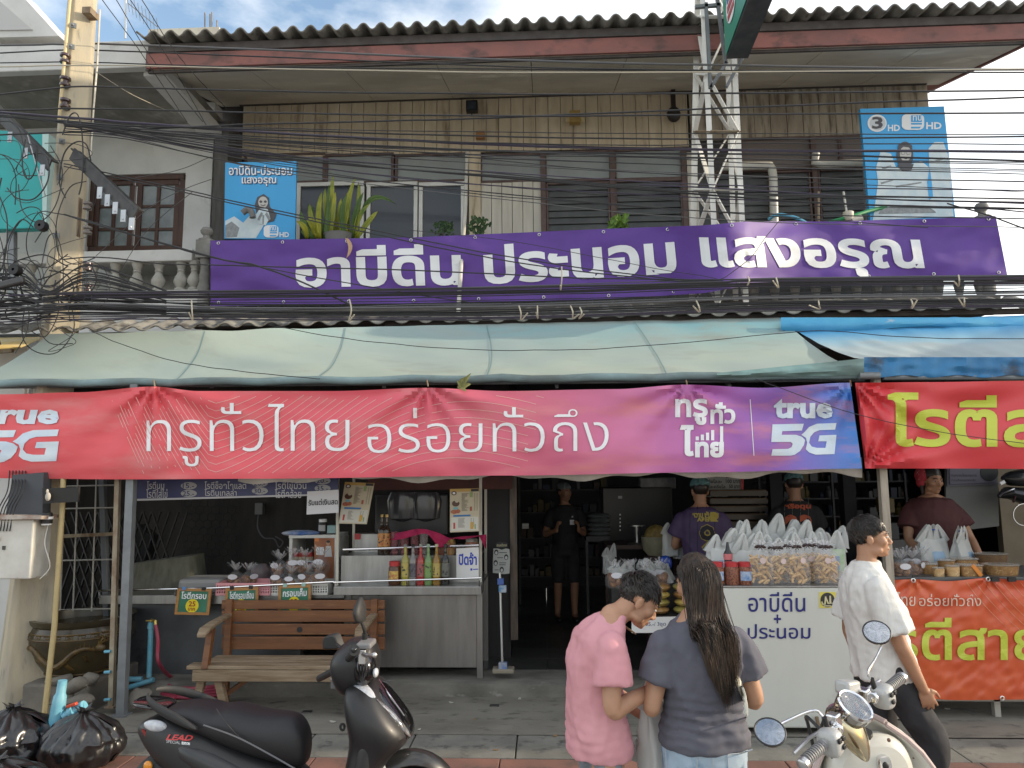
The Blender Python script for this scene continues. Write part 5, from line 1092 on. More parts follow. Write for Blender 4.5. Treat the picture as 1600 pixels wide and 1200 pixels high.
def basket(x0,x1,y0,y1,Y,d,m,label,h=None):
 t=thing('basket',label,'basket',tuple(P((x0+x1)/2,y1,Y)));a,b=P(x0,(y0+y1)/2,Y).x,P(x1,(y0+y1)/2,Y).x;z0,z1=zr,P((x0+x1)/2,y0,Y).z;mb=MB()
 mb.box(a,b,Y,Y+.008,z1-.02,z1);mb.box(a,b,Y,Y+.008,z0,z0+.02);mb.box(a,b,Y+d-.008,Y+d,z0,z1);mb.box(a,a+.008,Y+.008,Y+d-.008,z0,z1);mb.box(b-.008,b,Y+.008,Y+d-.008,z0,z1);mb.box(a+.008,b-.008,Y+.008,Y+d-.008,z0,z0+.01)
 n=int((b-a)/.022)
 for i in range(n+1):x=a+(b-a-.008)*i/n;mb.box(x,x+.010,Y+.001,Y+.007,z0+.02,z1-.02)
 for k in (1,2):z=z0+.02+(z1-z0-.04)*k/3;mb.box(a+.008,b-.008,Y+.0005,Y+.0075,z-.004,z+.004)
 part('lattice',mb,m,t,smooth=False);return t
PINK=mat('pink_plastic',(.62,.28,.30),.45)
basket(337,422,911,927,6.54,.3,PINK,'pale pink plastic basket in the middle of the roti counter')
basket(421,512,912,926,6.56,.33,mat('white_plastic',(.62,.61,.56),.45),'white plastic tray basket holding the cellophane roti bags')
CEL=mat('cellophane',(.6,.6,.62),.06,alpha=.10,coat=.5);ROTI=mat('fried_roti',(.26,.11,.03),.5,c2=(.13,.05,.015),ns=30,c3=(.42,.22,.08),ns3=50,lo3=.55,hi3=.7,bump=.5,bs=80)
def cello(label,s=1.0,content=ROTI,rnd=1):
 t=thing('cellophane_bag',label,'snack bag',(0,0,0),0,'cellophane bags of fried roti on the counter');mb=MB();random.seed(rnd)
 for k in range(7):mb.ell((random.uniform(-.04,.04),random.uniform(-.03,.03),.03+random.uniform(0,.055)),(.04,.035,.03),8,Matrix.Rotation(random.uniform(0,3),3,'Y'))
 part('roti_pieces',mb,content,t,world=False)
 mb=MB();mb.lathe((0,0,0),[(.07,0),(.088,.02),(.09,.08),(.06,.125),(.022,.15),(.022,.155)],14,sy=.8);part('film',mb,CEL,t,world=False)
 mb=MB()
 for k in range(16):
  a=k*6.283/16;r=random.uniform(.05,.085);d=Vector((math.cos(a),.7*math.sin(a),0));n_=Vector((-d.y,d.x,0));b=Vector((0,0,.152));e=b+d*r+Vector((0,0,random.uniform(.03,.085)))
  mb.add([b+d*.015,e-n_*.014,e+d*.012+Vector((0,0,.012)),e+n_*.014],[(0,1,2,3)])
 part('ruffle',mb,mat('cellophane_ruffle',(.62,.62,.64),.1,alpha=.38),t,world=False)
 mb=MB();mb.prism([Vector((.045*math.cos(a),-.078-.0*a,.105+.024*math.sin(a))) for a in [k*.6283 for k in range(10)]],(0,.003,0));part('label_sticker',mb,mat('sticker_white',(.62,.62,.66),.5),t,world=False);return t
cb=cello('x')
spots=[(437,892,6.78,'at the left of the back row by the pink basket'),(459,888,6.80,'second from the left in the back row before the cans'),(476,887,6.79,'in the middle of the back row below the glass case'),(501,887,6.80,'at the right end of the back row under the poster'),(434,910,6.66,'at the front left corner of the white basket'),(455,911,6.66,'second from the left at the front of the white basket'),(481,910,6.66,'third from the left at the front of the white basket'),(497,909,6.66,'at the front right corner of the white basket')]
for i,(px,py,Y,lb) in enumerate(spots):
 q=P(px,py,Y);o=cb if i == 0 else dup(cb,(0,0,0));o.location=(q.x,Y,q.z-.05);o.rotation_euler=(0,0,random.uniform(-.5,.5));s=random.uniform(.9,1.1);o.scale=(s,s,s);o['label']='cellophane roti bag '+lb
for i,(px,lb) in enumerate(((372,'left'),(392,'right'))):
 q=P(px,905,6.85);o=dup(cb,(q.x,6.8,zr+.03),rz=i,label='cellophane roti bag lying in the pink basket, the %s one'%lb)
mb=MB();mb.lathe((P(407,905,7.0).x,7.0,zr),[(.07,0),(.085,.10),(.085,.14),(.088,.14),(.088,.17),(.05,.22)],16);solo('canister',mb,mat('grey_canister',(.10,.10,.10),.4,c2=(.3,.2,.22),ns=3),'round dark canister with pinkish rim behind the pink basket','canister')
# glass case with condensed milk cans
gc=thing('display_case','white framed glass case with milk tins and an orange poster on the roti counter','display case',tuple(P(485,915,6.98)))
YG_=6.98
frame(gc,451,836,527,916,YG_,5,ALU,'frame',.4)
mb=MB();mb.bp(456,876,490,878,YG_+.03,YG_+.35);part('shelf',mb,ALU,gc,smooth=False)
mb=MB();mb.pp([(491,839),(523,839),(523,912),(491,912)],YG_+.01,.006);ps=part('poster',mb,mat('orange_poster',(.42,.16,.06),.5,c2=(.30,.10,.05),ns=5),gc,smooth=False)
for pts,m,z in (([(492,840),(498,840),(498,846),(492,846)],mat('poster_orange',(.7,.22,.05),.5),.003),(blob(512.5,849,2.8,3.6,12),mat('poster_skin',(.5,.3,.2),.5),.006),([(509,853),(517,853),(519,870),(507,870)],mat('poster_shirt',(.6,.6,.6),.5),.005),(blob(512.8,846.3,3.1,2,10),TXT,.0075),([(494,855),(506,855),(506,867),(494,867)],LETW,.003)):flat(ps,pts,YG_+.01,m,'printed_figure',z)
CANR=mat('tin_red',(.45,.05,.05),.35,c2=(.30,.03,.03),ns=30);CANW=mat('tin_cream',(.6,.55,.42),.4,c2=(.3,.2,.1),ns=40)
cn0=thing('milk_tin','x','tin',(0,0,0),0,'milk tins in the glass case')
mb=MB();mb.lathe((0,0,0),[(.036,.042),(.037,.045),(.037,.082),(.033,.085)],16);part('red_band',mb,CANR,cn0,world=False)
mb=MB();mb.lathe((0,0,0),[(.034,0),(.037,.003),(.037,.044)],16);part('cream_band',mb,CANW,cn0,world=False)
for i,(px,py) in enumerate(((461,860),(472,860),(484,860),(461,876),(472,876),(484,876))):
 q=P(px,py-(0 if i<3 else-1),YG_+.06);o=cn0 if i == 0 else dup(cn0,(0,0,0));o.location=(q.x,YG_+.07,P(470,877 if i<3 else 894,YG_+.06).z);o['label']='%s red and cream milk tin on the %s shelf of the white glass case'%(['leftmost','middle','rightmost'][i%3],'upper' if i<3 else 'lower')
mb=MB();mb.ell(P(470,833,7.05),(.19,.09,.03),14);solo('plastic_packet',mb,mat('white_blue_packet',(.55,.58,.62),.4,c2=(.05,.15,.45),ns=5),'crumpled white and blue plastic packet on top of the glass case','packet')
t=jar(504,834,7.08,.14,.042,'black jar with white lid on top of the glass case',mat('black_jar',(.03,.03,.03),.2),LETW,mat('grey_paper',(.4,.4,.42),.5))
mb=MB();mb.bp(511,821,524,833,7.05,7.13);solo('small_box',mb,mat('pale_teal_box',(.28,.42,.44),.6),'small pale teal box beside the black jar on the glass case','box',smooth=False,bev=.004)
wb=solobox('wall_socket',398,786,410,804,8.2,8.28,mat('grey_box',(.16,.16,.155),.6),'grey socket box on the dark wall above the roti counter','socket')
mb=MB();mb.tube(smoothpts([P(404,804,8.2),P(403,825,8.15),P(412,840,8.1),P(428,842,8.1),P(436,855,8.1),P(442,846,8.1),P(430,838,8.1)]),.008,6);solo('flex',mb,CABG,'looped grey flex hanging from the wall socket','cable')
mb=MB()   # hexagonal wire net on the rear wall
for r_ in range(9):
 for c_ in range(7):
  cx=292+c_*12.6+(6.3 if r_%2 else 0);cy=786+r_*11
  for k in range(3):
   a0,a1=R(90+60*k),R(150+60*k);mb.tube([P(cx+7*math.cos(a0),cy-7*math.sin(a0),8.2),P(cx+7*math.cos(a1),cy-7*math.sin(a1),8.2)],.0035,4)
solo('wire_netting',mb,mat('net_wire',(.02,.02,.022),.5),'dark hexagonal wire netting on the wall behind the roti counter','netting')
mb=MB();mb.pp([(205,820),(215,820),(236,838),(228,870),(224,930),(196,930)],7.5,.15);solo('dark_apron',mb,mat('black_fabric',(.008,.008,.009),.9),'black cloth hanging behind the blue grey post','cloth',smooth=False)
# ---------------------------------------------------------------- wooden bench
bn=thing('wooden_bench','weathered brown slatted wooden bench with arm rests in front of the counters','bench',tuple(G(440,1100,0)))
BR1=mat('brown_bench_wood',(.18,.072,.026),.55,c2=(.115,.045,.017),ns=2.5,st=(1,4,9),c3=(.23,.11,.045),ns3=3,lo3=.6,hi3=.75,bump=.15,bs=20,bst=(1,5,12));BR2=mat('bleached_bench_wood',(.28,.215,.145),.75,c2=(.17,.115,.065),ns=3,st=(1,6,9),c3=(.12,.07,.035),ns3=4,lo3=.6,hi3=.75,bump=.3,bs=20,bst=(1,6,12))
YK=6.32
for y0,y1 in ((938,952),(954,972),(975,992),(995,1015)):
 mb=MB();mb.bp(346,y0,601,y1,YK-.0,YK+.025);part('back_slat',mb,BR1,bn,smooth=False,bev=.005)
zse=P(440,1040,5.9).z;bx0,bx1=P(296,1045,5.88).x,P(575,1045,5.88).x
bk0,bk1=P(346,1015,YK).x,P(601,1015,YK).x
for k,(Y,w) in enumerate(((5.95,.13),(6.09,.10),(6.20,.10))):
 mb=MB();mb.box((bx0-.03 if k == 0 else bk0),bk1-.02,Y-w/2,Y+w/2-.008,zse-.03,zse);part('seat_slat',mb,BR2,bn,smooth=False,bev=.006)
mb=MB();mb.box(bx0+.02,bk1-.04,5.885,5.925,zse-.12,zse-.032);part('front_apron',mb,BR2,bn,smooth=False,bev=.006)
for x,s in ((bk0+.06,1),(bk1-.09,-1)):
 mb=MB();mb.bar((x,YK-.03,.0),(x,YK-.005,P(440,936,YK).z),.055,.05,up=(0,1,0));part('rear_leg',mb,BR1,bn,smooth=False,bev=.004)
 mb=MB();mb.bar((x,5.9,zse-.03),(x,5.98,zse+.27),.05,.06,up=(0,1,0));part('arm_support',mb,BR1,bn,smooth=False,bev=.005)
 mb=MB();mb.loft([[(x+a*w,y,z+b) for a,b in ((-1,0),(1,0),(1,.03),(-1,.03))] for y,z,w in ((5.80,zse+.23,.035),(5.86,zse+.265,.045),(6.0,zse+.285,.04),(6.3,zse+.30,.03))]);part('arm_rest',mb,BR2,bn,smooth=False,bev=.008)
 for dx in (-.05,.10):
  mb=MB();mb.bar((x+dx*1.8,5.93,0),(x+dx*.6,5.95,zse-.03),.06,.05,up=(0,1,0));part('leg',mb,BR2,bn,smooth=False,bev=.004)
 mb=MB();mb.bar((x,5.98,.06),(x+s*.42,6.1,zse-.05),.05,.035);part('brace',mb,BR1,bn,smooth=False,bev=.004)
mb=MB();q=P(468,984,YK-.004);mb.tube([q,q+Vector((0,.01,0))],.024,16);part('knot_hole',mb,BLACK,bn)
# ---------------------------------------------------------------- tap, hose, pipes
tp=thing('garden_tap','brass lever tap on a pale blue plastic riser before the grey counter panel','tap',tuple(P(233,1055,6.45)))
mb=MB();mb.tube([P(233,1058,6.45),P(236,975,6.45)],.022,10);mb.tube([P(235,982,6.45),P(237,972,6.45)],.028,10);part('riser_pipe',mb,PVCB,tp)
BRS=mat('brass',(.5,.38,.12),.35,.9)
mb=MB();mb.tube([P(237,975,6.45),P(237,969,6.45),P(243,971,6.40),P(243,978,6.40)],.014,8);mb.bar(P(228,970,6.42),P(242,969,6.42),.012,.008);part('valve',mb,BRS,tp)
mb=MB();pts=[P(243,975,6.40),P(247,1000,6.42),P(249,1040,6.40)]
c=G(302,1083,.0);c=Vector((G(305,1085,0).x,G(305,1085,0).y,0))
hz=smoothpts([P(243,976,6.40),P(247,1000,6.38),P(248,1035,6.30),Vector((c.x-.27,c.y+.13,.10)),Vector((c.x-.12,c.y+.2,.04))],6)
for k in range(6):
 for j in range(24):
  a=math.pi*.62-j/24*2*math.pi;r=.27-.018*k;hz.append(Vector((c.x+r*math.cos(a)*1.05,c.y+r*.62*math.sin(a),.022+.021*(k%4)+.006*nf(j*.7,k))))
hz += smoothpts([hz[-1],Vector((c.x-.1,c.y-.19,.02)),Vector((c.x-.42,c.y-.12,.016)),Vector((c.x-.5,c.y-.05,.016))],5)
mb.tube(hz,.016,8);solo('hose',mb,mat('raspberry_hose',(.36,.05,.085),.45,c2=(.28,.04,.07),ns=5),'raspberry red hose hanging from the tap and coiled under the bench','hose')
bp_=thing('water_pipe','thick pale blue plastic standpipe with red handled valve by the rubbish bags','pipe',tuple(G(78,1190,0)))
mb=MB();mb.tube([P(72,1200,5.0),P(85,1140,5.0),P(92,1100,5.0),P(94,1088,5.0),P(95,1083,5.0),P(98,1063,5.0)],[.045,.045,.043,.04,.03,.028],12);part('standpipe',mb,PVCB,bp_)
mb=MB();mb.tube([P(98,1120,5.0),P(112,1112,5.02),P(133,1104,5.05)],.026,10);mb.tube([P(110,1114,5.02),P(116,1110,5.02)],.04,10);mb.tube([P(126,1106,5.04),P(132,1103,5.04)],.038,10);part('branch_pipe',mb,PVCB,bp_)
mb=MB();mb.bar(P(105,1104,5.0),P(120,1099,5.0),.03,.02);part('valve_handle',mb,mat('orange_red_plastic',(.55,.07,.03),.4),bp_,bev=.005)
for a,b,lb in (((148,1062),(222,1061),'pale blue plastic pipe lying behind the rusty post, the rear one'),((195,1076),(240,1062),'short pale blue plastic pipe slanting to the foot of the tap')):
 mb=MB();mb.tube([P(*a,6.45),P(*b,6.45)],.022,10);solo('water_pipe',mb,PVCB,lb,'pipe')
# dragon pot on stones, gate
pt=thing('dragon_jar','big dark glazed water jar with gold dragon relief standing on stones','water jar',tuple(P(118,1052,6.2)))
q=P(126,1052,6.35);h=P(126,960,6.35).z-q.z
GLZ=mat('dark_glaze',(.035,.028,.018),.25,c2=(.06,.045,.02),ns=4);GLD=mat('gold_glaze',(.12,.072,.018),.45,c2=(.05,.03,.01),ns=20,bump=.4)
rp=[(.24,0),(.26,h*.06),(.34,h*.3),(.40,h*.6),(.41,h*.75),(.38,h*.88),(.40,h*.93),(.41,h),(.37,h),(.36,h*.85)]
mb=MB();mb.lathe(q,rp,36);part('jar_body',mb,GLZ,pt)
def rad(z):
 for (r0,z0),(r1,z1) in zip(rp,rp[1:]):
  if z0 <= z <= z1 and z1>z0:return r0+(r1-r0)*(z-z0)/(z1-z0)
 return .3
def onj(a,z,o=.006):r=rad(z)+o;return q+Vector((r*math.sin(a),-r*math.cos(a),z))
mb=MB()
for z in (h*.80,h*.71):mb.tube([onj(-1.6+3.2*i/24,z,.002) for i in range(25)],.006,5)
for k in range(14):
 a=-1.5+.22*k;z=h*.735;mb.tube([onj(a,z,0),onj(a,z+h*.045,0),onj(a+.13,z+h*.045,0),onj(a+.13,z+h*.012,0),onj(a+.06,z+h*.012,0),onj(a+.06,z+h*.03,0)],.004,4)
mb.tube([onj(-1.6+3.2*i/24,h*.1,.002) for i in range(25)],.008,5);part('key_pattern_band',mb,GLD,pt)
mb=MB();body=[(-1.3,.30),(-1.0,.42),(-.75,.56),(-.5,.55),(-.3,.38),(-.05,.27),(.2,.36),(.4,.50),(.6,.56),(.8,.52)]
bs_=smoothpts([onj(a,h*z,.0) for a,z in body],5);mb.tube(bs_,[.012+.014*math.sin(math.pi*i/(len(bs_)-1)) for i in range(len(bs_))],8)
for i in range(2,len(bs_)-1,2):c0=bs_[i];mb.tube([c0,c0+Vector((random.uniform(-.01,.01),-.01,.055))],[.012,.002],4)
hd=onj(.88,h*.55,.01);mb.ell(hd,(.05,.025,.035),10)
for k in range(6):mb.tube(smoothpts([hd,hd+Vector((.03*math.cos(k),-.01,.05+.01*k)),hd+Vector((.08*math.cos(k*1.1),0,.07+.02*math.sin(k)))],3),[.008]*6+[.002],4)
for a,z in ((-.5,.3),(.25,.2),(.6,.33)):
 for k in range(3):mb.tube([onj(a,h*(z+.1)),onj(a+.06+.05*k,h*z)],[.014,.004],5)
part('dragon_relief',mb,GLD,pt)
STN=mat('rubble_stone',(.19,.17,.14),.9,c2=(.11,.10,.085),ns=4,bump=.4,bs=30)
def rock(px,py,Y,s,label,sd=1):
 mb=MB();mb.ell(P(px,py,Y),s,12)
 for i,v in enumerate(mb.v):v += Vector((nf(v.x*7,v.y*7,sd),nf(v.y*7,v.z*9,sd+3),nf(v.z*8,v.x*8,sd+5)))*.05
 return solo('stone',mb,STN,label,'stone','stones under the dragon jar')
for i,(px,py,s,lb) in enumerate(((118,1071,(.09,.07,.05),'pale rounded stone topmost under the right of the dragon jar'),(90,1090,(.10,.08,.05),'flat brown stone behind the blue standpipe'),(125,1092,(.11,.08,.045),'flat stone in the second course under the dragon jar'),(142,1058,(.08,.08,.06),'dark square stone against the side of the dragon jar'),(112,1120,(.12,.09,.05),'large low stone beside the red valve handle'),(130,1125,(.10,.08,.04),'long flat stone behind the knotted rubbish bag'),(92,1065,(.10,.09,.05),'grey stone under the left of the dragon jar'))):
 rock(px,py,5.75 if i not in (3,6) else 6.0,s,lb,i)
mb=MB();mb.box(P(66,1080,6.2).x,P(165,1080,6.2).x,5.95,6.7,-.02,P(118,1056,6.2).z);solo('stone_plinth',mb,STN,'rough masonry plinth carrying the dragon jar','plinth',smooth=False,bev=.02)
rock(217,1088,6.0,(.10,.07,.07),'broken brick lump wedged by the foot of the blue grey post',9)
gt=thing('lattice_gate','folding black lattice gate behind a thin white wire grid on the left','gate',tuple(P(130,960,7.0)))
mb=MB()
for k in range(12):
 x=84+k*14;mb.bar(P(x,800,7.0),P(x+55,960,7.0),.028,.01);mb.bar(P(x+55,800,7.02),P(x,960,7.02),.028,.01)
part('lattice_bars',mb,mat('gate_black',(.028,.027,.027),.6),gt,smooth=False)
mb=MB()
for x in (100,120,149):mb.tube([P(x+2,740,6.6),P(x-6,955,6.6)],.007,5)
for y in (760,795,836,876,953):mb.tube([P(92,y,6.6),P(182,y-2,6.6)],.007,5)
part('wire_grid',mb,mat('grey_white_wire',(.32,.31,.28),.5),gt)
mb=MB();mb.bar(P(92,838,6.58),P(182,834,6.58),.02,.03);part('cross_rail',mb,RUST,gt,smooth=False)
mb=MB();mb.pp([(66,763),(123,761),(122,784),(67,787)],5.75,.02);solo('black_board',mb,mat('black_ply',(.014,.013,.012),.6),'small black board hung in front of the lattice gate','board',smooth=False)
mb=MB();mb.ell(P(75,776,5.72),(.022,.015,.035),10);mb.ell(P(74,768,5.72),(.01,.01,.02),8);solo('plaster_ornament',mb,mat('old_plaster',(.45,.42,.36),.7),'tiny pale plaster ornament on the small black board','ornament')
# rubbish bags
BAG=mat('black_bin_bag',(.010,.010,.011),.28,spec=.6,coat=.2)
def binbag(px,pz_,Y,r,h,label,sd,knot=True):
 q=P(px,pz_,Y);q.z=.0;t=thing('rubbish_bag',label,'rubbish bag',tuple(q),0,'black rubbish bags at the pole foot');mb=MB();nu,nv=90,26
 def f(u,v):
  a=u*2*math.pi;base=[(0,.55),(.08,.85),(.25,1.0),(.5,.98),(.7,.78),(.85,.45),(.94,.14),(.965,.09),(1,.16)]
  for (v0,r0),(v1,r1) in zip(base,base[1:]):
   if v0 <= v <= v1:k=(v-v0)/(v1-v0);rr=r0+(r1-r0)*k;break
  cr_=max(0,v-.25)
  rr *= 1+(.06+.22*cr_)*(abs(math.sin(a*7+sd+2.2*nf(a,v*3,sd)))-.5)+.10*nf(math.cos(a)*2.2,math.sin(a)*2.2,v*4+sd)+.05*nf(math.cos(a)*6,math.sin(a)*6,v*10+sd)
  return Vector((r*rr*math.cos(a),r*.9*rr*math.sin(a),h*v+.02*nf(a*2,v*6,sd)))
 mb.grid(f,nu,nv);part('bag_skin',mb,BAG,t,world=False)
 mb=MB()
 for k in range(5):a=k*1.256;mb.tube([Vector((0,0,h*.96)),Vector((.03*math.cos(a),.03*math.sin(a),h*1.0)),Vector((.07*math.cos(a),.05*math.sin(a),h*1.03+.02*(k%2)))],[.022,.016,.004],5,flat=.4)
 part('knot',mb,BAG,t,world=False);return t
binbag(126,1200,4.95,.25,.35,'knotted black rubbish bag in front of the blue standpipe',1)
binbag(14,1200,4.95,.28,.37,'black rubbish bag slumped against the utility pole foot',4)
binbag(-5,1200,4.35,.28,.26,'low black rubbish bag at the extreme left edge',8)
# mop and health notice
mp_=thing('mop','flat mop with steel handle and blue labels leaning at the dark pillar','mop',tuple(P(785,1048,6.6)))
mb=MB();mb.tube([P(785,1045,6.6),P(781,895,6.7)],.011,8);part('handle',mb,mat('mop_steel',(.5,.5,.5),.3,.8),mp_)
mb=MB();mb.bp(769,1046,803,1053,6.54,6.66);part('mop_pad',mb,mat('dirty_mop',(.25,.22,.17),.9,bump=.3),mp_,smooth=False,bev=.01)
mb=MB();mb.bp(779,1036,792,1048,6.55,6.6);part('mop_joint',mb,mat('grey_plastic',(.35,.35,.36),.5,c2=(.05,.15,.4),ns=15),mp_,smooth=False)
mb=MB();mb.bp(777,904,787,914,6.66,6.69);part('blue_sleeve',mb,mat('blue_sleeve',(.06,.12,.36),.5),mp_,smooth=False,bev=.004)
mb=MB();mb.bp(779,915,791,926,6.65,6.69);part('blue_tag',mb,mat('cyan_tag',(.03,.22,.45),.5,c2=(.5,.5,.5),ns=18),mp_,smooth=False,bev=.004)
hn=thing('hygiene_notice','grey wavy edged hygiene notice with four small masked faces on the dark pillar','notice',tuple(P(783,898,6.95)))
YH=7.0
flat(hn,[(771,857),(778,857),(784,859),(790,857),(796,858),(797,875),(796,896),(788,897),(780,896),(770,895),(770,880)],YH,mat('grey_green_paper',(.42,.44,.42),.6),'sheet',0)
flat(hn,[(774,850),(778,847),(790,847),(794,850),(790,856),(777,856)],YH,mat('dark_header',(.03,.03,.035),.6),'header',0)
lettering('สวมหน้ากาก',rectmap(776,849,792,854,YH),mat('print_cream',(.42,.40,.25),.5),hn,off=.03,lift=.003)
for x,y in ((775.5,863),(791,870.5),(774.5,879.5),(784,890)):
 flat(hn,blob(x,y,3.3,4.5,14),YH,TXT,'printed_head',.003);flat(hn,blob(x,y+1,2,2.6,12),YH,GREYP,'printed_face',.005)
mb=MB()
for x0,x1,y in ((780,792,863),(777,786,871),(780,791,879),(780,790,882),(773,779,890)):mb.pp([(x0,y),(x1,y),(x1,y+1),(x0,y+1)],YH-.003,.001)
part('printed_text',mb,TXT,hn,smooth=False)
# ---------------------------------------------------------------- white freezer counter
random.seed(17)
YF=5.6
fz=thing('white_counter','tall white metal counter lettered in navy Thai beside the doorway','counter',tuple(P(1230,1140,YF)))
WM_=mat('white_enamel',(.57,.59,.55),.45,c2=(.51,.53,.485),ns=2,st=(1,1,.4),c3=(.38,.35,.29),ns3=5,lo3=.62,hi3=.8,rv=.12,bump=.06,bs=4)
x0,x1=P(1126,1000,YF).x,P(1331,1000,YF).x;zb,zt=P(1230,1138,YF).z,P(1230,918,YF).z
mb=MB();mb.box(x0,x1,YF,YF+.70,zb,zt);part('cabinet',mb,WM_,fz,smooth=False,bev=.012)
mb=MB();mb.box(x0-.005,x1+.005,YF-.005,YF+.76,zt,zt+.012);part('top_sheet',mb,STEEL,fz,smooth=False,bev=.003)
for x in (x0+.05,x1-.05):
 for y in (YF+.05,YF+.7):mb=MB();mb.box(x-.025,x+.025,y-.025,y+.025,0,zb);part('leg',mb,DARKM,fz,smooth=False)
mb=MB();mb.bar(P(1276,1120,YF-.02),P(1280,1140,YF-.02),.02);mb.bar(P(1278,1133,YF-.03),P(1320,1137,YF-.05),.015);part('broken_hinge',mb,RUST,fz)
NAV=mat('navy_letter',(.012,.016,.15),.5)
lettering('อาบีดีน',rectmap(1169,925,1258,956,YF),NAV,fz,off=.008,lift=.004);lettering('+',rectmap(1209,960,1220,974,YF),NAV,fz,off=.02,lift=.004);lettering('ประนอม',rectmap(1168,975,1266,998,YF),NAV,fz,off=.008,lift=.004)
flat(fz,[(1280,925),(1306,925),(1306,950),(1280,950)],YF,mat('sticker_yellow',(.62,.55,.10),.5),'certificate_sticker',.003)
flat(fz,blob(1293,937.5,11,11.5,28),YF,TXT,'sticker_disc',.005)
mb=MB()
for pts in ([(1284,940),(1285,944),(1289,944),(1290,932)],[(1290,934),(1294,943),(1297,943),(1297,931)],[(1297,931),(1298,943),(1303,942),(1303,939)]):mb.tube([P(x,y,YF-.008) for x,y in pts],.006,5)
mb.pp([(1287,946),(1299,946),(1299,947.5),(1287,947.5)],YF-.008,.002);part('sticker_script',mb,mat('sticker_cream',(.6,.56,.35),.5),fz,smooth=False)
flat(fz,[(1287,946),(1299,946),(1299,947.2),(1287,947.2)],YF,mat('sticker_cream',(.6,.56,.35),.5),'sticker_text',.007)
# red lidded jars
GRAN=mat('brown_granules',(.16,.045,.025),.5,c2=(.32,.13,.07),ns=60,c3=(.07,.02,.012),ns3=80,lo3=.5,hi3=.6,bump=.6,bs=120)
BLBL=mat('blue_white_label',(.42,.50,.60),.5,c2=(.08,.20,.45),ns=30)
for i,(px,lb) in enumerate(((1121,'behind the long haired woman'),(1144,'middle one without a label'),(1165,'next to the crisp bags'))):
 q=P(px,918,YF+.07);jar(px,918,YF+.08,.165,.054,'red lidded jar of brown granules on the white counter, '+lb,GRAN,REDL,BLBL if i != 1 else None,z=zt+.012,group='red lidded jars on the white counter')
mb=MB();q=P(1138,880,YF+.2);mb.lathe((q.x,YF+.2,zt+.012),[(.03,0),(.03,.17),(.033,.172),(.033,.215),(.018,.24),(.008,.30)],12);sqb=solo('squeeze_bottle',mb,mat('black_pink_bottle',(.02,.02,.022),.3),'small black spouted bottle with coral pink collar behind the red lidded jars','bottle')
mb=MB();mb.lathe((q.x,YF+.2,zt+.18),[(.035,0),(.035,.045)],12);part('collar',mb,mat('coral_plastic',(.55,.16,.17),.4),sqb,label='coral pink collar')
mb=MB();mb.pp([(1103,876),(1130,876),(1130,890),(1103,890)],YF+.18,.004);t_=solo('acrylic_label',mb,mat('acrylic',(.4,.36,.42),.1,alpha=.6),'clear acrylic label holder with purple squares behind the jars','label holder',smooth=False)
mb=MB()
for x in (1108,1114,1120):mb.pp([(x,880),(x+3,880),(x+3,883),(x,883)],YF+.176,.002)
part('purple_mark',mb,mat('purple_print',(.20,.04,.28),.5),t_,smooth=False)
# bags of roti sticks
STK=mat('roti_sticks',(.50,.31,.12),.6,c2=(.62,.43,.20),ns=14,c3=(.36,.19,.06),ns3=22,lo3=.58,hi3=.72,bump=.3,bs=60)
FILM=mat('clear_bag_film',(.62,.62,.64),.05,alpha=.16,coat=.6);BOW=mat('dark_wire_bow',(.03,.012,.012),.4)
def stickbag(rnd):
 random.seed(rnd);t=thing('roti_stick_bag','x','snack bag',(0,0,0),0,'bags of roti sticks on the white counter');mb=MB()
 for k in range(46):
  c=Vector((random.uniform(-.055,.055),random.uniform(-.04,.035),.02+.17*random.random()));d=Vector((random.uniform(-1,1),random.uniform(-.35,.35),random.uniform(-.9,.9))).normalized()*random.uniform(.025,.04)
  a,b=c-d,c+d
  for p in (a,b):p.x=max(-.075,min(.075,p.x));p.z=max(.01,p.z);p.y=max(-.052,min(.05,p.y))
  mb.tube([a,(a+b)/2+Vector((0,0,.003)),b],[.0085,.0105,.008],6)
 part('roti_sticks',mb,STK,t,world=False)
 mb=MB();mb.loft([[(x*w,y*d,z) for x,y in [(math.copysign(abs(math.cos(a)) ** .5,math.cos(a)),math.copysign(abs(math.sin(a)) ** .5,math.sin(a))) for a in [k*.3927 for k in range(16)]]] for w,d,z in ((.08,.058,0),(.085,.064,.05),(.084,.06,.16),(.075,.05,.20),(.05,.03,.235),(.018,.012,.262))]);part('film',mb,FILM,t,world=False)
 mb=MB()
 for k in range(9):
  a=-1.3+2.6*k/8;b=Vector((0,0,.262));e=b+Vector((.055*math.sin(a),.02*(-1) ** k,.045*math.cos(a)+.008));n_=Vector((.009,0,0));mb.add([b-n_*.3,b+n_*.3,e+n_,e-n_],[(0,1,2,3)])
 part('film_top',mb,mat('film_crinkle',(.6,.6,.62),.08,alpha=.45),t,world=False)
 mb=MB()
 for s in (-1,1):mb.ell((s*.02,-.012,.268),(.022,.008,.011),8,Matrix.Rotation(.4*s,3,'Y'));mb.tube([(0,-.012,.266),(s*.014,-.016,.245)],.004,4)
 part('bow',mb,BOW,t,world=False)
 mb=MB();mb.prism([Vector((.012+.021*math.cos(a),-.068,.175+.021*math.sin(a))) for a in [k*.3927 for k in range(16)]],(0,.002,0));part('round_label',mb,mat('label_pinkish',(.60,.48,.46),.5),t,world=False);return t
protos=[stickbag(1),stickbag(2)]
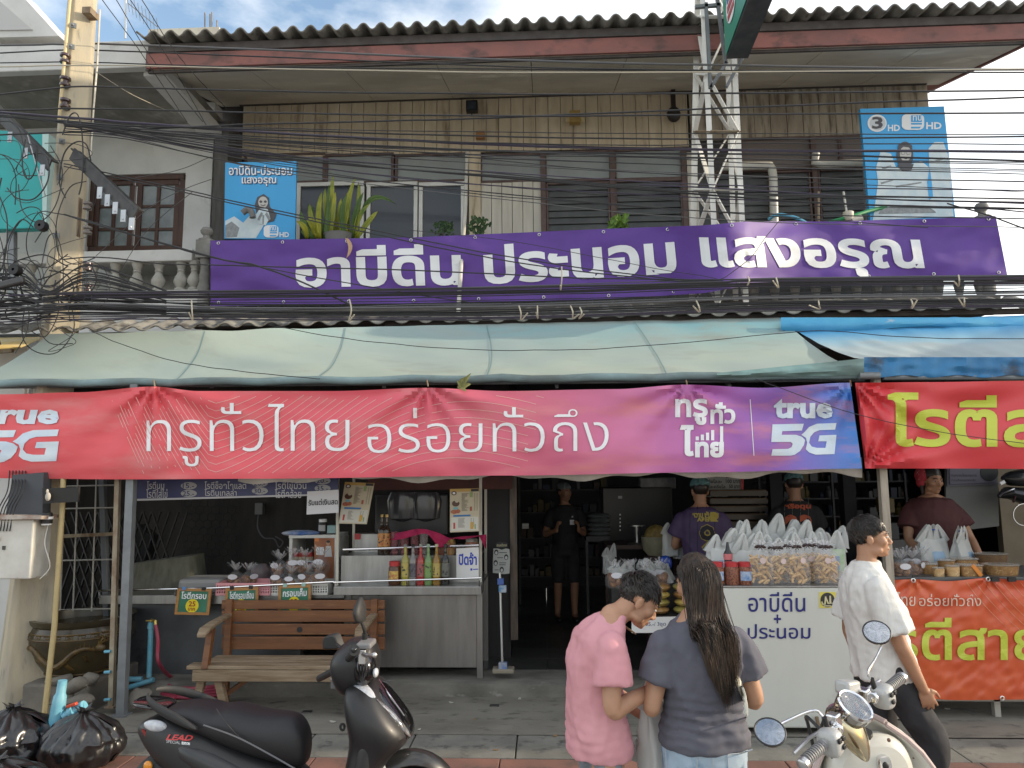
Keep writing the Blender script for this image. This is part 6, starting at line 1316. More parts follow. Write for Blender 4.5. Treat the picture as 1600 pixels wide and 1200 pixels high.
SB=[(1190,YF+.06,'front row right beside the last red lidded jar'),(1217,YF+.07,'front row, second along from the red lidded jars'),(1246,YF+.06,'middle of the front row on the white counter'),(1290,YF+.07,'at the right front corner, nearest the man in white'),(1208,YF+.24,'back row behind the first two bags'),(1232,YF+.24,'back row centre'),(1264,YF+.2,'back row right of centre, set back in the gap'),(1278,YF+.27,'back row towards the man in white'),(1296,YF+.27,'hindmost at the right end')]
for i,(px,Y,lb) in enumerate(SB):
 q=P(px,900,Y);src=protos[i%2];o=src if i<2 else dup(src,(0,0,0));o.location=(q.x,Y,zt+.012);o.rotation_euler=(0,0,random.uniform(-.25,.25));s=random.uniform(.93,1.05);o.scale=(s,s,s);o['label']='clear bag of roti sticks, '+lb
# white carrier bags with handles up
PLB=mat('white_carrier_plastic',(.70,.71,.69),.5,c2=(.62,.64,.63),ns=6,thin=.35)
PLB2=mat('printed_blue_plastic',(.30,.45,.62),.5,thin=.2)
def carrier(rnd,w=.13,d=.09,h=.22,ear=.13,mark=True,tie=False):
 random.seed(rnd);t=thing('carrier_bag','x','carrier bag',(0,0,0),0,'white carrier bags on the stalls');nu=56
 def f(u,v):
  a=u*2*math.pi;c,s=math.cos(a),math.sin(a);e=.55+.3*v
  sq=lambda q:math.copysign(abs(q) ** e,q)
  ww=w*(1-.10*v);dd=d*(1-.75*v ** 1.5)
  k=1+.07*(v+.3)*math.sin(a*6+rnd)+.10*nf(c*2+rnd,s*2,v*3)
  return Vector((ww*sq(c)*k,dd*sq(s)*k,h*v*(1+.10*abs(c)*v)+.012*nf(a*3,v*4,rnd)))
 mb=MB();mb.grid(f,nu,14);mb.f.append(tuple(range(nu-1,-1,-1)));mb.mi.append(0)
 lean_={-1:random.uniform(.1,1.0),1:random.uniform(.1,1.0)};eh_={-1:random.uniform(.55,1.2),1:random.uniform(.55,1.2)}
 for s in (-1,1):     # two tall handle loops
  for fy in (-1,1):
   base=Vector((s*w*.55,fy*d*.12,h*.96));top=Vector((s*w*(.30 if tie else lean_[s]),fy*.012+random.uniform(-.02,.02),h+ear*(1 if tie else eh_[s])))
   pts=smoothpts([base+Vector((-s*w*.32,0,0)),base.lerp(top,.55)+Vector((-s*.03,0,0)),top,base.lerp(top,.5)+Vector((s*.03,fy*.006,-.0)),base+Vector((s*w*.36,0,-.01))],5)
   o=len(mb.v);n_=len(pts)
   for i,p in enumerate(pts):
    k=.042-.027*math.sin(math.pi*i/(n_-1));tdir=(pts[min(i+1,n_-1)]-pts[max(i-1,0)]).normalized();side=tdir.cross(Vector((0,1,0))).normalized();mb.v += [p-side*k,p+Vector((0,fy*.008,0)),p+side*k]
   for i in range(n_-1):
    for j in (0,1):mb.f.append((o+i*3+j,o+i*3+j+1,o+i*3+j+4,o+i*3+j+3));mb.mi.append(0)
 part('bag',mb,PLB,t,world=False)
 if mark:
  mb=MB()
  def g(u,v):
   a=R(-112+34*u);q=f(a/(2*math.pi)%1,.30+.32*v);return q+Vector((0,-.004,0))
  mb.grid(g,6,6);part('blue_print',mb,PLB2,t,world=False)
 if tie:
  mb=MB();mb.tube([Vector((.026*math.cos(a),.026*math.sin(a),h+ear*.72)) for a in [k*.7854 for k in range(8)]],.005,5,True);mb.tube([(.02,0,h+ear*.72),(.10,-.02,h+ear*.62)],.004,5);part('blue_tie',mb,mat('blue_string',(.05,.10,.40),.5),t,world=False)
 return t
CBp=[carrier(3),carrier(8,.11,.08,.23,.14,False),carrier(13,.14,.08,.20,.12),carrier(21,.12,.09,.25,.10),carrier(34,.13,.07,.18,.15,False),carrier(55,.10,.08,.24,.12)]
CB=[(1128,1.05,0,YF+.40,'leftmost on the white counter, mouth open like a hood'),(1152,1.15,1,YF+.42,'tall narrow one just right of the hooded bag'),(1170,1.0,1,YF+.36,'leaning behind the last red lidded jar'),(1185,1.0,0,YF+.40,'front one with two short ears above the first stick bag'),(1176,1.2,2,YF+.56,'tall one at the back above the jars'),(1200,1.22,1,YF+.58,'tallest upright handle at the back centre left'),(1222,.98,1,YF+.40,'plump one above the middle stick bags'),(1228,1.22,0,YF+.58,'tallest one at the back before the orange shirt number'),(1246,1.1,1,YF+.5,'slanting one under the orange shirt number'),(1258,1.02,2,YF+.40,'wide one with two looped handles and green food inside'),(1270,1.05,1,YF+.55,'second row one between the two wide bags'),(1292,1.0,2,YF+.44,'wide one at the right end with green food inside'),(1300,1.05,1,YF+.6,'hindmost one at the right end')]
used=set();order=[0,1,2,3,4,5]
for i,(px,s,k,Y,lb) in enumerate(CB):
 k=i if i<6 else (i*5+1)%6;q=P(px,880,Y);o=CBp[k] if k not in used else dup(CBp[k],(0,0,0));used.add(k);o.location=(q.x,Y,zt+.012);o.rotation_euler=(0,0,random.uniform(-.4,.4));o.scale=(s*.92,s,s*(.98+.05*(i%3)));o['label']='white carrier bag, '+lb;o['group']='white carrier bags on the white counter'
tg=thing('qr_stand','small acrylic stand with green and blue printed card at the right end of the counter','card stand',tuple(P(1309,890,YF+.3)))
mb=MB();mb.pp([(1299,858),(1320,858),(1320,892),(1299,892)],YF+.3,.006);part('card',mb,mat('pale_green_card',(.50,.56,.50),.5,c2=(.25,.42,.2),ns=12),tg,smooth=False)
mb=MB();mb.pp([(1303,869),(1312,869),(1312,890),(1303,890)],YF+.294,.003);part('blue_panel',mb,mat('blue_panel',(.16,.26,.45),.5),tg,smooth=False)
# ---------------------------------------------------------------- low snack table between doorway and white counter
YT=6.25
st_=thing('snack_table','low table stacked with layered roti packets and fronted by a white price strip','table',tuple(P(1040,1075,YT)))
xa,xb_=P(957,900,YT).x,P(1118,900,YT).x;z1=P(1030,964,YT).z
mb=MB();mb.box(xa,xb_,YT,YT+.7,z1-.03,z1);part('table_top',mb,DARKM,st_,smooth=False,bev=.004)
for x in (xa+.04,xb_-.04):
 for y in (YT+.04,YT+.66):mb=MB();mb.box(x-.02,x+.02,y-.02,y+.02,0 if y<6.4 else .12,z1-.03);part('leg',mb,DARKM,st_,smooth=False)
mb=MB();mb.pp([(987,965),(1120,962),(1120,988),(987,989)],YT-.03,.006);pc=part('price_strip',mb,mat('white_card',(.68,.68,.67),.6),st_,smooth=False)
lettering('35.-/ 3ชุด 100',rectmap(1009,972,1056,980,YT-.03),mat('faded_navy',(.05,.06,.16),.5),pc,off=.0,lift=.003)
PK=[mat('packet_gold',(.35,.23,.06),.25,c2=(.50,.38,.10),ns=12,coat=.5),mat('packet_brown',(.20,.09,.03),.3,c2=(.38,.22,.08),ns=14,coat=.5),mat('packet_olive',(.22,.20,.05),.3,c2=(.36,.28,.08),ns=12,coat=.5)]
for c,px in enumerate((990,1030,1072)):
 for r_ in range(4-(c == 0)):
  q=P(px,955,YT+.12);mb=MB();mb.ell((q.x+random.uniform(-.01,.01),YT+.14,z1+.035+.062*r_),(.10,.10,.036),14);solo('roti_packet',mb,PK[(c+r_)%3],'flat wrapped packet of layered roti, %s from the table in the %s stack'%(['first','second','third','fourth'][r_],['left','middle','right'][c]),'packet','roti packets on the low table')
for c,px in enumerate((962,985,1008,1032)):
 o=dup(cb,(P(px,900,YT+.2).x,YT+.2+.04*(c%2),P(px,918,YT+.2).z-(.0 if c else .0)),rz=c,label='cellophane roti bag on the low table, %s of the four along the top'%ORD[c],sc=1.05);o['group']='cellophane bags on the low table'
for c,(px,s) in enumerate(((968,.8),(985,.75),(1008,.8),(1024,.85),(1040,.75))):
 o=dup(CBp[c%2],(P(px,900,YT+.5).x,YT+.42+.05*(c%2),P(px,908,YT+.45).z),rz=c*1.1,label='small tied white carrier bag behind the low table packets, %s from the left'%ORD[c],sc=(s,s,s*.62));o['group']='tied white bags on the low table'
mb=MB();mb.box(xa+.02,xb_,YT+.36,YT+.68,z1,P(1000,905,YT+.45).z);solo('riser_box',mb,DARKM,'dark box raising the back row of bags on the low table','box',smooth=False)
mb=MB();q=P(1040,880,YT+.6);mb.ell(q,(.06,.05,.07),10);solo('blue_packet',mb,mat('bright_blue_film',(.02,.06,.35),.3),'crumpled bright blue packet behind the low table bags','packet')
# ---------------------------------------------------------------- right hand stall
YS=6.0
rs=thing('right_stall','steel stall table on the right fronted by the orange banner','market stall',tuple(P(1530,1120,YS)))
xa,xb_=P(1392,1000,YS).x,P(1760,1000,YS).x;z1=P(1500,902,YS).z;z0=P(1500,1097,YS).z
mb=MB();mb.box(xa,xb_,YS,YS+.75,z1-.03,z1);part('table_top',mb,mat('dark_grey_steel',(.12,.125,.13),.4,.6),rs,smooth=False,bev=.004)
mb=MB();mb.box(xa+.02,xb_,YS+.02,YS+.06,z0-.0,z0+.05);part('lower_rail',mb,mat('pale_tube',(.36,.34,.30),.6),rs,smooth=False)
for px in (1400,1552,1740):
 for dy in (.04,.68):mb=MB();x=P(px,1000,YS).x;mb.box(x-.022,x+.022,YS+dy-.02,YS+dy+.025,0 if dy<.4 else .12,z1-.03);part('leg',mb,mat('pale_tube',(.36,.34,.30),.6),rs,smooth=False)
def foldC(x,y):
 w=0
 for px in (1427,1544):dx,dy=x-px,y-902;r=math.hypot(dx,dy)+1;w += .012*math.sin(math.atan2(dy,dx)*9+px)*math.exp(-r/60)*min(1,r/12)
 return w+.012*nf(x*.03,y*.03,7)+.008*nf(x*.08+y*.03,y*.07,2)+.01*math.sin((y-905)*.1)*math.exp(-((y-920)/14) ** 2)
ORG=mat('orange_red_vinyl',(.58,.105,.03),.35,c2=(.54,.075,.03),ns=3,c3=(.62,.2,.10),ns3=4,lo3=.62,hi3=.8,spec=.6)
ob,FC=banner('orange_banner','orange red banner with lime letters tied round the right stall table',[(1396,906),(1427,905),(1480,908),(1544,903),(1600,907),(1760,905)],[(1398,1088),(1500,1094),(1600,1093),(1760,1090)],ORG,tuple(P(1530,1094,5.95)),foldC,130,60,Y0=5.95)
mb=MB()
for k in range(9):
 xa_,xb2=1510+k*14,1560+k*16;pts=[FC(xa_+(xb2-xa_)*t+18*t*t,910+75*t,-.004) for t in [i/14 for i in range(15)]]
 for p,q in zip(pts,pts[1:]):mb.add([p,q,q+Vector((.005,0,0)),p+Vector((.005,0,0))],[(0,1,2,3)])
part('printed_lines',mb,mat('print_orange_line',(.62,.26,.15),.5),ob,smooth=False)
lettering('ทรูทั่วไทย',pmap(FC,1300,928,1429,953,0),mat('print_peach',(.66,.52,.42),.5),ob,step=.3,lift=0) if False else lettering('ไทย',pmap(FC,1400,925,1430,947,0),mat('print_peach',(.66,.52,.42),.5),ob,step=.3,lift=0)
lettering('อร่อยทั่วถึง',pmap(FC,1436,928,1533,947,0),mat('print_peach',(.66,.52,.42),.5),ob,step=.3,lift=0)
lettering('รตีสายไหม',pmap(FC,1394,962,1762,1032,0),LIME,ob,off=.018,step=.15,lift=0)
for px,y in ((1427,907),(1544,905),(1566,1091)):
 q=FC(px,y,-.006);mb=MB();mb.tube([q+Vector((.015*math.cos(k*.7854),0,.015*math.sin(k*.7854))) for k in range(8)],.005,5,True);part('eyelet',mb,EY,ob)
 if y<1000:mb=MB();mb.tube([q,P(px-1,899,5.96)],.006,5);part('tie',mb,BLACK,ob)
for px in (1556,1582):mb=MB();mb.bp(px-6,902,px+6,909,5.91,5.93);part('black_clip',mb,BLACK,ob,smooth=False)
zt2=z1
def tub(px,w,h,Y,cont,label,lid=True,round_=True,dz=0,hi=None):
 q=P(px,895,Y);t=thing('snack_tub',label,'snack tub',(q.x,Y,zt2+dz),0,'clear snack tubs on the right stall');e=1 if round_ else .35
 ring=lambda r,z:[(r*math.copysign(abs(math.cos(a)) ** e,math.cos(a)),r*.75*math.copysign(abs(math.sin(a)) ** e,math.sin(a)),z) for a in [k*.2618 for k in range(24)]]
 mb=MB();mb.loft([ring(w*.86,0),ring(w*.96,h*.75),ring(w*.9,h*.85)]);part('crumbs',mb,cont,t,world=False)
 if lid:mb=MB();mb.loft([ring(w*1.04,h*.88),ring(w*1.06,h*.94),ring(w*.98,h),ring(w*.8,h*1.02)]);part('lid',mb,mat('clear_lid',(.55,.5,.44),.08,alpha=.4,coat=.6),t,world=False)
 if hi:mb=MB();mb.bar((-w*.1,-w*.76,h*1.0),(w*.62,-w*.78,h*.05),.03,.004,up=(0,1,0));part('orange_band',mb,mat('orange_tape',(.65,.22,.03),.5),t,world=False)
 return t
CRM=mat('floss_crumbs',(.34,.19,.07),.7,c2=(.22,.11,.035),ns=40,c3=(.5,.32,.14),ns3=60,lo3=.56,hi3=.66,bump=.6,bs=90);CUP=mat('cupcake',(.42,.24,.09),.6,c2=(.58,.42,.22),ns=16,c3=(.2,.1,.04),ns3=25,lo3=.56,hi3=.66,bump=.4)
tub(1515,.085,.09,YS+.10,CRM,'square tub of brown crumbs with slanting orange tape',True,False,hi=1)
tub(1565,.135,.085,YS+.16,CRM,'long clear tub of brown crumbs right of the orange taped tub',True,True)
tub(1551,.13,.075,YS+.40,mat('dark_crumbs',(.18,.10,.045),.7,c2=(.10,.055,.025),ns=30),'wide shallow tub stacked at the back beside the white bags',True,True,dz=.07)
tub(1489,.055,.085,YS+.08,CUP,'small domed cake tub beside the orange taped tub',True,True)
tub(1467,.045,.07,YS+.07,CUP,'smallest cake tub at the front left of the tubs',True,True)
tub(1452,.07,.085,YS+.22,CRM,'dull tub of crumbs behind the smallest cake tub',True,True);tub(1480,.07,.11,YS+.28,CRM,'taller tub behind the small domed cake',True,True);tub(1508,.09,.115,YS+.34,CRM,'large tub at the back under the left white bag',True,False)
for c,(px,Y) in enumerate(((1408,YS+.14),(1427,YS+.2),(1398,YS+.3),(1416,YS+.38),(1440,YS+.34))):
 o=dup(cb,(P(px,890,Y).x,Y,zt2-.03),rz=c*.8,label='cellophane snack bag by the cream post on the right stall, %s'%['front left','front right','behind the post','back middle','back right'][c],sc=1.0);o['group']='cellophane bags on the right stall'
tw_=carrier(31,.15,.10,.25,.12,True,True)
for i,(px,Y,lb) in enumerate(((1460,YS+.50,'left'),(1505,YS+.52,'right'))):
 q=P(px,890,Y);o=tw_ if i == 0 else dup(tw_,(0,0,0));o.location=(q.x,Y,zt2);o.rotation_euler=(0,0,.3+.5*i);o.scale=(1.0,1,.98-.04*i);o['label']='white carrier bag tied with blue string on the right stall, the %s one'%lb;o['group']='blue tied bags on the right stall'
# grey kerb slabs and a manhole sweep in front of the right stall
# ---------------------------------------------------------------- dim shop interior
random.seed(9)
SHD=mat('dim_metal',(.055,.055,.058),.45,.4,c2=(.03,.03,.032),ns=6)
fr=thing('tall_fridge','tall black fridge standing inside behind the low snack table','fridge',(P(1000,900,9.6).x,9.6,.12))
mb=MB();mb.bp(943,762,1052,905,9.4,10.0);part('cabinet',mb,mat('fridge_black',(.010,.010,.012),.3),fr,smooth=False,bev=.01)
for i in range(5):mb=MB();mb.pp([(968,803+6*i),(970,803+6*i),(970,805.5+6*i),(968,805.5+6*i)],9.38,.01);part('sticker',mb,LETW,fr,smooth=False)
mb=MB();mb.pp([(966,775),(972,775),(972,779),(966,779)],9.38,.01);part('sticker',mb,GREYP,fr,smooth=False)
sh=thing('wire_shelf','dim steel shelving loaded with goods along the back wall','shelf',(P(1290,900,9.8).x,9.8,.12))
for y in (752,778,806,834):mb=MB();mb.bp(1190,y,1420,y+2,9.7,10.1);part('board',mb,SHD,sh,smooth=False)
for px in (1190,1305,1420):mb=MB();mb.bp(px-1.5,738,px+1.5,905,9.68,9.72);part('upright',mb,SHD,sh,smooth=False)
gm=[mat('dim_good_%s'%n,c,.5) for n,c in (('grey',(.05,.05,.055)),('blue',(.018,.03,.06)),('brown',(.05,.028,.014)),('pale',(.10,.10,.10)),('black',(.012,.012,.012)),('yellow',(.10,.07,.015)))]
k=0
for y in (752,778,806,834):
 x=1194
 while x<1412:
  w=random.uniform(6,15);h=random.uniform(8,20)
  if random.random()<.8:
   mb=MB();a,b=P(x,y,9.8),P(x+w*.85,y,9.8)
   if random.random()<.5:mb.box(a.x,b.x,9.75,9.95,a.z,a.z+h*9.8/FPX)
   else:r=(b.x-a.x)/2;hh=h*9.8/FPX;mb.lathe(((a.x+b.x)/2,9.85,a.z),[(r,0),(r,hh*.6),(r*.5,hh*.75),(r*.5,hh)],10)
   solo('shelf_item',mb,random.choice(gm),'dim packet or bottle on the back wall shelving','goods','goods on the back wall shelving',bev=.004);k += 1
  x += w
sh2=thing('wire_shelf','dim steel shelving just inside the doorway left of the staff member','shelf',(P(830,900,10.2).x,10.2,.12))
for y in (765,800,840,870,900):mb=MB();mb.bp(812,y,950,y+2,10.2,10.6);part('board',mb,SHD,sh2,smooth=False)
for px in (812,950):mb=MB();mb.bp(px-1.5,745,px+1.5,945,10.18,10.22);part('upright',mb,SHD,sh2,smooth=False)
for y in (765,800,840,870,900):
 x=815
 while x<945:
  w=random.uniform(6,14);h=random.uniform(8,20)
  if random.random()<.75:mb=MB();a,b=P(x,y,10.3),P(x+w*.8,y,10.3);mb.box(a.x,b.x,10.25,10.45,a.z,a.z+h*10.3/FPX);solo('shelf_item',mb,random.choice(gm),'dim packet on the shelving inside the doorway','goods','goods on the doorway shelving',bev=.006,smooth=False)
  x += w
mb=MB();mb.bp(816,818,826,826,9.2,9.3);solo('pale_box',mb,mat('pale_box',(.5,.5,.48),.5),'small pale bright box just inside the door jamb','box',smooth=False)
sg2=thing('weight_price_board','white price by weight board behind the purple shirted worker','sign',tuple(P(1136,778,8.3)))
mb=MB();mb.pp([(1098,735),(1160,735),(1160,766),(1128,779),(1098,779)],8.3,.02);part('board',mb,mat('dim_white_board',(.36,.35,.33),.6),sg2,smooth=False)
mb=MB();mb.pp([(1158,735),(1162,735),(1162,766),(1158,766)],8.29,.02);part('red_edge',mb,REDL,sg2,smooth=False)
for i,(a,b) in enumerate((('ถุงเล็ก','200 บาท'),('ครึ่งโลละ','100 บาท'),('โลละครึ่งโล','50 บาท'))):
 y=741+8*i;lettering(a,rectmap(1102,y,1128 if i<2 else 1133,y+6,8.29),TXT,sg2,off=.02,lift=.004);lettering(b,rectmap(1134 if i<2 else 1139,y,1156,y+6,8.29),TXT,sg2,off=.02,lift=.004)
tr_=thing('oven_tray','x','tray',(0,0,0),0,'stacked trays behind the purple shirted worker')
mb=MB();mb.box(-.30,.30,-.2,.2,0,.012);mb.box(-.30,.30,-.21,-.2,0,.05);mb.box(-.30,.30,.2,.21,0,.05);part('tray_shell',mb,mat('tray_metal',(.07,.06,.052),.4,.6),tr_,world=False,smooth=False)
mb=MB();mb.box(-.29,.29,-.19,.19,.014,.06);part('brown_dough',mb,mat('tray_dough',(.13,.075,.035),.7,c2=(.07,.04,.02),ns=12),tr_,world=False,smooth=False)
for i in range(7):
 q=P(1147,846-i*12,8.1);o=tr_ if i == 0 else dup(tr_,(0,0,0));o.location=(q.x,8.1,q.z);o['label']='dark oven tray of dough behind the worker, %s from the bottom of the stack'%ORD[i]
mb=MB();q=P(1147,850,8.1);mb.box(q.x-.3,q.x+.3,7.9,8.3,.12,q.z-.005);solo('rack_cabinet',mb,SHD,'dark cabinet under the stack of oven trays','cabinet',smooth=False)
# scale, sack, hanging bags, prep table
pt_=thing('prep_table','dark wooden prep table in the shop behind the snack table','table',(P(1000,940,8.2).x,8.2,.12))
zq=P(1000,852,8.0).z;mb=MB();mb.box(P(948,850,8).x,P(1075,850,8).x,8.0,8.6,zq-.04,zq);part('table_top',mb,mat('dim_wood',(.06,.035,.03),.6),pt_,smooth=False)
for px in (955,1070):
 for y in (8.05,8.55):mb=MB();x=P(px,850,8).x;mb.box(x-.03,x+.03,y-.03,y+.03,.12,zq-.04);part('leg',mb,mat('dim_wood',(.06,.035,.03),.6),pt_,smooth=False)
sc_=thing('steel_stand','round topped steel stand on the prep table','stand',(P(996,852,8.1).x,8.1,zq))
mb=MB();h_=P(996,820,8.1).z-zq;mb.lathe((P(996,852,8.1).x,8.1,zq),[(.11,0),(.10,.012),(.03,.02),(.022,.05),(.028,h_*.6),(.03,h_-.015),(.095,h_-.012),(.095,h_)],18);part('stand',mb,STEEL,sc_)
sk=thing('open_sack','open pale sack of yellow noodles on the prep table','sack',(P(1026,862,7.9).x,7.9,P(1026,868,7.9).z))
mb=MB();q=P(1026,868,7.9);mb.lathe(q,[(.09,0),(.14,.06),(.15,.14),(.16,.2),(.135,.18),(.12,.16)],20);part('sack',mb,mat('pale_sack',(.30,.28,.20),.8,c2=(.2,.19,.13),ns=8),sk)
mb=MB();mb.ell(q+Vector((0,0,.2)),(.125,.11,.12),12);part('noodles',mb,mat('yellow_noodles',(.28,.20,.06),.6,c2=(.14,.10,.03),ns=30,bump=.5),sk)
mb=MB();mb.box(q.x-.12,q.x+.12,7.8,8.0,.12,q.z-.005);solo('stool',mb,mat('dim_wood',(.06,.035,.03),.6),'dark box stool under the open sack','stool',smooth=False)
for i,(px,py,s,Y,lb) in enumerate(((1048,862,.95,7.3,'hanging just left of the purple shirted worker'),(1062,866,.7,7.35,'half hidden at the hip of the purple shirted worker'),(952,890,.8,7.8,'dim grey one hanging from the corner of the prep table'))):
 q=P(px,py+6,Y);o=dup(CBp[1],(q.x,Y,q.z),rz=.3,label='white carrier bag '+lb,sc=(s*.75,s*.7,s*1.0));o['group']='carrier bags hanging in the shop'
rk=thing('bag_shelf','rack of folded grey sacks behind the staff member in black','rack',(P(935,840,9.0).x,9.0,.12))
mb=MB();mb.bp(916,838,953,846,9.0,9.5);mb.bp(916,846,920,960,9.0,9.05);part('rack_frame',mb,SHD,rk,smooth=False)
for i in range(5):mb=MB();mb.ell(P(936,834-i*7,9.2),(.15,.16,.033),10);part('folded_sack',mb,mat('grey_sack',(.20,.22,.23),.6,c2=(.12,.13,.135),ns=8),rk)
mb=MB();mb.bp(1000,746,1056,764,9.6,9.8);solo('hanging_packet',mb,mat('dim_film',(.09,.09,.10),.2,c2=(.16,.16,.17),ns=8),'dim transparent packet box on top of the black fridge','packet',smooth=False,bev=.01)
# right end: grey panel with notice, parked motorbike, tan wall
mb=MB();mb.box(P(1560,760,8.6).x,9,8.6,8.7,.1,3.05);solo('tan_wall',mb,mat('tan_wall',(.26,.21,.15),.8,c2=(.2,.16,.11),ns=3),'plain tan wall behind the parked motorbike at the right edge','wall',smooth=False)
nb=thing('notice_board','grey panel with a bordered handwritten notice behind the woman in maroon','notice',tuple(P(1525,830,7.9)))
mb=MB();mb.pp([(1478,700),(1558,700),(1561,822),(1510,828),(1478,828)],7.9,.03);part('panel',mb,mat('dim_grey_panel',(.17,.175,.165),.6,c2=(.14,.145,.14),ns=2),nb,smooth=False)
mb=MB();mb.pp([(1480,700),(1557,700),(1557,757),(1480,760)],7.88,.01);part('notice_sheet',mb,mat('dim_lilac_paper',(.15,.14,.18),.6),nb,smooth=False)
mb=MB()
for p,q in (((1483,700),(1484,757)),((1484,757),(1555,754))):mb.bar(P(*p,7.87),P(*q,7.87),.008,.004)
part('notice_border',mb,TXT,nb,smooth=False)
lettering('กรุณาแจ้งรายการ',rectmap(1486,740,1526,746,7.88),TXT,nb,lift=.004);lettering('ก่อนสั่งขนมทุกครั้ง',rectmap(1486,748,1524,753,7.88),TXT,nb,lift=.004)
flat(nb,blob(1546,738,14,14,20),7.88,mat('dim_black',(.02,.02,.02),.5),'dark_disc',.006)
mk=thing('parked_motorbike','dark parked motorbike glimpsed indoors at the right edge','motorbike',(P(1590,900,7.6).x,7.6,.12))
DKB=mat('bike_black',(.02,.02,.022),.3,coat=.4)
mb=MB();mb.loft([[(P(px,755,7.6).x,7.6+.10*w*math.cos(a),P(px,py,7.6).z+h*math.sin(a)) for a in [k*.5236 for k in range(12)]] for px,py,w,h in ((1567,747,.3,.02),(1578,748,1,.07),(1600,746,1.2,.09),(1640,752,1,.08))]);part('seat',mb,DKB,mk)
mb=MB();mb.loft([[(P(px,775,7.6).x,7.6+.12*w*math.cos(a),P(px,py,7.6).z+h*math.sin(a)) for a in [k*.5236 for k in range(12)]] for px,py,w,h in ((1560,775,.2,.02),(1575,770,1,.06),(1610,778,1.2,.10),(1650,790,1.2,.12))]);part('body',mb,DKB,mk)
for px in (1612,1700):
 M_=Matrix.Rotation(R(90),3,'X');z=P(1612,815,7.6).z;mb=MB();c=Vector((P(px,815,7.6).x,7.6,.12+.30));mb.tube([c+Vector((.27*math.cos(a),0,.27*math.sin(a))) for a in [k*.2618 for k in range(24)]],.04,8,True);part('wheel',mb,BLACK,mk)
mb=MB();mb.tube([P(1562,776,7.5),P(1566,771,7.5),P(1585,764,7.5)],.008,6);mb.tube([P(1587,774,7.5),P(1583,785,7.5)],.01,6);part('chrome_trim',mb,CHROME,mk)
mb=MB();mb.boxc(P(1566,754,7.5),(.05,.02,.03),Matrix.Rotation(-.5,3,'Y'));part('plate_tail',mb,LETW,mk)
mb=MB();mb.tube([P(1600+17*math.cos(a),804+17*math.sin(a),7.45) for a in [k*.2618 for k in range(24)]],.006,5,True);part('mirror_ring',mb,CHROME,mk)
for i,(px,py,w,h,m,lb) in enumerate(((1398,830,14,26,gm[0],'grey storage box low behind the cream post'),(1393,790,10,22,gm[5],'yellow packet on the dim shelf behind the cream post'),(1408,860,30,34,gm[3],'pale carton under the shelf beside the woman in maroon'))):
 mb=MB();mb.bp(px-w/2,py-h/2,px+w/2,py+h/2,8.2,8.5);solo('storage_box',mb,m,lb,'box',smooth=False,bev=.005)
mb=MB();mb.bp(1378,872,1424,905,8.1,8.6);solo('low_cabinet',mb,SHD,'dark low cabinet behind the right stall','cabinet',smooth=False)
# ---------------------------------------------------------------- black scooter in front of the bench
random.seed(2)
SATB=mat('satin_black_panel',(.014,.014,.0155),.44,coat=.05,c2=(.018,.018,.019),ns=4,rv=.06);GLOB=mat('gloss_black_panel',(.008,.008,.009),.12,coat=.6);SEATM=mat('seat_vinyl',(.014,.014,.016),.5,bump=.15,bs=300);MATB=mat('matt_black_plastic',(.02,.02,.02),.6,bump=.05,bs=200)
LENS=mat('headlight_lens',(.62,.64,.67),.1,coat=.8,c2=(.4,.42,.46),ns=25);AMB=mat('amber_lens',(.65,.24,.01),.2,coat=.5)
YS_=3.66
def sq(c,e):return math.copysign(abs(c) ** e,c)
def xsec(px,top,bot,w,Y=YS_,n=20,e=.7):
 t,b=P(px,top,Y),P(px,bot,Y);zc,h=(t.z+b.z)/2,(t.z-b.z)/2
 return [(t.x,Y+w*sq(math.cos(a),e),zc+h*sq(math.sin(a),e)) for a in [2*math.pi*k/n for k in range(n)]]
def zsec(py,l,r,w,Y=YS_,n=24,e=.75):
 a_,b_=P(l,py,Y),P(r,py,Y);xc,h=(a_.x+b_.x)/2,(b_.x-a_.x)/2
 return [(xc+h*sq(math.cos(a),e),Y+w*sq(math.sin(a),e),a_.z) for a in [2*math.pi*k/n for k in range(n)]]
bk=thing('black_scooter','matt black step-through scooter parked side on before the bench','scooter',(P(450,1100,YS_).x,YS_,0))
mb=MB();mb.loft([xsec(*q) for q in ((219,1131,1140,.03),(230,1122,1152,.07),(250,1114,1178,.105),(280,1112,1205,.135),(320,1124,1232,.155),(370,1150,1262,.165),(420,1174,1300,.165),(465,1190,1330,.155),(492,1215,1345,.13))]);part('side_body',mb,SATB,bk,sub=1)
mb=MB();mb.loft([xsec(*q) for q in ((281,1140,1160,.148),(330,1142,1195,.172),(380,1166,1222,.178),(425,1192,1240,.172),(462,1220,1262,.15))]);part('side_panel',mb,mat('grey_black_panel',(.03,.031,.033),.36,coat=.12),bk,sub=1)
mb=MB();mb.loft([xsec(*q,e=.8) for q in ((266,1103,1112,.07),(276,1099,1116,.105),(300,1095,1130,.125),(330,1096,1142,.135),(344,1103,1148,.138),(358,1100,1156,.14),(375,1099,1164,.142),(400,1108,1174,.14),(430,1112,1184,.13),(455,1112,1192,.115),(470,1118,1196,.10),(480,1135,1194,.08),(484,1152,1186,.05))]);part('seat',mb,SEATM,bk,sub=1)
mb=MB();mb.tube(smoothpts([P(338,1107,YS_-.135),P(350,1125,YS_-.150),P(368,1146,YS_-.152),P(384,1160,YS_-.150)]),.002,5);part('seat_stitching',mb,mat('stitch_grey',(.05,.045,.045),.6),bk)
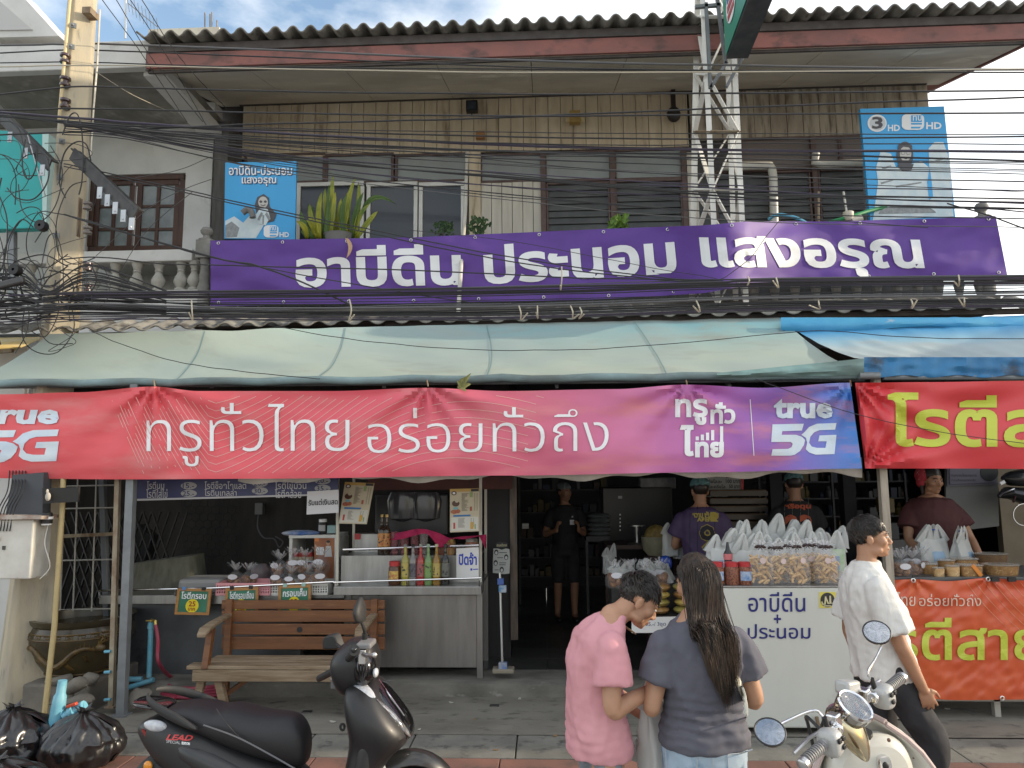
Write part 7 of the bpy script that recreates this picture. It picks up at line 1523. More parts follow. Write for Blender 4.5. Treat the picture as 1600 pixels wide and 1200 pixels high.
for s in (-1,1):
 mb=MB();mb.loft([[(P(px,py,YS_-.13).x,YS_+s*(w+.016*math.cos(a)),P(px,py,YS_-.13).z+h*math.sin(a)) for a in [k*.7854 for k in range(8)]] for px,py,w,h in ((214,1093,.03,.012),(222,1096,.09,.02),(245,1106,.135,.026),(280,1120,.155,.026),(300,1130,.16,.02),(316,1137,.158,.006))]);part('grab_rail',mb,MATB,bk,sub=1)
mb=MB();mb.loft([xsec(*q) for q in ((213,1090,1097,.05),(225,1091,1101,.09),(255,1094,1104,.09),(272,1099,1108,.06))]);part('rear_carrier',mb,GLOB,bk,sub=1)
mb=MB();mb.ell(P(243,1134,YS_-.10),(.058,.022,.026),16,Matrix.Rotation(R(8),3,'Y'));part('tail_light',mb,LENS,bk)
mb=MB();mb.pp([(221,1140),(226,1141),(248,1190),(243,1190)],YS_-.09,.02);part('red_trim',mb,mat('dark_red_trim',(.25,.02,.02),.3),bk)
mb=MB();mb.loft([xsec(*q) for q in ((212,1208,1222,.07),(225,1185,1230,.09),(250,1168,1240,.10),(290,1180,1250,.10))]);part('rear_mudguard',mb,MATB,bk,sub=1)
mb=MB();mb.ell(P(231,1197,YS_-.105),(.022,.012,.024),12);part('amber_indicator',mb,AMB,bk)
def onside(px,py,dy=-.004):      # bike flank, right side
 return P(px,py,YS_-.155+dy)
bk_mesh=bk.children[0]
def bvh_of(objs):
 from mathutils.bvhtree import BVHTree
 bpy.context.view_layer.update();dg=bpy.context.evaluated_depsgraph_get();vs,fs=[],[]
 for o in objs:
  ev=o.evaluated_get(dg);me=ev.to_mesh();n0=len(vs);vs += [o.matrix_world @ v.co for v in me.vertices];fs += [tuple(i+n0 for i in p.vertices) for p in me.polygons];ev.to_mesh_clear()
 return BVHTree.FromPolygons(vs,fs)
def cast(bvh,px,py,off=.004,fb=None):
 d=ray(px,py).normalized();h=bvh.ray_cast(CP,d)
 if h[0] is None:return fb if fb is not None else CP+d*3
 return h[0]-d*off
bb_=bvh_of([o for o in bk.children if o.name.split('.')[0] in ('side_body','side_panel')])
lettering('LEAD',lambda u,v:cast(bb_,259+42*u+1.5*v,1156-9*v+1.5*u,.006),mat('badge_red',(.55,.05,.05),.35),bk,off=.03,step=.25,shear=.3,lift=.001)
lettering('SPECIAL',lambda u,v:cast(bb_,260+22*u,1160.5-4.6*v+2.2*u),mat('badge_silver',(.55,.55,.56),.3),bk,off=.0,step=.8,lift=.001);lettering('EDITION',lambda u,v:cast(bb_,284+13*u,1163-4.4*v+1.2*u),LETW,bk,off=.05,step=.8,lift=.001)
mb=MB();mb.add([cast(bb_,*p) for p in ((278,1153.5),(286,1154.5),(298,1158),(282,1156))],[(0,1,2,3)]);part('badge_swoosh',mb,mat('badge_red',(.55,.05,.05),.35),bk,smooth=False)
mb=MB();mb.tube(smoothpts([P(318,1133,YS_-.162),P(370,1152,YS_-.172),P(420,1178,YS_-.17),P(462,1202,YS_-.15)]),.005,5);part('panel_trim',mb,mat('silver_trim',(.12,.12,.125),.3,.6),bk)
# front apron, floor, wheels
mb=MB();mb.loft([zsec(*q) for q in ((1330,470,588,.15),(1290,505,590,.16),(1250,528,592,.165),(1215,538,596,.17),(1185,546,606,.175),(1166,549,624,.18),(1155,550,640,.185),(1140,550,645,.20),(1122,548,636,.215),(1100,544,620,.205),(1082,543,607,.185),(1068,545,598,.15),(1060,552,590,.10))]);part('front_apron',mb,SATB,bk,sub=1)
mb=MB();mb.loft([zsec(*q) for q in ((1152,602,647,.10),(1138,600,648,.12),(1118,590,639,.13),(1098,580,624,.13),(1080,573,610,.12),(1064,570,598,.08))]);part('gloss_front_panel',mb,GLOB,bk,sub=1)
ba_=bvh_of([o for o in bk.children if o.name.split('.')[0] in ('front_apron','gloss_front_panel')])
mb=MB()
def patch(mb,a,b,n=14,off=.006):
 sa,sb=smoothpts([Vector((x,y,0)) for x,y in a],n),smoothpts([Vector((x,y,0)) for x,y in b],n);o=len(mb.v);k=min(len(sa),len(sb))
 for i in range(k):
  for t in (0,.33,.67,1):q=sa[i].lerp(sb[i],t);mb.v.append(cast(ba_,q.x,q.y,off*(1 if 0<t<1 else .2)))
 for i in range(k-1):
  for j in range(3):mb.f.append((o+i*4+j,o+i*4+j+1,o+i*4+j+5,o+i*4+j+4));mb.mi.append(0)
patch(mb,[(548,1066),(556,1063),(570,1067),(582,1079),(587,1089)],[(549,1070),(560,1076),(570,1083),(578,1089),(585,1091)],8);part('front_indicator',mb,LENS,bk)
mb=MB();patch(mb,[(590,1092),(605,1104),(622,1120),(636,1138),(642,1150)],[(588,1094),(604,1110),(618,1126),(630,1142),(640,1152)],8);part('headlight',mb,mat('headlight_strip',(.42,.44,.46),.1,.6,coat=.8,c2=(.2,.2,.2),ns=20),bk)
mb=MB();mb.tube(smoothpts([cast(ba_,x,y,.002) for x,y in ((592,1062),(606,1082),(622,1104),(632,1118))]),.003,5);part('chrome_line',mb,CHROME,bk)
mb=MB();mb.loft([zsec(*q) for q in ((1215,552,590,.178),(1185,558,600,.183),(1160,562,604,.19),(1142,570,598,.19),(1134,578,594,.18))]);part('apron_inset',mb,mat('grey_black_panel',(.03,.031,.033),.36,coat=.12),bk,sub=1)
x5,x6=P(480,1300,YS_).x,P(560,1300,YS_).x
mb=MB();mb.box(x5-.12,x6,YS_-.19,YS_+.19,.27,.34);part('floorboard',mb,MATB,bk,smooth=False,bev=.02)
def wheel(par,c,r,ax=(0,1,0),tw=.045):
 M=Vector((0,0,1)).rotation_difference(Vector(ax)).to_matrix();mb=MB();mb.lathe(c,[(r-tw*1.3,-tw*.75),(r-tw*.5,-tw),(r,-tw*.35),(r,tw*.35),(r-tw*.5,tw),(r-tw*1.3,tw*.75)],32,M=M);w=part('wheel',mb,BLACK,par)
 mb=MB();mb.lathe(c,[(.03,-.05),(.04,.05)],14,M=M)
 for k in range(5):a=k*1.2566;mb.bar(Vector(c)+M @ Vector((.03*math.cos(a),.03*math.sin(a),0)),Vector(c)+M @ Vector(((r-tw)*math.cos(a),(r-tw)*math.sin(a),0)),.035,.03,up=ax)
 mb.tube([Vector(c)+M @ Vector(((r-tw*1.25)*math.cos(k*.2618),(r-tw*1.25)*math.sin(k*.2618),0)) for k in range(24)],.014,6,True);part('rim',mb,mat('dark_alloy',(.12,.12,.125),.35,.7),w);return w
xr_w,xf_w=P(290,1300,YS_).x,P(634,1170,YS_).x
wheel(bk,(xr_w,YS_,.245),.245)
fd=Vector((math.cos(R(20)),math.sin(R(20)),0));wheel(bk,(xf_w,YS_+.05,.25),.25,ax=(-fd.y,fd.x,0))
mb=MB();rings=[]
for k in range(9):
 a=R(-12+150*k/8);c=Vector((xf_w,YS_+.05,.25))+fd*(.285*math.cos(a))+Vector((0,0,.315*math.sin(a)));n_=fd*math.cos(a)+Vector((0,0,math.sin(a)));l_=Vector((-fd.y,fd.x,0));w=.075*(.75+.25*math.sin(math.pi*k/8))
 rings.append([c+l_*(w*t)-n_*(.06*abs(t) ** 2.2) for t in (-1,-.8,-.5,0,.5,.8,1)]+[c+l_*(w*t)-n_*(.012+.06*abs(t) ** 2.2) for t in (.97,.5,0,-.5,-.97)])
mb.loft(rings);part('front_fender',mb,mat('fender_black',(.022,.022,.022),.3,coat=.3),bk,sub=1)
mb=MB();mb.tube([Vector((xf_w-.02,YS_-.07,.30)),Vector((xf_w-.15,YS_-.06,.62))],.022,8);mb.tube([Vector((xf_w-.02,YS_+.15,.30)),Vector((xf_w-.15,YS_+.12,.62))],.022,8);part('fork',mb,GREYM,bk)
mb=MB();mb.box(xr_w-.12,xr_w+.45,YS_+.02,YS_+.12,.2,.36);part('engine',mb,DARKM,bk,smooth=False,bev=.03)
mb=MB();mb.bar((P(452,1200,YS_).x,YS_+.1,.3),(P(440,1200,YS_).x,YS_+.32,.0),.025);part('side_stand',mb,DARKM,bk)
mb=MB();mb.tube([P(535+3.2*math.cos(a),1136+5*math.sin(a),YS_-.02) for a in [k*.5236 for k in range(12)]],.006,6,True);part('bag_hook',mb,MATB,bk)
# handlebar head, turned to the left lock
mb=MB();mb.loft([zsec(*q,Y=YS_+.02) for q in ((1085,534,566,.06),(1070,526,588,.10),(1055,521,591,.13),(1040,518,592,.14),(1024,521,592,.14),(1010,532,589,.12),(1001,543,584,.09),(996,552,576,.05))]);part('handlebar_cowl',mb,SATB,bk,sub=1)
mb=MB();mb.ell(P(570,1045,YS_-.06),(.055,.08,.08),14);part('cowl_front',mb,GLOB,bk)
mb=MB();mb.ell(P(587,1051,YS_-.10),(.014,.03,.022),10);part('chrome_cover',mb,LENS,bk)
mb=MB();mb.tube([P(556,1016,3.30),P(545,1028,3.52)],.019,12);mb.tube([P(553.5,1016,3.28),P(554.5,1017,3.31)],.024,12);part('right_grip',mb,MATB,bk)
mb=MB();mb.ell(P(553,1015.5,3.275),(.012,.006,.012),10);part('bar_end',mb,GLOB,bk)
mb=MB();mb.box(P(560,1003,3.45).x,P(583,1003,3.45).x,3.40,3.52,P(570,1011,3.45).z,P(570,1002,3.45).z);part('brake_reservoir',mb,mat('grey_reservoir',(.20,.20,.20),.4),bk,smooth=False,bev=.008)
mb=MB();mb.tube(smoothpts([P(566,1022,3.42),P(575,1024,3.36),P(584,1023,3.33)]),[.012]*6+[.009]*6+[.008],8);mb.ell(P(585,1023.5,3.33),.013,10);mb.box(P(564,1012,3.45).x,P(575,1012,3.45).x,3.40,3.47,P(570,1034,3.45).z,P(570,1012,3.45).z);part('brake_lever',mb,mat('bare_alloy',(.55,.55,.55),.3,.9),bk,bev=.004)
mb=MB()
for k in range(4):mb.tube(smoothpts([P(557+4*k,1028,3.45),P(556+5*k,1042,3.43),P(560+3*k,1055,3.48),P(566,1066,3.55)]),.005,6)
part('brake_hoses',mb,BLACK,bk)
mb=MB();mb.tube([P(522,1048,3.75),P(499,1060,4.0)],.018,12);part('left_grip',mb,MATB,bk)
mb=MB();mb.box(P(519,1060,3.65).x,P(528,1060,3.65).x,3.62,3.70,P(520,1075,3.65).z,P(520,1056,3.65).z);part('switch_box',mb,mat('switch_grey',(.10,.10,.10),.5,c2=(.5,.5,.5),ns=60,lo=.6,hi=.65),bk,smooth=False,bev=.006)
mb=MB();mb.tube(smoothpts([P(569,1003,3.50),P(570,989,3.48),P(568,980,3.46),P(564,970,3.45)]),.008,8);mb.tube([P(569.5,1004,3.50),P(570,990,3.48)],.013,8);part('mirror_stem',mb,MATB,bk)
mb=MB();mb.loft([[(P(563,py,3.45).x+dx+.028*w*math.cos(a),3.45+.085*w*math.sin(a),P(563,py,3.45).z) for a in [k*.5236 for k in range(12)]] for py,w,dx in ((972,.55,.004),(968,.85,.0),(955,1,-.004),(945,.8,-.003),(937,.45,0),(933,.15,.0))]);part('right_mirror',mb,MATB,bk,sub=1)
mb=MB();mb.tube(smoothpts([P(540,1018,3.8),P(533,1012,3.85),P(527,1007,3.92)]),.008,8);part('mirror_stem',mb,MATB,bk)
mb=MB();mb.prism([P(x,y,3.95) for x,y in ((503,1003),(505,996),(519,993),(524,996),(530,1012),(526,1015),(504,1015))],(.02,.04,.01));part('left_mirror',mb,MATB,bk,bev=.006)
# ---------------------------------------------------------------- pale scooter at the lower right
CRW=mat('cream_white_paint',(.60,.585,.53),.3,coat=.5,c2=(.52,.50,.44),ns=3);SILG=mat('silver_grey_plastic',(.46,.46,.45),.4,.2,c2=(.38,.38,.37),ns=6);DGR=mat('dark_grey_grip',(.16,.16,.165),.55)
aL,aR=P(1262,1185,2.45),P(1403,1062,2.85)
mid=(aL+aR)/2;v=aR-aL;hz_=math.atan2(v.y,v.x);rl=math.asin(v.z/v.length)
MS=Matrix.Translation(mid) @ Matrix.Rotation(hz_,4,'Z') @ Matrix.Rotation(-rl,4,'Y')     # local frame at the handlebar centre: x along the bar, y ahead, z up
ws=thing('cream_scooter','cream white retro scooter with chrome speedometer and round mirrors, seen from the rider side','scooter',(mid.x,mid.y,0))
MBd=Matrix.Translation(mid) @ Matrix.Rotation(hz_-R(34),4,'Z') @ Matrix.Rotation(R(-6),4,'Y') @ Matrix.Translation((.075,0,0))
def bpart(name,mb,m,parent=ws,**k):mb.xf(MBd);return part(name,mb,m,parent,**k)
def wpart(name,mb,m,parent=ws,**k):mb.xf(MS);return part(name,mb,m,parent,**k)
for s in (-1,1):
 mb=MB();mb.tube(smoothpts([(s*.03,.10,-.07),(s*.06,.05,-.015),(s*.12,.01,.01),(s*.19,0,.005),(s*.24,0,0)]),.0125,10);wpart('handlebar',mb,CHROME)
 mb=MB();mb.tube([(s*.225,0,0),(s*.335,0,-.004)],.0175,14)
 for k in range(9):x=.235+.011*k;mb.tube([(s*x,0,0),(s*(x+.005),0,0)],.0188,14)
 wpart('grip',mb,DGR)
 mb=MB();mb.tube([(s*.335,0,-.004),(s*.352,0,-.005)],.020,14);mb.ell((s*.352,0,-.005),(.006,.019,.019),10);wpart('bar_end',mb,mat('bare_alloy',(.55,.55,.55),.3,.9))
 mb=MB();mb.loft([[(s*x,-.004+w*sq(math.cos(a),.6),-.006+w*1.15*sq(math.sin(a),.6)) for a in [k*.3927 for k in range(16)]] for x,w in ((.150,.022),(.158,.034),(.185,.040),(.205,.038),(.218,.026))]);o=wpart('switch_housing',mb,SILG,sub=1)
 mb=MB()
 for dx,dz in ((.172,.012),(.176,-.014),(.195,.012)):mb.boxc((s*dx,-.044,dz),(.016,.008,.014))
 wpart('switch_buttons',mb,BLACK,o,bev=.002)
 mb=MB();mb.tube([(s*.145,.03,.012),(s*.16,.05,.0),(s*.20,.062,-.005),(s*.30,.06,-.01)],.006,6);wpart('brake_lever',mb,mat('bare_alloy',(.55,.55,.55),.3,.9))
 mb=MB();mb.boxc((s*.105,.02,.028),(.035,.04,.04));mb.tube([(s*.118,0,.012),(s*.132,0,.01)],.021,10);wpart('lever_clamp',mb,CHROME,bev=.005)
mb=MB();mb.boxc((.07,.055,.06),(.085,.055,.045),Matrix.Rotation(.3,3,'Y'));wpart('brake_reservoir',mb,SILG,bev=.01)
# speedometer pod
tilt=Matrix.Rotation(R(38),3,'X');c=Vector((-.01,.0,.03));o_part=part
def wpart(name,mb,m,parent=ws,pod=True,**k):
 mb.v=[c+(v-c)*.76 for v in mb.v];mb.xf(MS);return part(name,mb,m,parent,**k)
mb=MB();mb.lathe(c,[(.012,-.105),(.035,-.095),(.058,-.06),(.070,-.02),(.073,.012),(.069,.022)],30,M=tilt,sy=1.12*1);wpart('speedometer_cup',mb,mat('smoked_chrome',(.42,.41,.39),.12,1))
mb=MB();mb.lathe(c,[(.073,.008),(.075,.018),(.070,.027),(.063,.022)],30,M=tilt,sy=1.12*1);wpart('chrome_bezel',mb,CHROME)
mb=MB();mb.lathe(c,[(.001,.0185),(.065,.0185),(.065,.012)],30,M=tilt,sy=1.12*1);dl=wpart('dial_face',mb,mat('dial_pale_blue',(.42,.52,.58),.6,c2=(.42,.52,.58),ns=12))
mb=MB()
for k in range(15):a=R(210-240*k/14);d=Vector((math.cos(a),math.sin(a)*1.1,0));mb.bar(c+tilt @ (d*.048+Vector((0,0,.0195))),c+tilt @ (d*.060+Vector((0,0,.0195))),.002,.0012)
wpart('dial_ticks',mb,TXT,dl)
mb=MB();mb.bar(c+tilt @ Vector((-.034,-.022,.020)),c+tilt @ Vector((.012,.006,.020)),.006,.0015);mb.boxc(c+tilt @ Vector((.004,.002,.020)),(.026,.014,.002),tilt);mb.boxc(c+tilt @ Vector((.03,-.04,.020)),(.028,.012,.002),tilt);wpart('dial_pointer',mb,mat('dial_red',(.55,.05,.09),.4),dl)
def wpart(name,mb,m,parent=ws,**k):mb.xf(MS);return part(name,mb,m,parent,**k)
# chrome nose of the headset toward the rider
mb=MB();mb.loft([[(-.015+w*math.cos(a),y+.045*w/.06*math.sin(a),z) for a in [k*.3927 for k in range(16)]] for z,y,w in ((.03,.055,.06),(-.01,.04,.068),(-.06,.02,.062),(-.10,.0,.045),(-.135,-.015,.02),(-.145,-.018,.006))]);wpart('headset_nose',mb,mat('aged_chrome',(.58,.55,.46),.16,1,c2=(.5,.40,.22),ns=6),sub=1)
mb=MB()
for s in (-1,1):
 for k in range(3):mb.tube(smoothpts([(s*.145,.02+.01*k,-.02),(s*(.10-.01*k),.05,-.06-.015*k),(s*.06,.08,-.10-.01*k),(s*.03,.10,-.16)]),.0042,6)
mb.tube(smoothpts([(.15,.04,.0),(.10,.12,-.03),(.05,.17,-.10),(.03,.16,-.2)]),.005,6);mb.tube(smoothpts([(-.15,.04,.0),(-.12,.11,.02),(-.06,.15,-.05),(-.03,.16,-.2)]),.006,6);wpart('control_cables',mb,BLACK)
# round mirrors on bent stems
for px,py,Y,s in ((1203,1145,2.42,-1),(1370,989,2.80,1)):
 pc=MS.inverted() @ P(px,py,Y);n_w=(CP-P(px,py,Y)).normalized()+Vector((.10,.0,.72 if s>0 else .8));n_l=(MS.to_3x3().inverted() @ n_w).normalized();Mq=Vector((0,0,1)).rotation_difference(n_l).to_matrix();r=.046
 mb=MB();mb.lathe(pc,[(.012,-.024),(.036,-.018),(r,-.004),(r,.004),(r-.004,.006)],30,M=Mq);wpart('mirror_shell',mb,mat('aged_chrome',(.58,.55,.46),.16,1))
 mb=MB();mb.tube([pc+Mq @ Vector((r*math.cos(k*.2094),r*math.sin(k*.2094),.005)) for k in range(30)],.003,6,True);wpart('mirror_rim',mb,BLACK)
 mb=MB();mb.lathe(pc,[(.0005,.0062),(r-.002,.0062)],30,M=Mq);wpart('mirror_glass',mb,mat('mirror_glass',(.88,.89,.90),.02,1))
 base=Vector((s*.165,.01,.035));mb=MB()
 if s>0:mb.tube(smoothpts([base,base+Vector((-.008,.01,.05)),base.lerp(pc,.5)+Vector((.0,0,.0)),pc+Mq @ Vector((0,-.03,-.012))]),.0045,8)
 else:mb.tube(smoothpts([base,base+Vector((-.005,.03,.045)),base.lerp(pc,.55)+Vector((0,.03,.02)),pc+Mq @ Vector((.03,.0,-.012))]),.0045,8)
 wpart('mirror_stem',mb,CHROME)
 mb=MB();mb.tube([base-Vector((0,0,.01)),base+Vector((-.003,.004,.028))],.009,8);wpart('mirror_boot',mb,BLACK)
# leg shield, pocket, lock (local z is down from the bar)
def shf(u,v):
 s=-1+2*u;w=.24*(1-.62*max(0,(v-.5)/.5) ** 2.4);z=-.62+.53*v+.0*s
 y=.13+.07*(1-s*s)-.03*(1-v)+.05*v;top=.03*math.cos(s*1.57)*v
 return Vector((s*w,y-.05*abs(s) ** 3,z+top))
mb=MB();mb.grid(shf,24,16);bpart('leg_shield',mb,CRW,solid=.022)
mb=MB();mb.tube([shf(u,1)+Vector((0,0,.006)) for u in [i/20 for i in range(21)]],.010,8);[mb.tube([shf(u,v/10) for v in range(11)],.010,8) for u in (0,1)];bpart('shield_rim',mb,mat('pink_grey_trim',(.46,.36,.34),.4))
mb=MB();mb.loft([[(x0_+w*sq(math.cos(a),.7),y,z+h*sq(math.sin(a),.7)) for a in [k*.3142 for k in range(20)]] for x0_,y,z,w,h in ((.0,.19,-.29,.17,.19),(.0,.11,-.29,.165,.185),(.0,.08,-.29,.14,.165),(.0,.072,-.29,.05,.06))]);bpart('glove_box',mb,CRW,sub=1)
for s in (-1,1):
 mb=MB();mb.loft([[(s*.10+w*sq(math.cos(a),.6),y,-.31+h*sq(math.sin(a),.6)) for a in [k*.3927 for k in range(16)]] for y,w,h in ((.079,.045,.075),(.070,.042,.07),(.076,.03,.055))]);bpart('storage_pocket',mb,mat('grey_green_plastic',(.27,.28,.25),.5),sub=1)
mb=MB();mb.loft([[(.03+w*sq(math.cos(a),.7),y,-.20+w*1.3*sq(math.sin(a),.7)) for a in [k*.3927 for k in range(16)]] for y,w in ((.08,.026),(.064,.024),(.062,.016))]);bpart('lock_plate',mb,CHROME)
mb=MB();mb.ell((.03,.060,-.20),(.011,.004,.014),12);bpart('keyhole',mb,BLACK)
mb=MB()
for x,z in ((.06,-.12),(.18,-.22),(-.15,-.14)):mb.ell((x,.068 if x<.1 else .14,z),(.007,.006,.007),8)
bpart('screw_caps',mb,mat('rusty_screw',(.16,.08,.05),.5))
# rest of the machine (below the picture): floor, seat, tail, wheels
mb=MB();mb.loft([[(w*sq(math.cos(a),.7),y,z+h*sq(math.sin(a),.7)) for a in [k*.3927 for k in range(16)]] for y,z,w,h in ((.12,-.70,.13,.06),(-.12,-.73,.16,.045),(-.30,-.72,.17,.06),(-.38,-.55,.18,.18),(-.6,-.5,.21,.22),(-.95,-.48,.18,.18),(-1.15,-.42,.10,.10))]);bpart('rear_body',mb,CRW,sub=1)
mb=MB();mb.loft([[(w*sq(math.cos(a),.7),y,z+h*sq(math.sin(a),.7)) for a in [k*.3927 for k in range(16)]] for y,z,w,h in ((-.36,-.33,.08,.03),(-.45,-.28,.13,.05),(-.7,-.25,.15,.06),(-1.0,-.22,.13,.05),(-1.1,-.22,.08,.02))]);bpart('seat',mb,mat('brown_seat',(.12,.07,.045),.6),sub=1)
for y in (.26,-.92):
 cw=MBd @ Vector((0,y,-.8));ax=(MBd.to_3x3() @ Vector((1,0,0)));cw.z=.24;wheel(ws,cw,.24,ax=ax)
mb=MB();mb.loft([[(w*math.cos(a),y,z+.09*math.sin(a)*w/.09) for a in [k*.5236 for k in range(12)]] for y,z,w in ((.02,-.60,.05),(.16,-.52,.09),(.30,-.53,.09),(.44,-.62,.06),(.5,-.70,.02))]);bpart('front_fender',mb,CRW,sub=1)
mb=MB();mb.tube([(0,.12,-.1),(0,.25,-.75)],.03,10);bpart('steering_column',mb,DARKM)
# ---------------------------------------------------------------- people
random.seed(4)
def fuse(mb,vox,it=6,disp=None,fac=.5):
 me=bpy.data.meshes.new('tmp');me.from_pydata([v[:] for v in mb.v],[],mb.f)
 bm=bmesh.new();bm.from_mesh(me);bmesh.ops.recalc_face_normals(bm,faces=bm.faces);bm.to_mesh(me);bm.free()
 o=bpy.data.objects.new('tmp',me);COL.objects.link(o)
 r=o.modifiers.new('r','REMESH');r.mode='VOXEL';r.voxel_size=vox
 s=o.modifiers.new('s','SMOOTH');s.iterations=it;s.factor=fac
 ev=bpy.data.meshes.new_from_object(o.evaluated_get(bpy.context.evaluated_depsgraph_get()))
 bpy.data.objects.remove(o);bpy.data.meshes.remove(me);out=MB()
 nrm=[v.normal.copy() for v in ev.vertices]
 out.v=[v.co.copy()+(n*disp(v.co,n) if disp else Vector()) for v,n in zip(ev.vertices,nrm)]
 out.f=[tuple(p.vertices) for p in ev.polygons];out.mi=[0]*len(out.f);bpy.data.meshes.remove(ev);return out
def limb(mb,pts,n=14):
 pts=[(Vector(p),r) for p,r in pts]
 sp=smoothpts([p for p,r in pts],5);rr=[]
 for i in range(len(pts)-1):
  for j in range(5):rr.append(pts[i][1]+(pts[i+1][1]-pts[i][1])*j/5)
 rr.append(pts[-1][1]);mb.tube(sp,rr,n);mb.ell(pts[0][0],pts[0][1],12);mb.ell(pts[-1][0],pts[-1][1],12)
def hand(mb,W,fwd,pn,side,curl=.5,k=1.0,curls=None):
 W,f,pn=Vector(W),Vector(fwd).normalized(),Vector(pn);pn=(pn-f*pn.dot(f)).normalized();lat=f.cross(pn)*side   # lat points to the thumb side
 M=Matrix((lat,f,pn)).transposed();mb.ell(W+f*.048*k,(.040*k,.052*k,.017*k),14,M);mb.ell(W+f*.075*k,(.041*k,.018*k,.014*k),12,M);mb.tube([W-f*.03*k,W+f*.02*k],[.025*k,.026*k],10)
 for i,L_ in enumerate((.072,.080,.075,.058)):
  x=(.031-.0215*i);b=W+f*(.085-.006*abs(i-1.2))*k+lat*x*k;d=(f+lat*(.14-.10*i)).normalized();c=curls[i] if curls else curl;pts=[b-d*.01*k,b];ang=0
  for j,fr in enumerate((.44,.31,.25)):
   ang += c*(.55,.9,.6)[j];dd=d*math.cos(ang)+pn*math.sin(ang);pts.append(pts[-1]+dd*L_*fr*k)
  mb.tube(smoothpts(pts,3),[(.0088-.0022*q/(3*(len(pts)-1)))*k for q in range(3*(len(pts)-1)+1)],9);mb.ell(pts[-1],.0068*k,8)
 b=W+f*.02*k+lat*.030*k;d=(lat*.75+f*.75+pn*.35).normalized();p1=b+d*.034*k;d2=(lat*.25+f*.9+pn*.4).normalized();p2=p1+d2*.030*k;p3=p2+(d2+pn*curl*.5).normalized()*.024*k
 mb.tube(smoothpts([b,p1,p2,p3],3),[.0135*k,.0125*k,.0115*k,.0105*k,.010*k,.0098*k,.0095*k,.009*k,.0085*k,.0075*k],9);mb.ell(p3,.0076*k,8)
def head_shape(mb,C,M,k=1.0):
 def e(c,r,R_=None):mb.ell(C+M @ (Vector(c)*k),tuple(q*k for q in r),16,M @ R_ if R_ else M)
 e((0,-.018,.035),(.073,.092,.082));e((0,.028,.012),(.066,.062,.072));e((0,.030,-.035),(.056,.058,.062));e((0,.048,-.078),(.036,.038,.030));e((0,.068,-.092),(.020,.018,.016))
 for s in (-1,1):
  e((s*.042,.052,-.020),(.026,.030,.026));e((s*.045,.020,-.070),(.020,.035,.022));e((s*.077,-.012,-.010),(.010,.020,.031));e((s*.081,-.016,.006),(.010,.014,.014));e((s*.011,.096,-.036),(.009,.011,.008));e((s*.030,.074,.020),(.024,.014,.008))
 mb.tube([C+M @ (Vector(p)*k) for p in ((0,.084,.018),(0,.094,-.008),(0,.106,-.028),(0,.096,-.040))],[.008*k,.009*k,.0125*k,.008*k],10);e((0,.103,-.031),(.011,.011,.010))
 e((0,.084,-.0595),(.021,.012,.0065));e((0,.082,-.070),(.018,.012,.007));e((0,.074,-.066),(.024,.012,.014))
def face_bits(par,C,M,k,T,browc):
 WHT=mat('eye_white',(.55,.53,.5),.3);IRI=mat('eye_dark',(.02,.012,.008),.2);LIP=mat('lip_rose',(.30,.11,.09),.5)
 for s in (-1,1):
  mb=MB();mb.ell(C+M @ (Vector((s*.031,.081,.004))*k),(.0125*k,.008*k,.0062*k),10,M);mb.xf(T);e=part('eye',mb,WHT,par)
  mb=MB();mb.ell(C+M @ (Vector((s*.031,.0865,.004))*k),(.006*k,.004*k,.006*k),8,M);mb.xf(T);part('iris',mb,IRI,e)
  mb=MB();mb.tube([C+M @ (Vector(p)*k) for p in ((s*.014,.094,.024),(s*.030,.092,.030),(s*.048,.078,.026))],.0035*k,6);mb.xf(T);part('eyebrow',mb,browc,par)
 mb=MB();mb.tube([C+M @ (Vector(p)*k) for p in ((-.020,.086,-.065),(0,.0945,-.0645),(.020,.086,-.065))],[.0018*k,.0028*k,.0018*k],6);mb.xf(T);part('mouth',mb,LIP,par)
def rings_torso(mb,L_,n=28):
 mb.loft([[(cx+rx*sq(math.cos(a),.82),cy+ry*sq(math.sin(a),.9),z) for a in [2*math.pi*k/n for k in range(n)]] for z,cx,cy,rx,ry in L_])
def wrinkle(amp,sc=(9,9,16),seed=0,hem=None,hemamp=0):
 def f(p,n):
  a1=nf(p.x*sc[0]+seed,p.y*sc[1],p.z*sc[2]+p.x*3);a2=nf(p.x*sc[0]*1.8+p.z*7,p.y*sc[1]*1.8+seed,p.z*sc[2]*1.4-p.x*6)
  w=amp*(1.5*(.35-abs(a1))*1.4+1.2*(.3-abs(a2))+.4*nf(p.x*30,p.y*30,p.z*30))
  if hem is not None:
   t=max(0,1-abs(p.z-hem)/.17);w += hemamp*t*(.4+1.6*max(0,nf(p.x*4+seed,p.y*4,p.z*5)+.3))*math.sin(p.z*150+3*nf(p.x*6+seed,p.y*6,p.z*3)*2+p.x*12)
  return w
 return f
SKIN=mat('warm_skin',(.46,.26,.165),.5,sss=.12,c2=(.40,.215,.13),ns=9);SKIN2=mat('tan_skin',(.40,.215,.13),.5,sss=.12,c2=(.34,.18,.105),ns=9);SKIN3=mat('brown_skin',(.34,.18,.11),.5,sss=.1)
HAIR=mat('black_hair',(.012,.010,.009),.38,c2=(.03,.022,.017),ns=30,st=(1,1,.2));HAIRL=mat('dark_brown_hair',(.026,.018,.013),.5,spec=.35,c2=(.055,.033,.021),ns=26,st=(1,1,.12),c3=(.012,.009,.008),ns3=50,lo3=.5,hi3=.6)
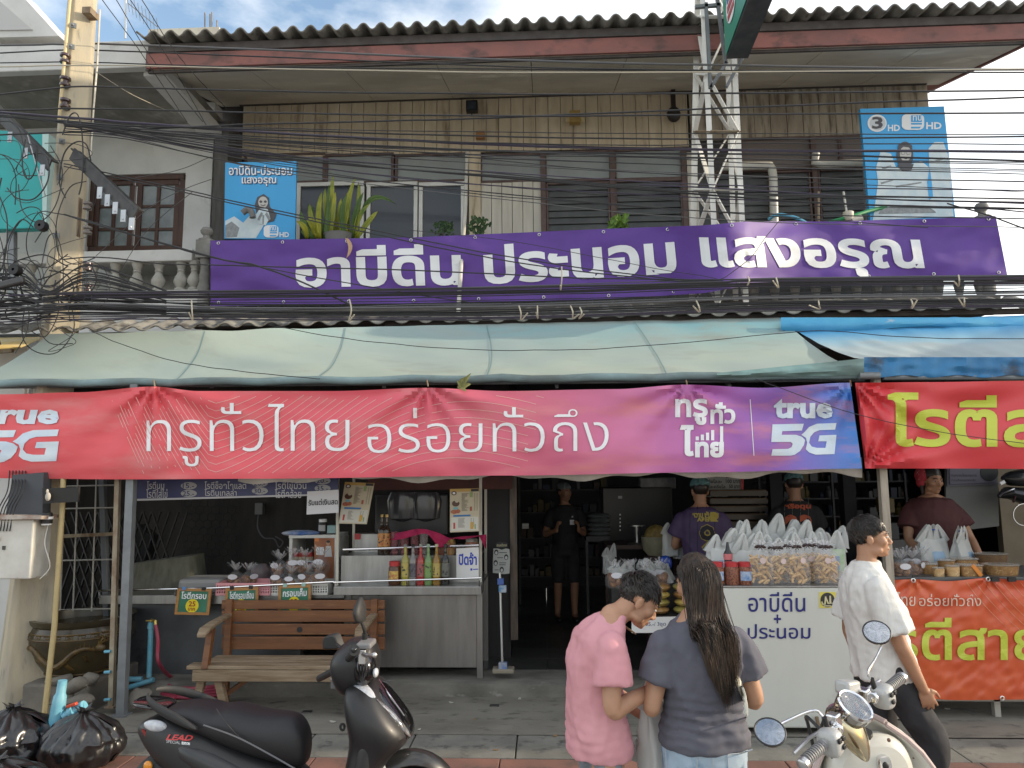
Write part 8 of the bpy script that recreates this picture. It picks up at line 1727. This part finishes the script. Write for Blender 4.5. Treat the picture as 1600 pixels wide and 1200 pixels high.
def shorthair(C,M,k,T,par,n=420,front=0,top=.035,fade=True,m=HAIR):
 mb=MB();mb.ell(C+M @ (Vector((0,-.022,.045))*k),(.079*k,.096*k,.082*k),20,M);keep=MB()
 cap=MB();random.seed(n)
 for v in range(9):
  for u in range(24):pass
 def ok(p):return p.z>(.045 if p.y>.02 else-.012-.5*0)-(.05 if p.y<-.03 else 0)
 # scalp shell with a hairline
 g=MB();g.ell((0,-.018,.037),(.0765,.0955,.0855),40);idx={}
 for f in g.f:
  ps=[g.v[i] for i in f];c=sum(ps,Vector())/len(ps)
  hl=.052 if c.y>.045 else (.052-(.045-c.y)*1.0 if c.y>-.03 else-.055)
  if abs(c.x)>.055 and-.04<c.y<.03:hl=max(hl,.012)
  if c.z>hl:o=len(keep.v);keep.v += ps;keep.f.append(tuple(range(o,o+len(ps))));keep.mi.append(0)
 keep.v=[C+M @ (v*k) for v in keep.v]
 cr_=Vector((0,-.06,.125))
 for i in range(n*3):
  a=random.uniform(0,6.28);h=random.random() ** .7;z=.05+.075*h if random.random()>.3 else random.uniform(-.04,.06);r=math.sqrt(max(0,1-((z-.037)/.0855) ** 2));p=Vector((.0765*r*math.cos(a),-.018+.0955*r*math.sin(a),z))
  hl=.052 if p.y>.045 else (.052-(.045-p.y) if p.y>-.03 else-.05)
  if abs(p.x)>.055 and-.04<p.y<.03:hl=max(hl,.008)
  if p.z<hl:continue
  nr=Vector((p.x,p.y+.018,p.z-.037)).normalized();fl=(p-cr_)+Vector((.02,front*.12*(1 if z>.05 else .2),-.02));fl=(fl-nr*fl.dot(nr)).normalized();lo_=fade and z<.055
  L_=top*(.30 if lo_ else 1)*random.uniform(.7,1.25);lift_=(.35 if z>.06 else .18)*(1+front);cl=nf(p.x*40,p.y*40,p.z*40)*.5
  d=(fl+nr*lift_+Vector((random.gauss(0,.12)+cl,random.gauss(0,.12),random.gauss(0,.1)))).normalized();e_=(d-nr*.55).normalized()
  keep.tube([C+M @ (q*k) for q in (p-nr*.004,p+d*L_*.5,p+d*L_*.5+e_*L_*.55)],[.0032*k,.0026*k,.0005*k],4,flat=.6)
 keep.xf(T);return part('hair',keep,m,par,solid=0)
def person(label,loc,rz,H,skin,J,clothes,vox=.007,headrot=(0,0),heady=0,handcfg=None,base_z=0,bulk=1.0,belly=0):
 """J: joints for the right(+x) and left side in metres of a 1.70 m figure"""
 k=H/1.70;par=thing('person',label,'person',(loc[0],loc[1],base_z),rz);T=wm(par) @ Matrix.Scale(k,4);T1=T
 hy,hz=J.get('head',(.03,1.575));C=Vector((J.get('headx',0),hy,hz));M=Matrix.Rotation(headrot[0],3,'Z') @ Matrix.Rotation(headrot[1],3,'X')
 tor=J['torso'];mb=MB();rings_torso(mb,[(z,x,y,rx*bulk*.93,ry*bulk*.90) for z,x,y,rx,ry in tor]);head_shape(mb,C,M,J.get('hs',1.0))
 nb=Vector((tor[-1][1],tor[-1][2],tor[-1][0]-.02));limb(mb,[(nb,.062),(nb.lerp(C+M @ Vector((0,-.02,-.05)),.5),.053),(C+M @ Vector((0,-.022,-.03)),.055)])
 for s in ('R','L'):
  sh,el,wr=[Vector(q) for q in J['arm'+s]];sh=sh+Vector((-.012 if s == 'R' else .012,0,-.035));a=.047*bulk ** .5;limb(mb,[(sh,.055*bulk ** .5),(sh.lerp(el,.45),a),(el,.038),(el.lerp(wr,.3),.039),(wr,.027)])
  hc=(handcfg or {}).get(s,((wr-el),(0,0,-1),.5));hand(mb,wr,hc[0],hc[1],(1 if s == 'R' else-1)*(hc[3] if len(hc)>3 else 1),hc[2])
  hp,kn,an=[Vector(q) for q in J['leg'+s]];limb(mb,[(hp,.085),(hp.lerp(kn,.5),.070),(kn,.052),(kn.lerp(an,.35),.052),(an,.036)])
  ft=J.get('foot',Vector((0,1,0)));limb(mb,[(an+Vector((0,-.02,-.03)),.036),(an+Vector((0,.07,-.045)),.034),(an+Vector((0,.15,-.055)),.026)])
 b=fuse(mb,vox,5);b.xf(T1);body=part('body',b,skin,par)
 face_bits(par,C,M,J.get('hs',1.0),T1,HAIR)
 for nm,build,m,v,dsp in clothes:
  mb=MB();build(mb);g=fuse(mb,v,7,dsp);g.xf(T1);part(nm,g,m,par)
 for s in ('R','L'):
  an=Vector(J['leg'+s][2]);mb=MB();limb(mb,[(an+Vector((0,-.03,-.045)),.040),(an+Vector((0,.06,-.055)),.040),(an+Vector((0,.16,-.062)),.034)]);g=fuse(mb,.012,3);g.xf(T1);part('shoe',g,J.get('shoe',BLACK),par)
 return par,C,M,T1
def sleeve(mb,sh,el,t,r0,r1):
 sh,el=Vector(sh),Vector(el);sh=sh+Vector((-.018*(1 if sh.x>0 else-1),0,-.042));e=sh.lerp(el,t);n_=Vector(((1 if sh.x>0 else-1),0,.0));mb.tube(smoothpts([sh,sh.lerp(e,.5)+n_*.004,e+n_*.006],5),[r0*.86+(r1-r0*.86)*(i/10) ** .7 for i in range(11)],20);mb.ell(sh,r0*.86,14)
def pants(J,hipr,top,thigh,knee,hem,end=1.0,cuff=None):
 def f(mb):
  rings_torso(mb,[(top,J['torso'][0][1],J['torso'][0][2],hipr[0]*.92,hipr[1]*.95),(top-.06,J['torso'][0][1],J['torso'][0][2],hipr[0],hipr[1]),(.86,0,J['torso'][0][2],hipr[0],hipr[1]),(.80,0,0,hipr[0]*.95,hipr[1]*.95)])
  for s in ('R','L'):
   hp,kn,an=[Vector(q) for q in J['leg'+s]];e=kn.lerp(an,end) if end>0 else hp.lerp(kn,1+end)
   pts=[(hp+Vector((0,0,.02)),thigh),(hp.lerp(kn,.5),thigh*.92),(kn,knee),(kn.lerp(an,end*.5),knee*.92),(e,hem)] if end>0 else [(hp+Vector((0,0,.02)),thigh),(hp.lerp(e,.5),thigh*.97),(e,hem)]
   limb(mb,pts,18)
 return f
def tee(J,rings,r0,r1,t):
 def f(mb):
  rings_torso(mb,rings)
  for s in ('R','L'):sh,el,wr=J['arm'+s];sleeve(mb,sh,el,t,r0,r1)
 return f
# --- person in pink
TP=[(.86,0,-.02,.150,.115),(.98,0,-.02,.142,.108),(1.10,0,-.02,.15,.112),(1.22,0,-.025,.165,.118),(1.33,0,-.005,.168,.108),(1.39,0,.03,.115,.085),(1.425,0,.065,.07,.065)]
J=dict(torso=TP,head=(.195,1.475),armR=[(.18,0,1.355),(.215,-.015,1.055),(.10,.235,1.105)],armL=[(-.18,.01,1.355),(-.20,.06,1.05),(.02,.315,.885)],legR=[(.088,-.02,.88),(.10,.02,.48),(.10,-.02,.09)],legL=[(-.088,-.02,.88),(-.10,.0,.48),(-.11,-.03,.09)])
PINKC=mat('pink_cotton',(.62,.30,.33),.85,c2=(.57,.26,.29),ns=5,bump=.05,bs=250);GRYC=mat('grey_jersey_cotton',(.16,.175,.20),.9,c2=(.21,.225,.25),ns=120,bump=.08,bs=300)
hem=.83
ring=[(hem-.02,0,-.015,.186,.152),(hem+.03,0,-.015,.190,.156),(.98,0,-.03,.178,.142),(1.10,0,-.035,.170,.132),(1.22,0,-.035,.178,.134),(1.33,0,-.010,.178,.120),(1.385,0,.022,.130,.095),(1.415,0,.055,.082,.076)]
ring=[(z,x,y,rx*.93,ry*(.95 if z<.95 else .90)) for z,x,y,rx,ry in ring]
Lp=P(941,1150,3.2)
par,C,M,T=person('short haired person in a pink T-shirt and grey trousers looking down at their hands',Lp,R(-77),1.53,SKIN,J,[('trousers',pants(J,(.155,.124),.92,.080,.075,.07),GRYC,.010,wrinkle(.006,(8,8,6),2)),('pink_shirt',tee(J,ring,.075,.088,.62),PINKC,.009,wrinkle(.009,(7,7,5),5,.90,.0032))],vox=.0062,headrot=(R(-6),R(-34)),handcfg={'R':((-.25,.9,.1),(-.6,0,-.5),.35),'L':((.35,.85,-.25),(.6,-.2,-.6),.55)})
shorthair(C,M,1.0,T,par,900,front=.55,top=.036)
mb=MB();mb.tube([C+Vector((.066*math.cos(a),-.085+.062*math.sin(a),-.105-.045*(math.sin(a)))) for a in [k*.2618 for k in range(24)]],.0025,5,True);mb.xf(T);part('necklace',mb,mat('thin_chain',(.35,.28,.16),.3,.8),par)
mb=MB();w=Vector(J['armR'][2]);mb.tube([w+Vector((.029*math.cos(a),-.008,.029*math.sin(a))) for a in [k*.5236 for k in range(12)]],.004,6,True);mb.xf(T);part('bracelet',mb,mat('dark_beads',(.06,.03,.02),.4),par)
# --- woman with long hair
TP=[(.86,0,0,.172,.130),(.98,0,0,.160,.122),(1.10,0,0,.165,.122),(1.22,0,0,.178,.125),(1.33,0,0,.178,.110),(1.40,0,.0,.125,.085),(1.45,0,.01,.07,.065)]
J=dict(torso=TP,head=(.03,1.565),armR=[(.182,0,1.345),(.238,-.02,1.055),(.14,.21,1.08)],armL=[(-.182,0,1.345),(-.24,-.015,1.045),(-.13,.20,1.10)],legR=[(.095,0,.88),(.10,.01,.48),(.10,-.02,.09)],legL=[(-.095,0,.88),(-.10,.0,.48),(-.11,-.03,.09)])
GT=mat('charcoal_grey_cotton',(.105,.105,.13),.85,c2=(.085,.085,.108),ns=5,bump=.05,bs=250);JEAN=mat('light_denim',(.30,.40,.50),.85,c2=(.40,.49,.57),ns=5,c3=(.22,.32,.43),ns3=14,lo3=.5,hi3=.65,bump=.15,bs=260)
ring=[(.875,0,0,.205,.165),(.93,0,0,.204,.162),(1.02,0,0,.188,.146),(1.12,0,-.005,.192,.145),(1.24,0,-.005,.200,.145),(1.33,0,0,.196,.128),(1.395,0,0,.14,.10),(1.43,0,.008,.085,.078)]
ring=[(z,x,y,rx*(.95 if z<.95 else .91),ry*(.97 if z<.95 else .93)) for z,x,y,rx,ry in ring]
Lw=P(1100,1150,3.12)
wpar,C,M,T=person('woman seen from behind with long black hair, grey T-shirt, pale strap and light jeans',Lw,R(10),1.535,SKIN,J,[('jeans',pants(J,(.182,.146),.965,.098,.08,.075),JEAN,.010,wrinkle(.004,(9,9,9),4)),('grey_shirt',tee(J,ring,.082,.090,.60),GT,.009,wrinkle(.008,(6,6,8),9,.99,.0042))],vox=.0065,headrot=(R(14),R(-12)),bulk=1.0,handcfg={'R':((-.4,.8,.1),(-.4,.2,-.6),.7),'L':((.4,.8,.1),(.4,.2,-.6),.7)})
mb=MB();random.seed(12)
for i in range(2600):      # strands from the crown falling down the back
 a=random.uniform(R(150),R(390));el_=random.uniform(.12,1.0);rr=math.cos(el_*1.35);p=Vector((.083*rr*math.cos(a),-.018+.100*rr*math.sin(a),.030+.098*math.sin(el_*1.4)))
 side=math.cos(a);back=max(0,-math.sin(a));L_=random.uniform(.36,.52)*(.82+.18*back)-.08*max(0,-side)
 ex=p.x*.92+.008+random.gauss(0,.010);pts=[C+M @ (p*.985)]
 root=C+M @ p;q1=C+M @ Vector((p.x*1.16,min(p.y*1.1,-.02)-.012,p.z*random.uniform(.1,.6)-random.uniform(0,.05)));yb=-.135-.02*random.random()
 q2=Vector((C.x+ex*1.0,C.y+yb*.9,C.z-random.uniform(.13,.22)));q3=Vector((C.x+ex*.95+.008,-.162-.02*random.random(),C.z-L_*.62));q4=Vector((C.x+ex*.72+.030+random.gauss(0,.008),-.168-.015*random.random(),C.z-L_))
 pts=smoothpts([C+M @ Vector((p.x*.35,p.y*.35-.004,.128)) if el_>.4 else root,root,q1,q2,q3,q4],3);n_=len(pts);w=random.uniform(.0013,.0024)
 mb.tube(pts,[w*(1 if i2<n_-5 else (n_-1-i2)/5+.05) for i2 in range(n_)],4,flat=.6)
cap=MB();cap.loft([[(cx+w*math.cos(a),cy+d*math.sin(a),C.z+dz) for a in [2*math.pi*j/20 for j in range(20)]] for dz,cx,cy,w,d in ((.03,C.x,C.y-.03,.070,.045),(-.05,C.x+.002,C.y-.050,.078,.045),(-.15,C.x+.006,C.y-.095,.078,.030),(-.26,C.x+.012,-.140,.070,.018),(-.36,C.x+.024,-.152,.052,.012),(-.43,C.x+.036,-.156,.024,.008))])
cap.ell(C+M @ Vector((0,-.022,.036)),(.083,.098,.092),22,M);cap.ell(C+M @ Vector((0,-.075,-.04)),(.070,.045,.095),18,M);mb.add(cap.v,cap.f);mb.xf(T);part('long_hair',mb,HAIRL,wpar)
bw=bvh_of([o for o in wpar.children if o.name.startswith('grey_shirt')])
mb=MB();L1=smoothpts([Vector((x,y,0)) for x,y in ((1108,1000),(1120,1022),(1138,1050),(1154,1078),(1164,1105),(1166,1122))],5);L2=smoothpts([Vector((x,y,0)) for x,y in ((1116,996),(1129,1016),(1146,1042),(1160,1070),(1168,1098),(1169,1118))],5)
o0=0
for a,b in zip(L1,L2):
 for t in (0,.5,1):q=a.lerp(b,t);mb.v.append(cast(bw,q.x,q.y,.006 if t == .5 else .003))
for i in range(len(L1)-1):
 for j in (0,1):mb.f.append((i*3+j,i*3+j+1,i*3+j+4,i*3+j+3));mb.mi.append(0)
part('bag_strap',mb,mat('cream_strap',(.60,.57,.48),.7,bump=.1,bs=200),wpar,solid=.003)
bj=bvh_of([o for o in wpar.children if o.name.startswith('jeans')])
mb=MB()
for L_ in ([(1040,1163),(1064,1168),(1088,1171),(1089,1200)],[(1040,1163),(1041,1200)],[(1137,1179),(1160,1176),(1176,1171)],[(1137,1179),(1139,1205)],[(1113,1166),(1114,1215)]):
 sp=smoothpts([Vector((x,y,0)) for x,y in L_],6);mb.tube([cast(bj,q.x,q.y,.001) for q in sp],.0022,5)
part('pocket_seams',mb,mat('seam_thread',(.42,.46,.5),.8),wpar)
# carrier bag hanging between the two
cbg=dup(CBp[0],(P(1032,1190,3.25).x,3.25,P(1032,1196,3.25).z),rz=.6,label='white and blue carrier bag hanging from the hand between the two shoppers',sc=(.75,.8,1.15));cbg['group']='carried bags'
if 'group' in cbg:del cbg['group']
pc2=dup(tw_,(P(997,1195,3.3).x,3.3,P(997,1186,3.3).z),rz=1.0,label='small clear bag of orange snack dangling by the pink shirt',sc=(.22,.3,.22))
if 'group' in pc2:del pc2['group']
# --- man in white walking right
TP=[(.86,0,.035,.150,.11),(.98,0,.03,.138,.102),(1.10,0,.01,.146,.105),(1.22,0,-.01,.162,.112),(1.33,0,-.03,.168,.105),(1.41,0,-.035,.12,.08),(1.455,0,-.03,.062,.06)]
J=dict(torso=TP,head=(.005,1.60),armR=[(.185,-.03,1.365),(.215,.045,1.055),(.19,.155,.82)],armL=[(-.185,-.03,1.365),(-.215,-.08,1.06),(-.2,-.02,.80)],legR=[(.088,.035,.88),(.095,.225,.50),(.095,.115,.12)],legL=[(-.088,.02,.88),(-.09,.02,.48),(-.095,-.08,.09)])
LIN=mat('white_linen',(.66,.65,.62),.85,c2=(.60,.59,.56),ns=30,st=(1,1,.1),bump=.25,bs=160,bst=(1,1,.15));BLKJ=mat('black_denim',(.018,.018,.021),.9,c2=(.032,.032,.036),ns=7,bump=.08,bs=200)
ring=[(.835,0,.03,.185,.172),(.90,0,.025,.180,.165),(1.02,0,.008,.176,.152),(1.12,0,-.008,.178,.143),(1.24,0,-.025,.184,.138),(1.33,0,-.035,.184,.124),(1.40,0,-.04,.135,.095),(1.44,0,-.035,.082,.075),(1.465,0,-.03,.074,.068)]
Lm=P(1374,1065,4.15)
par,C,M,T=person('man in a loose white linen shirt and black trousers walking to the right',Lm,R(-94),1.605,SKIN2,J,[('black_trousers',pants(J,(.165,.132),.95,.098,.082,.08),BLKJ,.011,wrinkle(.006,(8,8,6),2)),('white_shirt',tee(J,ring,.085,.10,.80),LIN,.009,wrinkle(.012,(8,8,2.2),15))],vox=.0065,headrot=(R(-12),R(2)),handcfg={'R':((-.05,.35,-.9),(-.9,.1,0),.75),'L':((0,.2,-.9),(.9,0,0),.6)})
shorthair(C,M,1.02,T,par,1100,front=.25,top=.026,fade=False)
# --- workers inside
def worker(label,loc,rz,H,base,skin,shirtm,hat,J,bulk=1.0,headrot=(0,0),extra=(),pantm=None,end=1.0,t=.62,vox=.011,handcfg=None):
 TPq=J['torso'];rg=[(z,x,y,rx*bulk*1.10,ry*bulk*1.14) for z,x,y,rx,ry in TPq[:-1]]+[(TPq[-1][0]-.02,0,TPq[-1][2],.085,.08)]
 rg[0]=(.83,0,rg[0][2],rg[0][3],rg[0][4])
 p,C,M,T=person(label,loc,rz,H,skin,J,[('trousers',pants(J,(.165*bulk,.13*bulk),.92,.095,.08,.085,end),pantm or BLKJ,.014,None),('work_shirt',tee(J,rg,.078*bulk ** .5,.09*bulk ** .5,t),shirtm,.012,wrinkle(.005,(7,7,5),H*10))],vox=vox,headrot=headrot,base_z=base,bulk=bulk,handcfg=handcfg)
 if hat:
  g=MB()
  def f(u,v):
   a=u*6.2832;e=v*1.62;r=math.sin(min(e,1.5708))*(1 if v<.95 else .93);w=1+.05*math.sin(a*13+3*v)*(v>.2)
   return C+M @ Vector((.090*r*w*math.cos(a),-.022+.108*r*w*math.sin(a),.048+.088*math.cos(e)+.004*math.sin(a*9)))
  g.grid(f,48,12);g.xf(T);part('hair_net',g,hat,p)
  mb=MB();mb.ell(C+M @ Vector((0,-.03,.03)),(.080,.090,.085),16,M);mb.xf(T);part('hair',mb,HAIR,p)
 return p,C,M,T
TPs=[(.86,0,0,.150,.112),(.98,0,0,.142,.105),(1.10,0,0,.152,.110),(1.22,0,0,.168,.118),(1.33,0,0,.172,.106),(1.41,0,0,.12,.08),(1.455,0,.01,.062,.06)]
NET=mat('green_hair_net',(.10,.22,.22),.7,alpha=.85);NETG=mat('grey_hair_net',(.20,.23,.24),.7,alpha=.85)
J=dict(torso=TPs,head=(.02,1.59),armR=[(.19,0,1.365),(.25,-.02,1.07),(.14,.20,1.13)],armL=[(-.19,0,1.365),(-.25,-.02,1.07),(-.14,.20,1.13)],legR=[(.09,0,.88),(.10,.02,.48),(.11,-.02,.09)],legL=[(-.09,0,.88),(-.10,.06,.48),(-.10,.04,.09)])
p,C,M,T=worker('worker in black shirt, shorts and grey hair net with raised hands inside the doorway',P(885,960,9.2),R(188),1.64,.12,SKIN3,mat('black_work_shirt',(.014,.014,.016),.8),NETG,J,headrot=(R(28),0),end=-.12,handcfg={'R':((-.1,.3,.9),(-.8,-.2,0),1.0),'L':((.1,.3,.9),(.8,-.2,0),1.0)})
mb=MB();mb.boxc((-.07,.142,1.22),(.055,.006,.06));mb.boxc((-.075,.142,1.29),(.018,.006,.02));mb.xf(T);part('name_tag',mb,LETW,p,smooth=False)
J=dict(torso=TPs,head=(.03,1.585),armR=[(.195,0,1.36),(.25,.05,1.08),(.13,.26,1.10)],armL=[(-.195,0,1.36),(-.25,.04,1.07),(-.13,.26,1.08)],legR=[(.09,0,.88),(.10,.02,.48),(.10,-.02,.09)],legL=[(-.09,0,.88),(-.10,0,.48),(-.10,-.02,.09)])
PJ=mat('purple_jersey',(.062,.036,.105),.7,c2=(.05,.03,.085),ns=4);YLP=mat('jersey_yellow',(.36,.28,.05),.6);OGP=mat('jersey_orange',(.42,.08,.03),.6)
p,C,M,T=worker('worker seen from behind in a purple numbered jersey and green hair net',P(1097,850,7.15),R(-6),1.70,.12,SKIN3,PJ,NET,J,bulk=1.12,headrot=(R(12),R(-8)))
bv=bvh_of([o for o in p.children if o.name.startswith('work_shirt')])
def bmap(x0,y0,x1,y1,off=.004):return lambda u,v:cast(bv,x0+(x1-x0)*u,y1+(y0-y1)*v,off,P((x0+x1)/2,(y0+y1)/2,7.0))
mb=MB();mb.grid(bmap(1110,800,1122,815,.003),3,3);part('yellow_patch',mb,YLP,p)
lettering('หวาน พัน นก',bmap(1082,799,1123,809),YLP,p,off=.05,step=.5,lift=.001);lettering('ARENSI',bmap(1089,808,1120,815),YLP,p,off=.05,step=.5,lift=.001)
lettering('9',bmap(1092,819,1118,863,.003),YLP,p,off=.05,step=.3,lift=.001);lettering('9',bmap(1093,820,1117,862,.007),mat('jersey_black',(.015,.012,.02),.7),p,off=.015,step=.3,lift=.001);lettering('ALLSA',bmap(1088,867,1112,874),YLP,p,off=.04,step=.5,lift=.001)
mb=MB()
for x in (1078,1090,1104,1117):mb.tube([cast(bv,x,y,.001,P(x,y,7.0)) for y in range(790,870,6)],.002,4)
part('pinstripes',mb,mat('jersey_black',(.015,.012,.02),.7),p)
p,C,M,T=worker('worker seen from behind in a black jersey with orange number and green hair net',P(1247,850,7.6),R(2),1.74,.12,SKIN3,mat('black_jersey',(.012,.012,.014),.8),NET,J,bulk=1.02,headrot=(R(-4),R(-16)))
bv=bvh_of([o for o in p.children if o.name.startswith('work_shirt')])
lettering('หริอดุน',bmap(1226,787,1267,797),OGP,p,off=.05,step=.5,lift=.001);lettering('23',bmap(1226,804,1269,842),OGP,p,off=.05,step=.3,lift=.001)
mb=MB()
for x in (1226,1238,1251,1263):mb.tube([cast(bv,x,y,.001,P(x,y,7.5)) for y in range(778,850,6)],.002,4)
part('pinstripes',mb,mat('jersey_grey',(.16,.15,.14),.7),p)
J=dict(torso=[(z,x,y,rx*1.05,ry*1.2) for z,x,y,rx,ry in TPs[:-1]]+[TPs[-1]],head=(.035,1.585),hs=1.06,armR=[(.215,0,1.345),(.275,.06,1.06),(.24,.24,.86)],armL=[(-.215,0,1.345),(-.28,.10,1.06),(-.24,.30,.88)],legR=[(.09,0,.88),(.10,.02,.48),(.10,-.02,.09)],legL=[(-.09,0,.88),(-.10,0,.48),(-.10,-.02,.09)])
p,C,M,T=worker('woman vendor in a maroon T-shirt with red head scarf behind the right stall',P(1460,850,6.95),R(184),1.66,.24,SKIN2,mat('maroon_cotton',(.075,.02,.022),.8,c2=(.06,.015,.017),ns=4),None,J,bulk=1.28,headrot=(R(6),R(-6)),vox=.009)
mb=MB();mb.ell(C+M @ Vector((0,-.024,.052)),(.088,.106,.092),18,M);mb.ell(C+M @ Vector((0,-.06,-.02)),(.085,.07,.10),16,M)
for s in (-1,1):limb(mb,[(C+M @ Vector((s*.070,-.01,.05)),.022),(C+M @ Vector((s*.084,-.02,-.04)),.022),(C+M @ Vector((s*.078,-.02,-.12)),.012)])
mb.xf(T);part('hair',mb,HAIR,p)
mb=MB();mb.ell(C+M @ Vector((.045,-.05,.045)),(.075,.085,.085),16,M);mb.ell(C+M @ Vector((.085,-.04,-.02)),(.03,.05,.05),12,M);mb.xf(T);part('head_scarf',mb,mat('red_floral_scarf',(.40,.03,.045),.7,c2=(.5,.42,.4),ns=40,lo=.6,hi=.66),p)
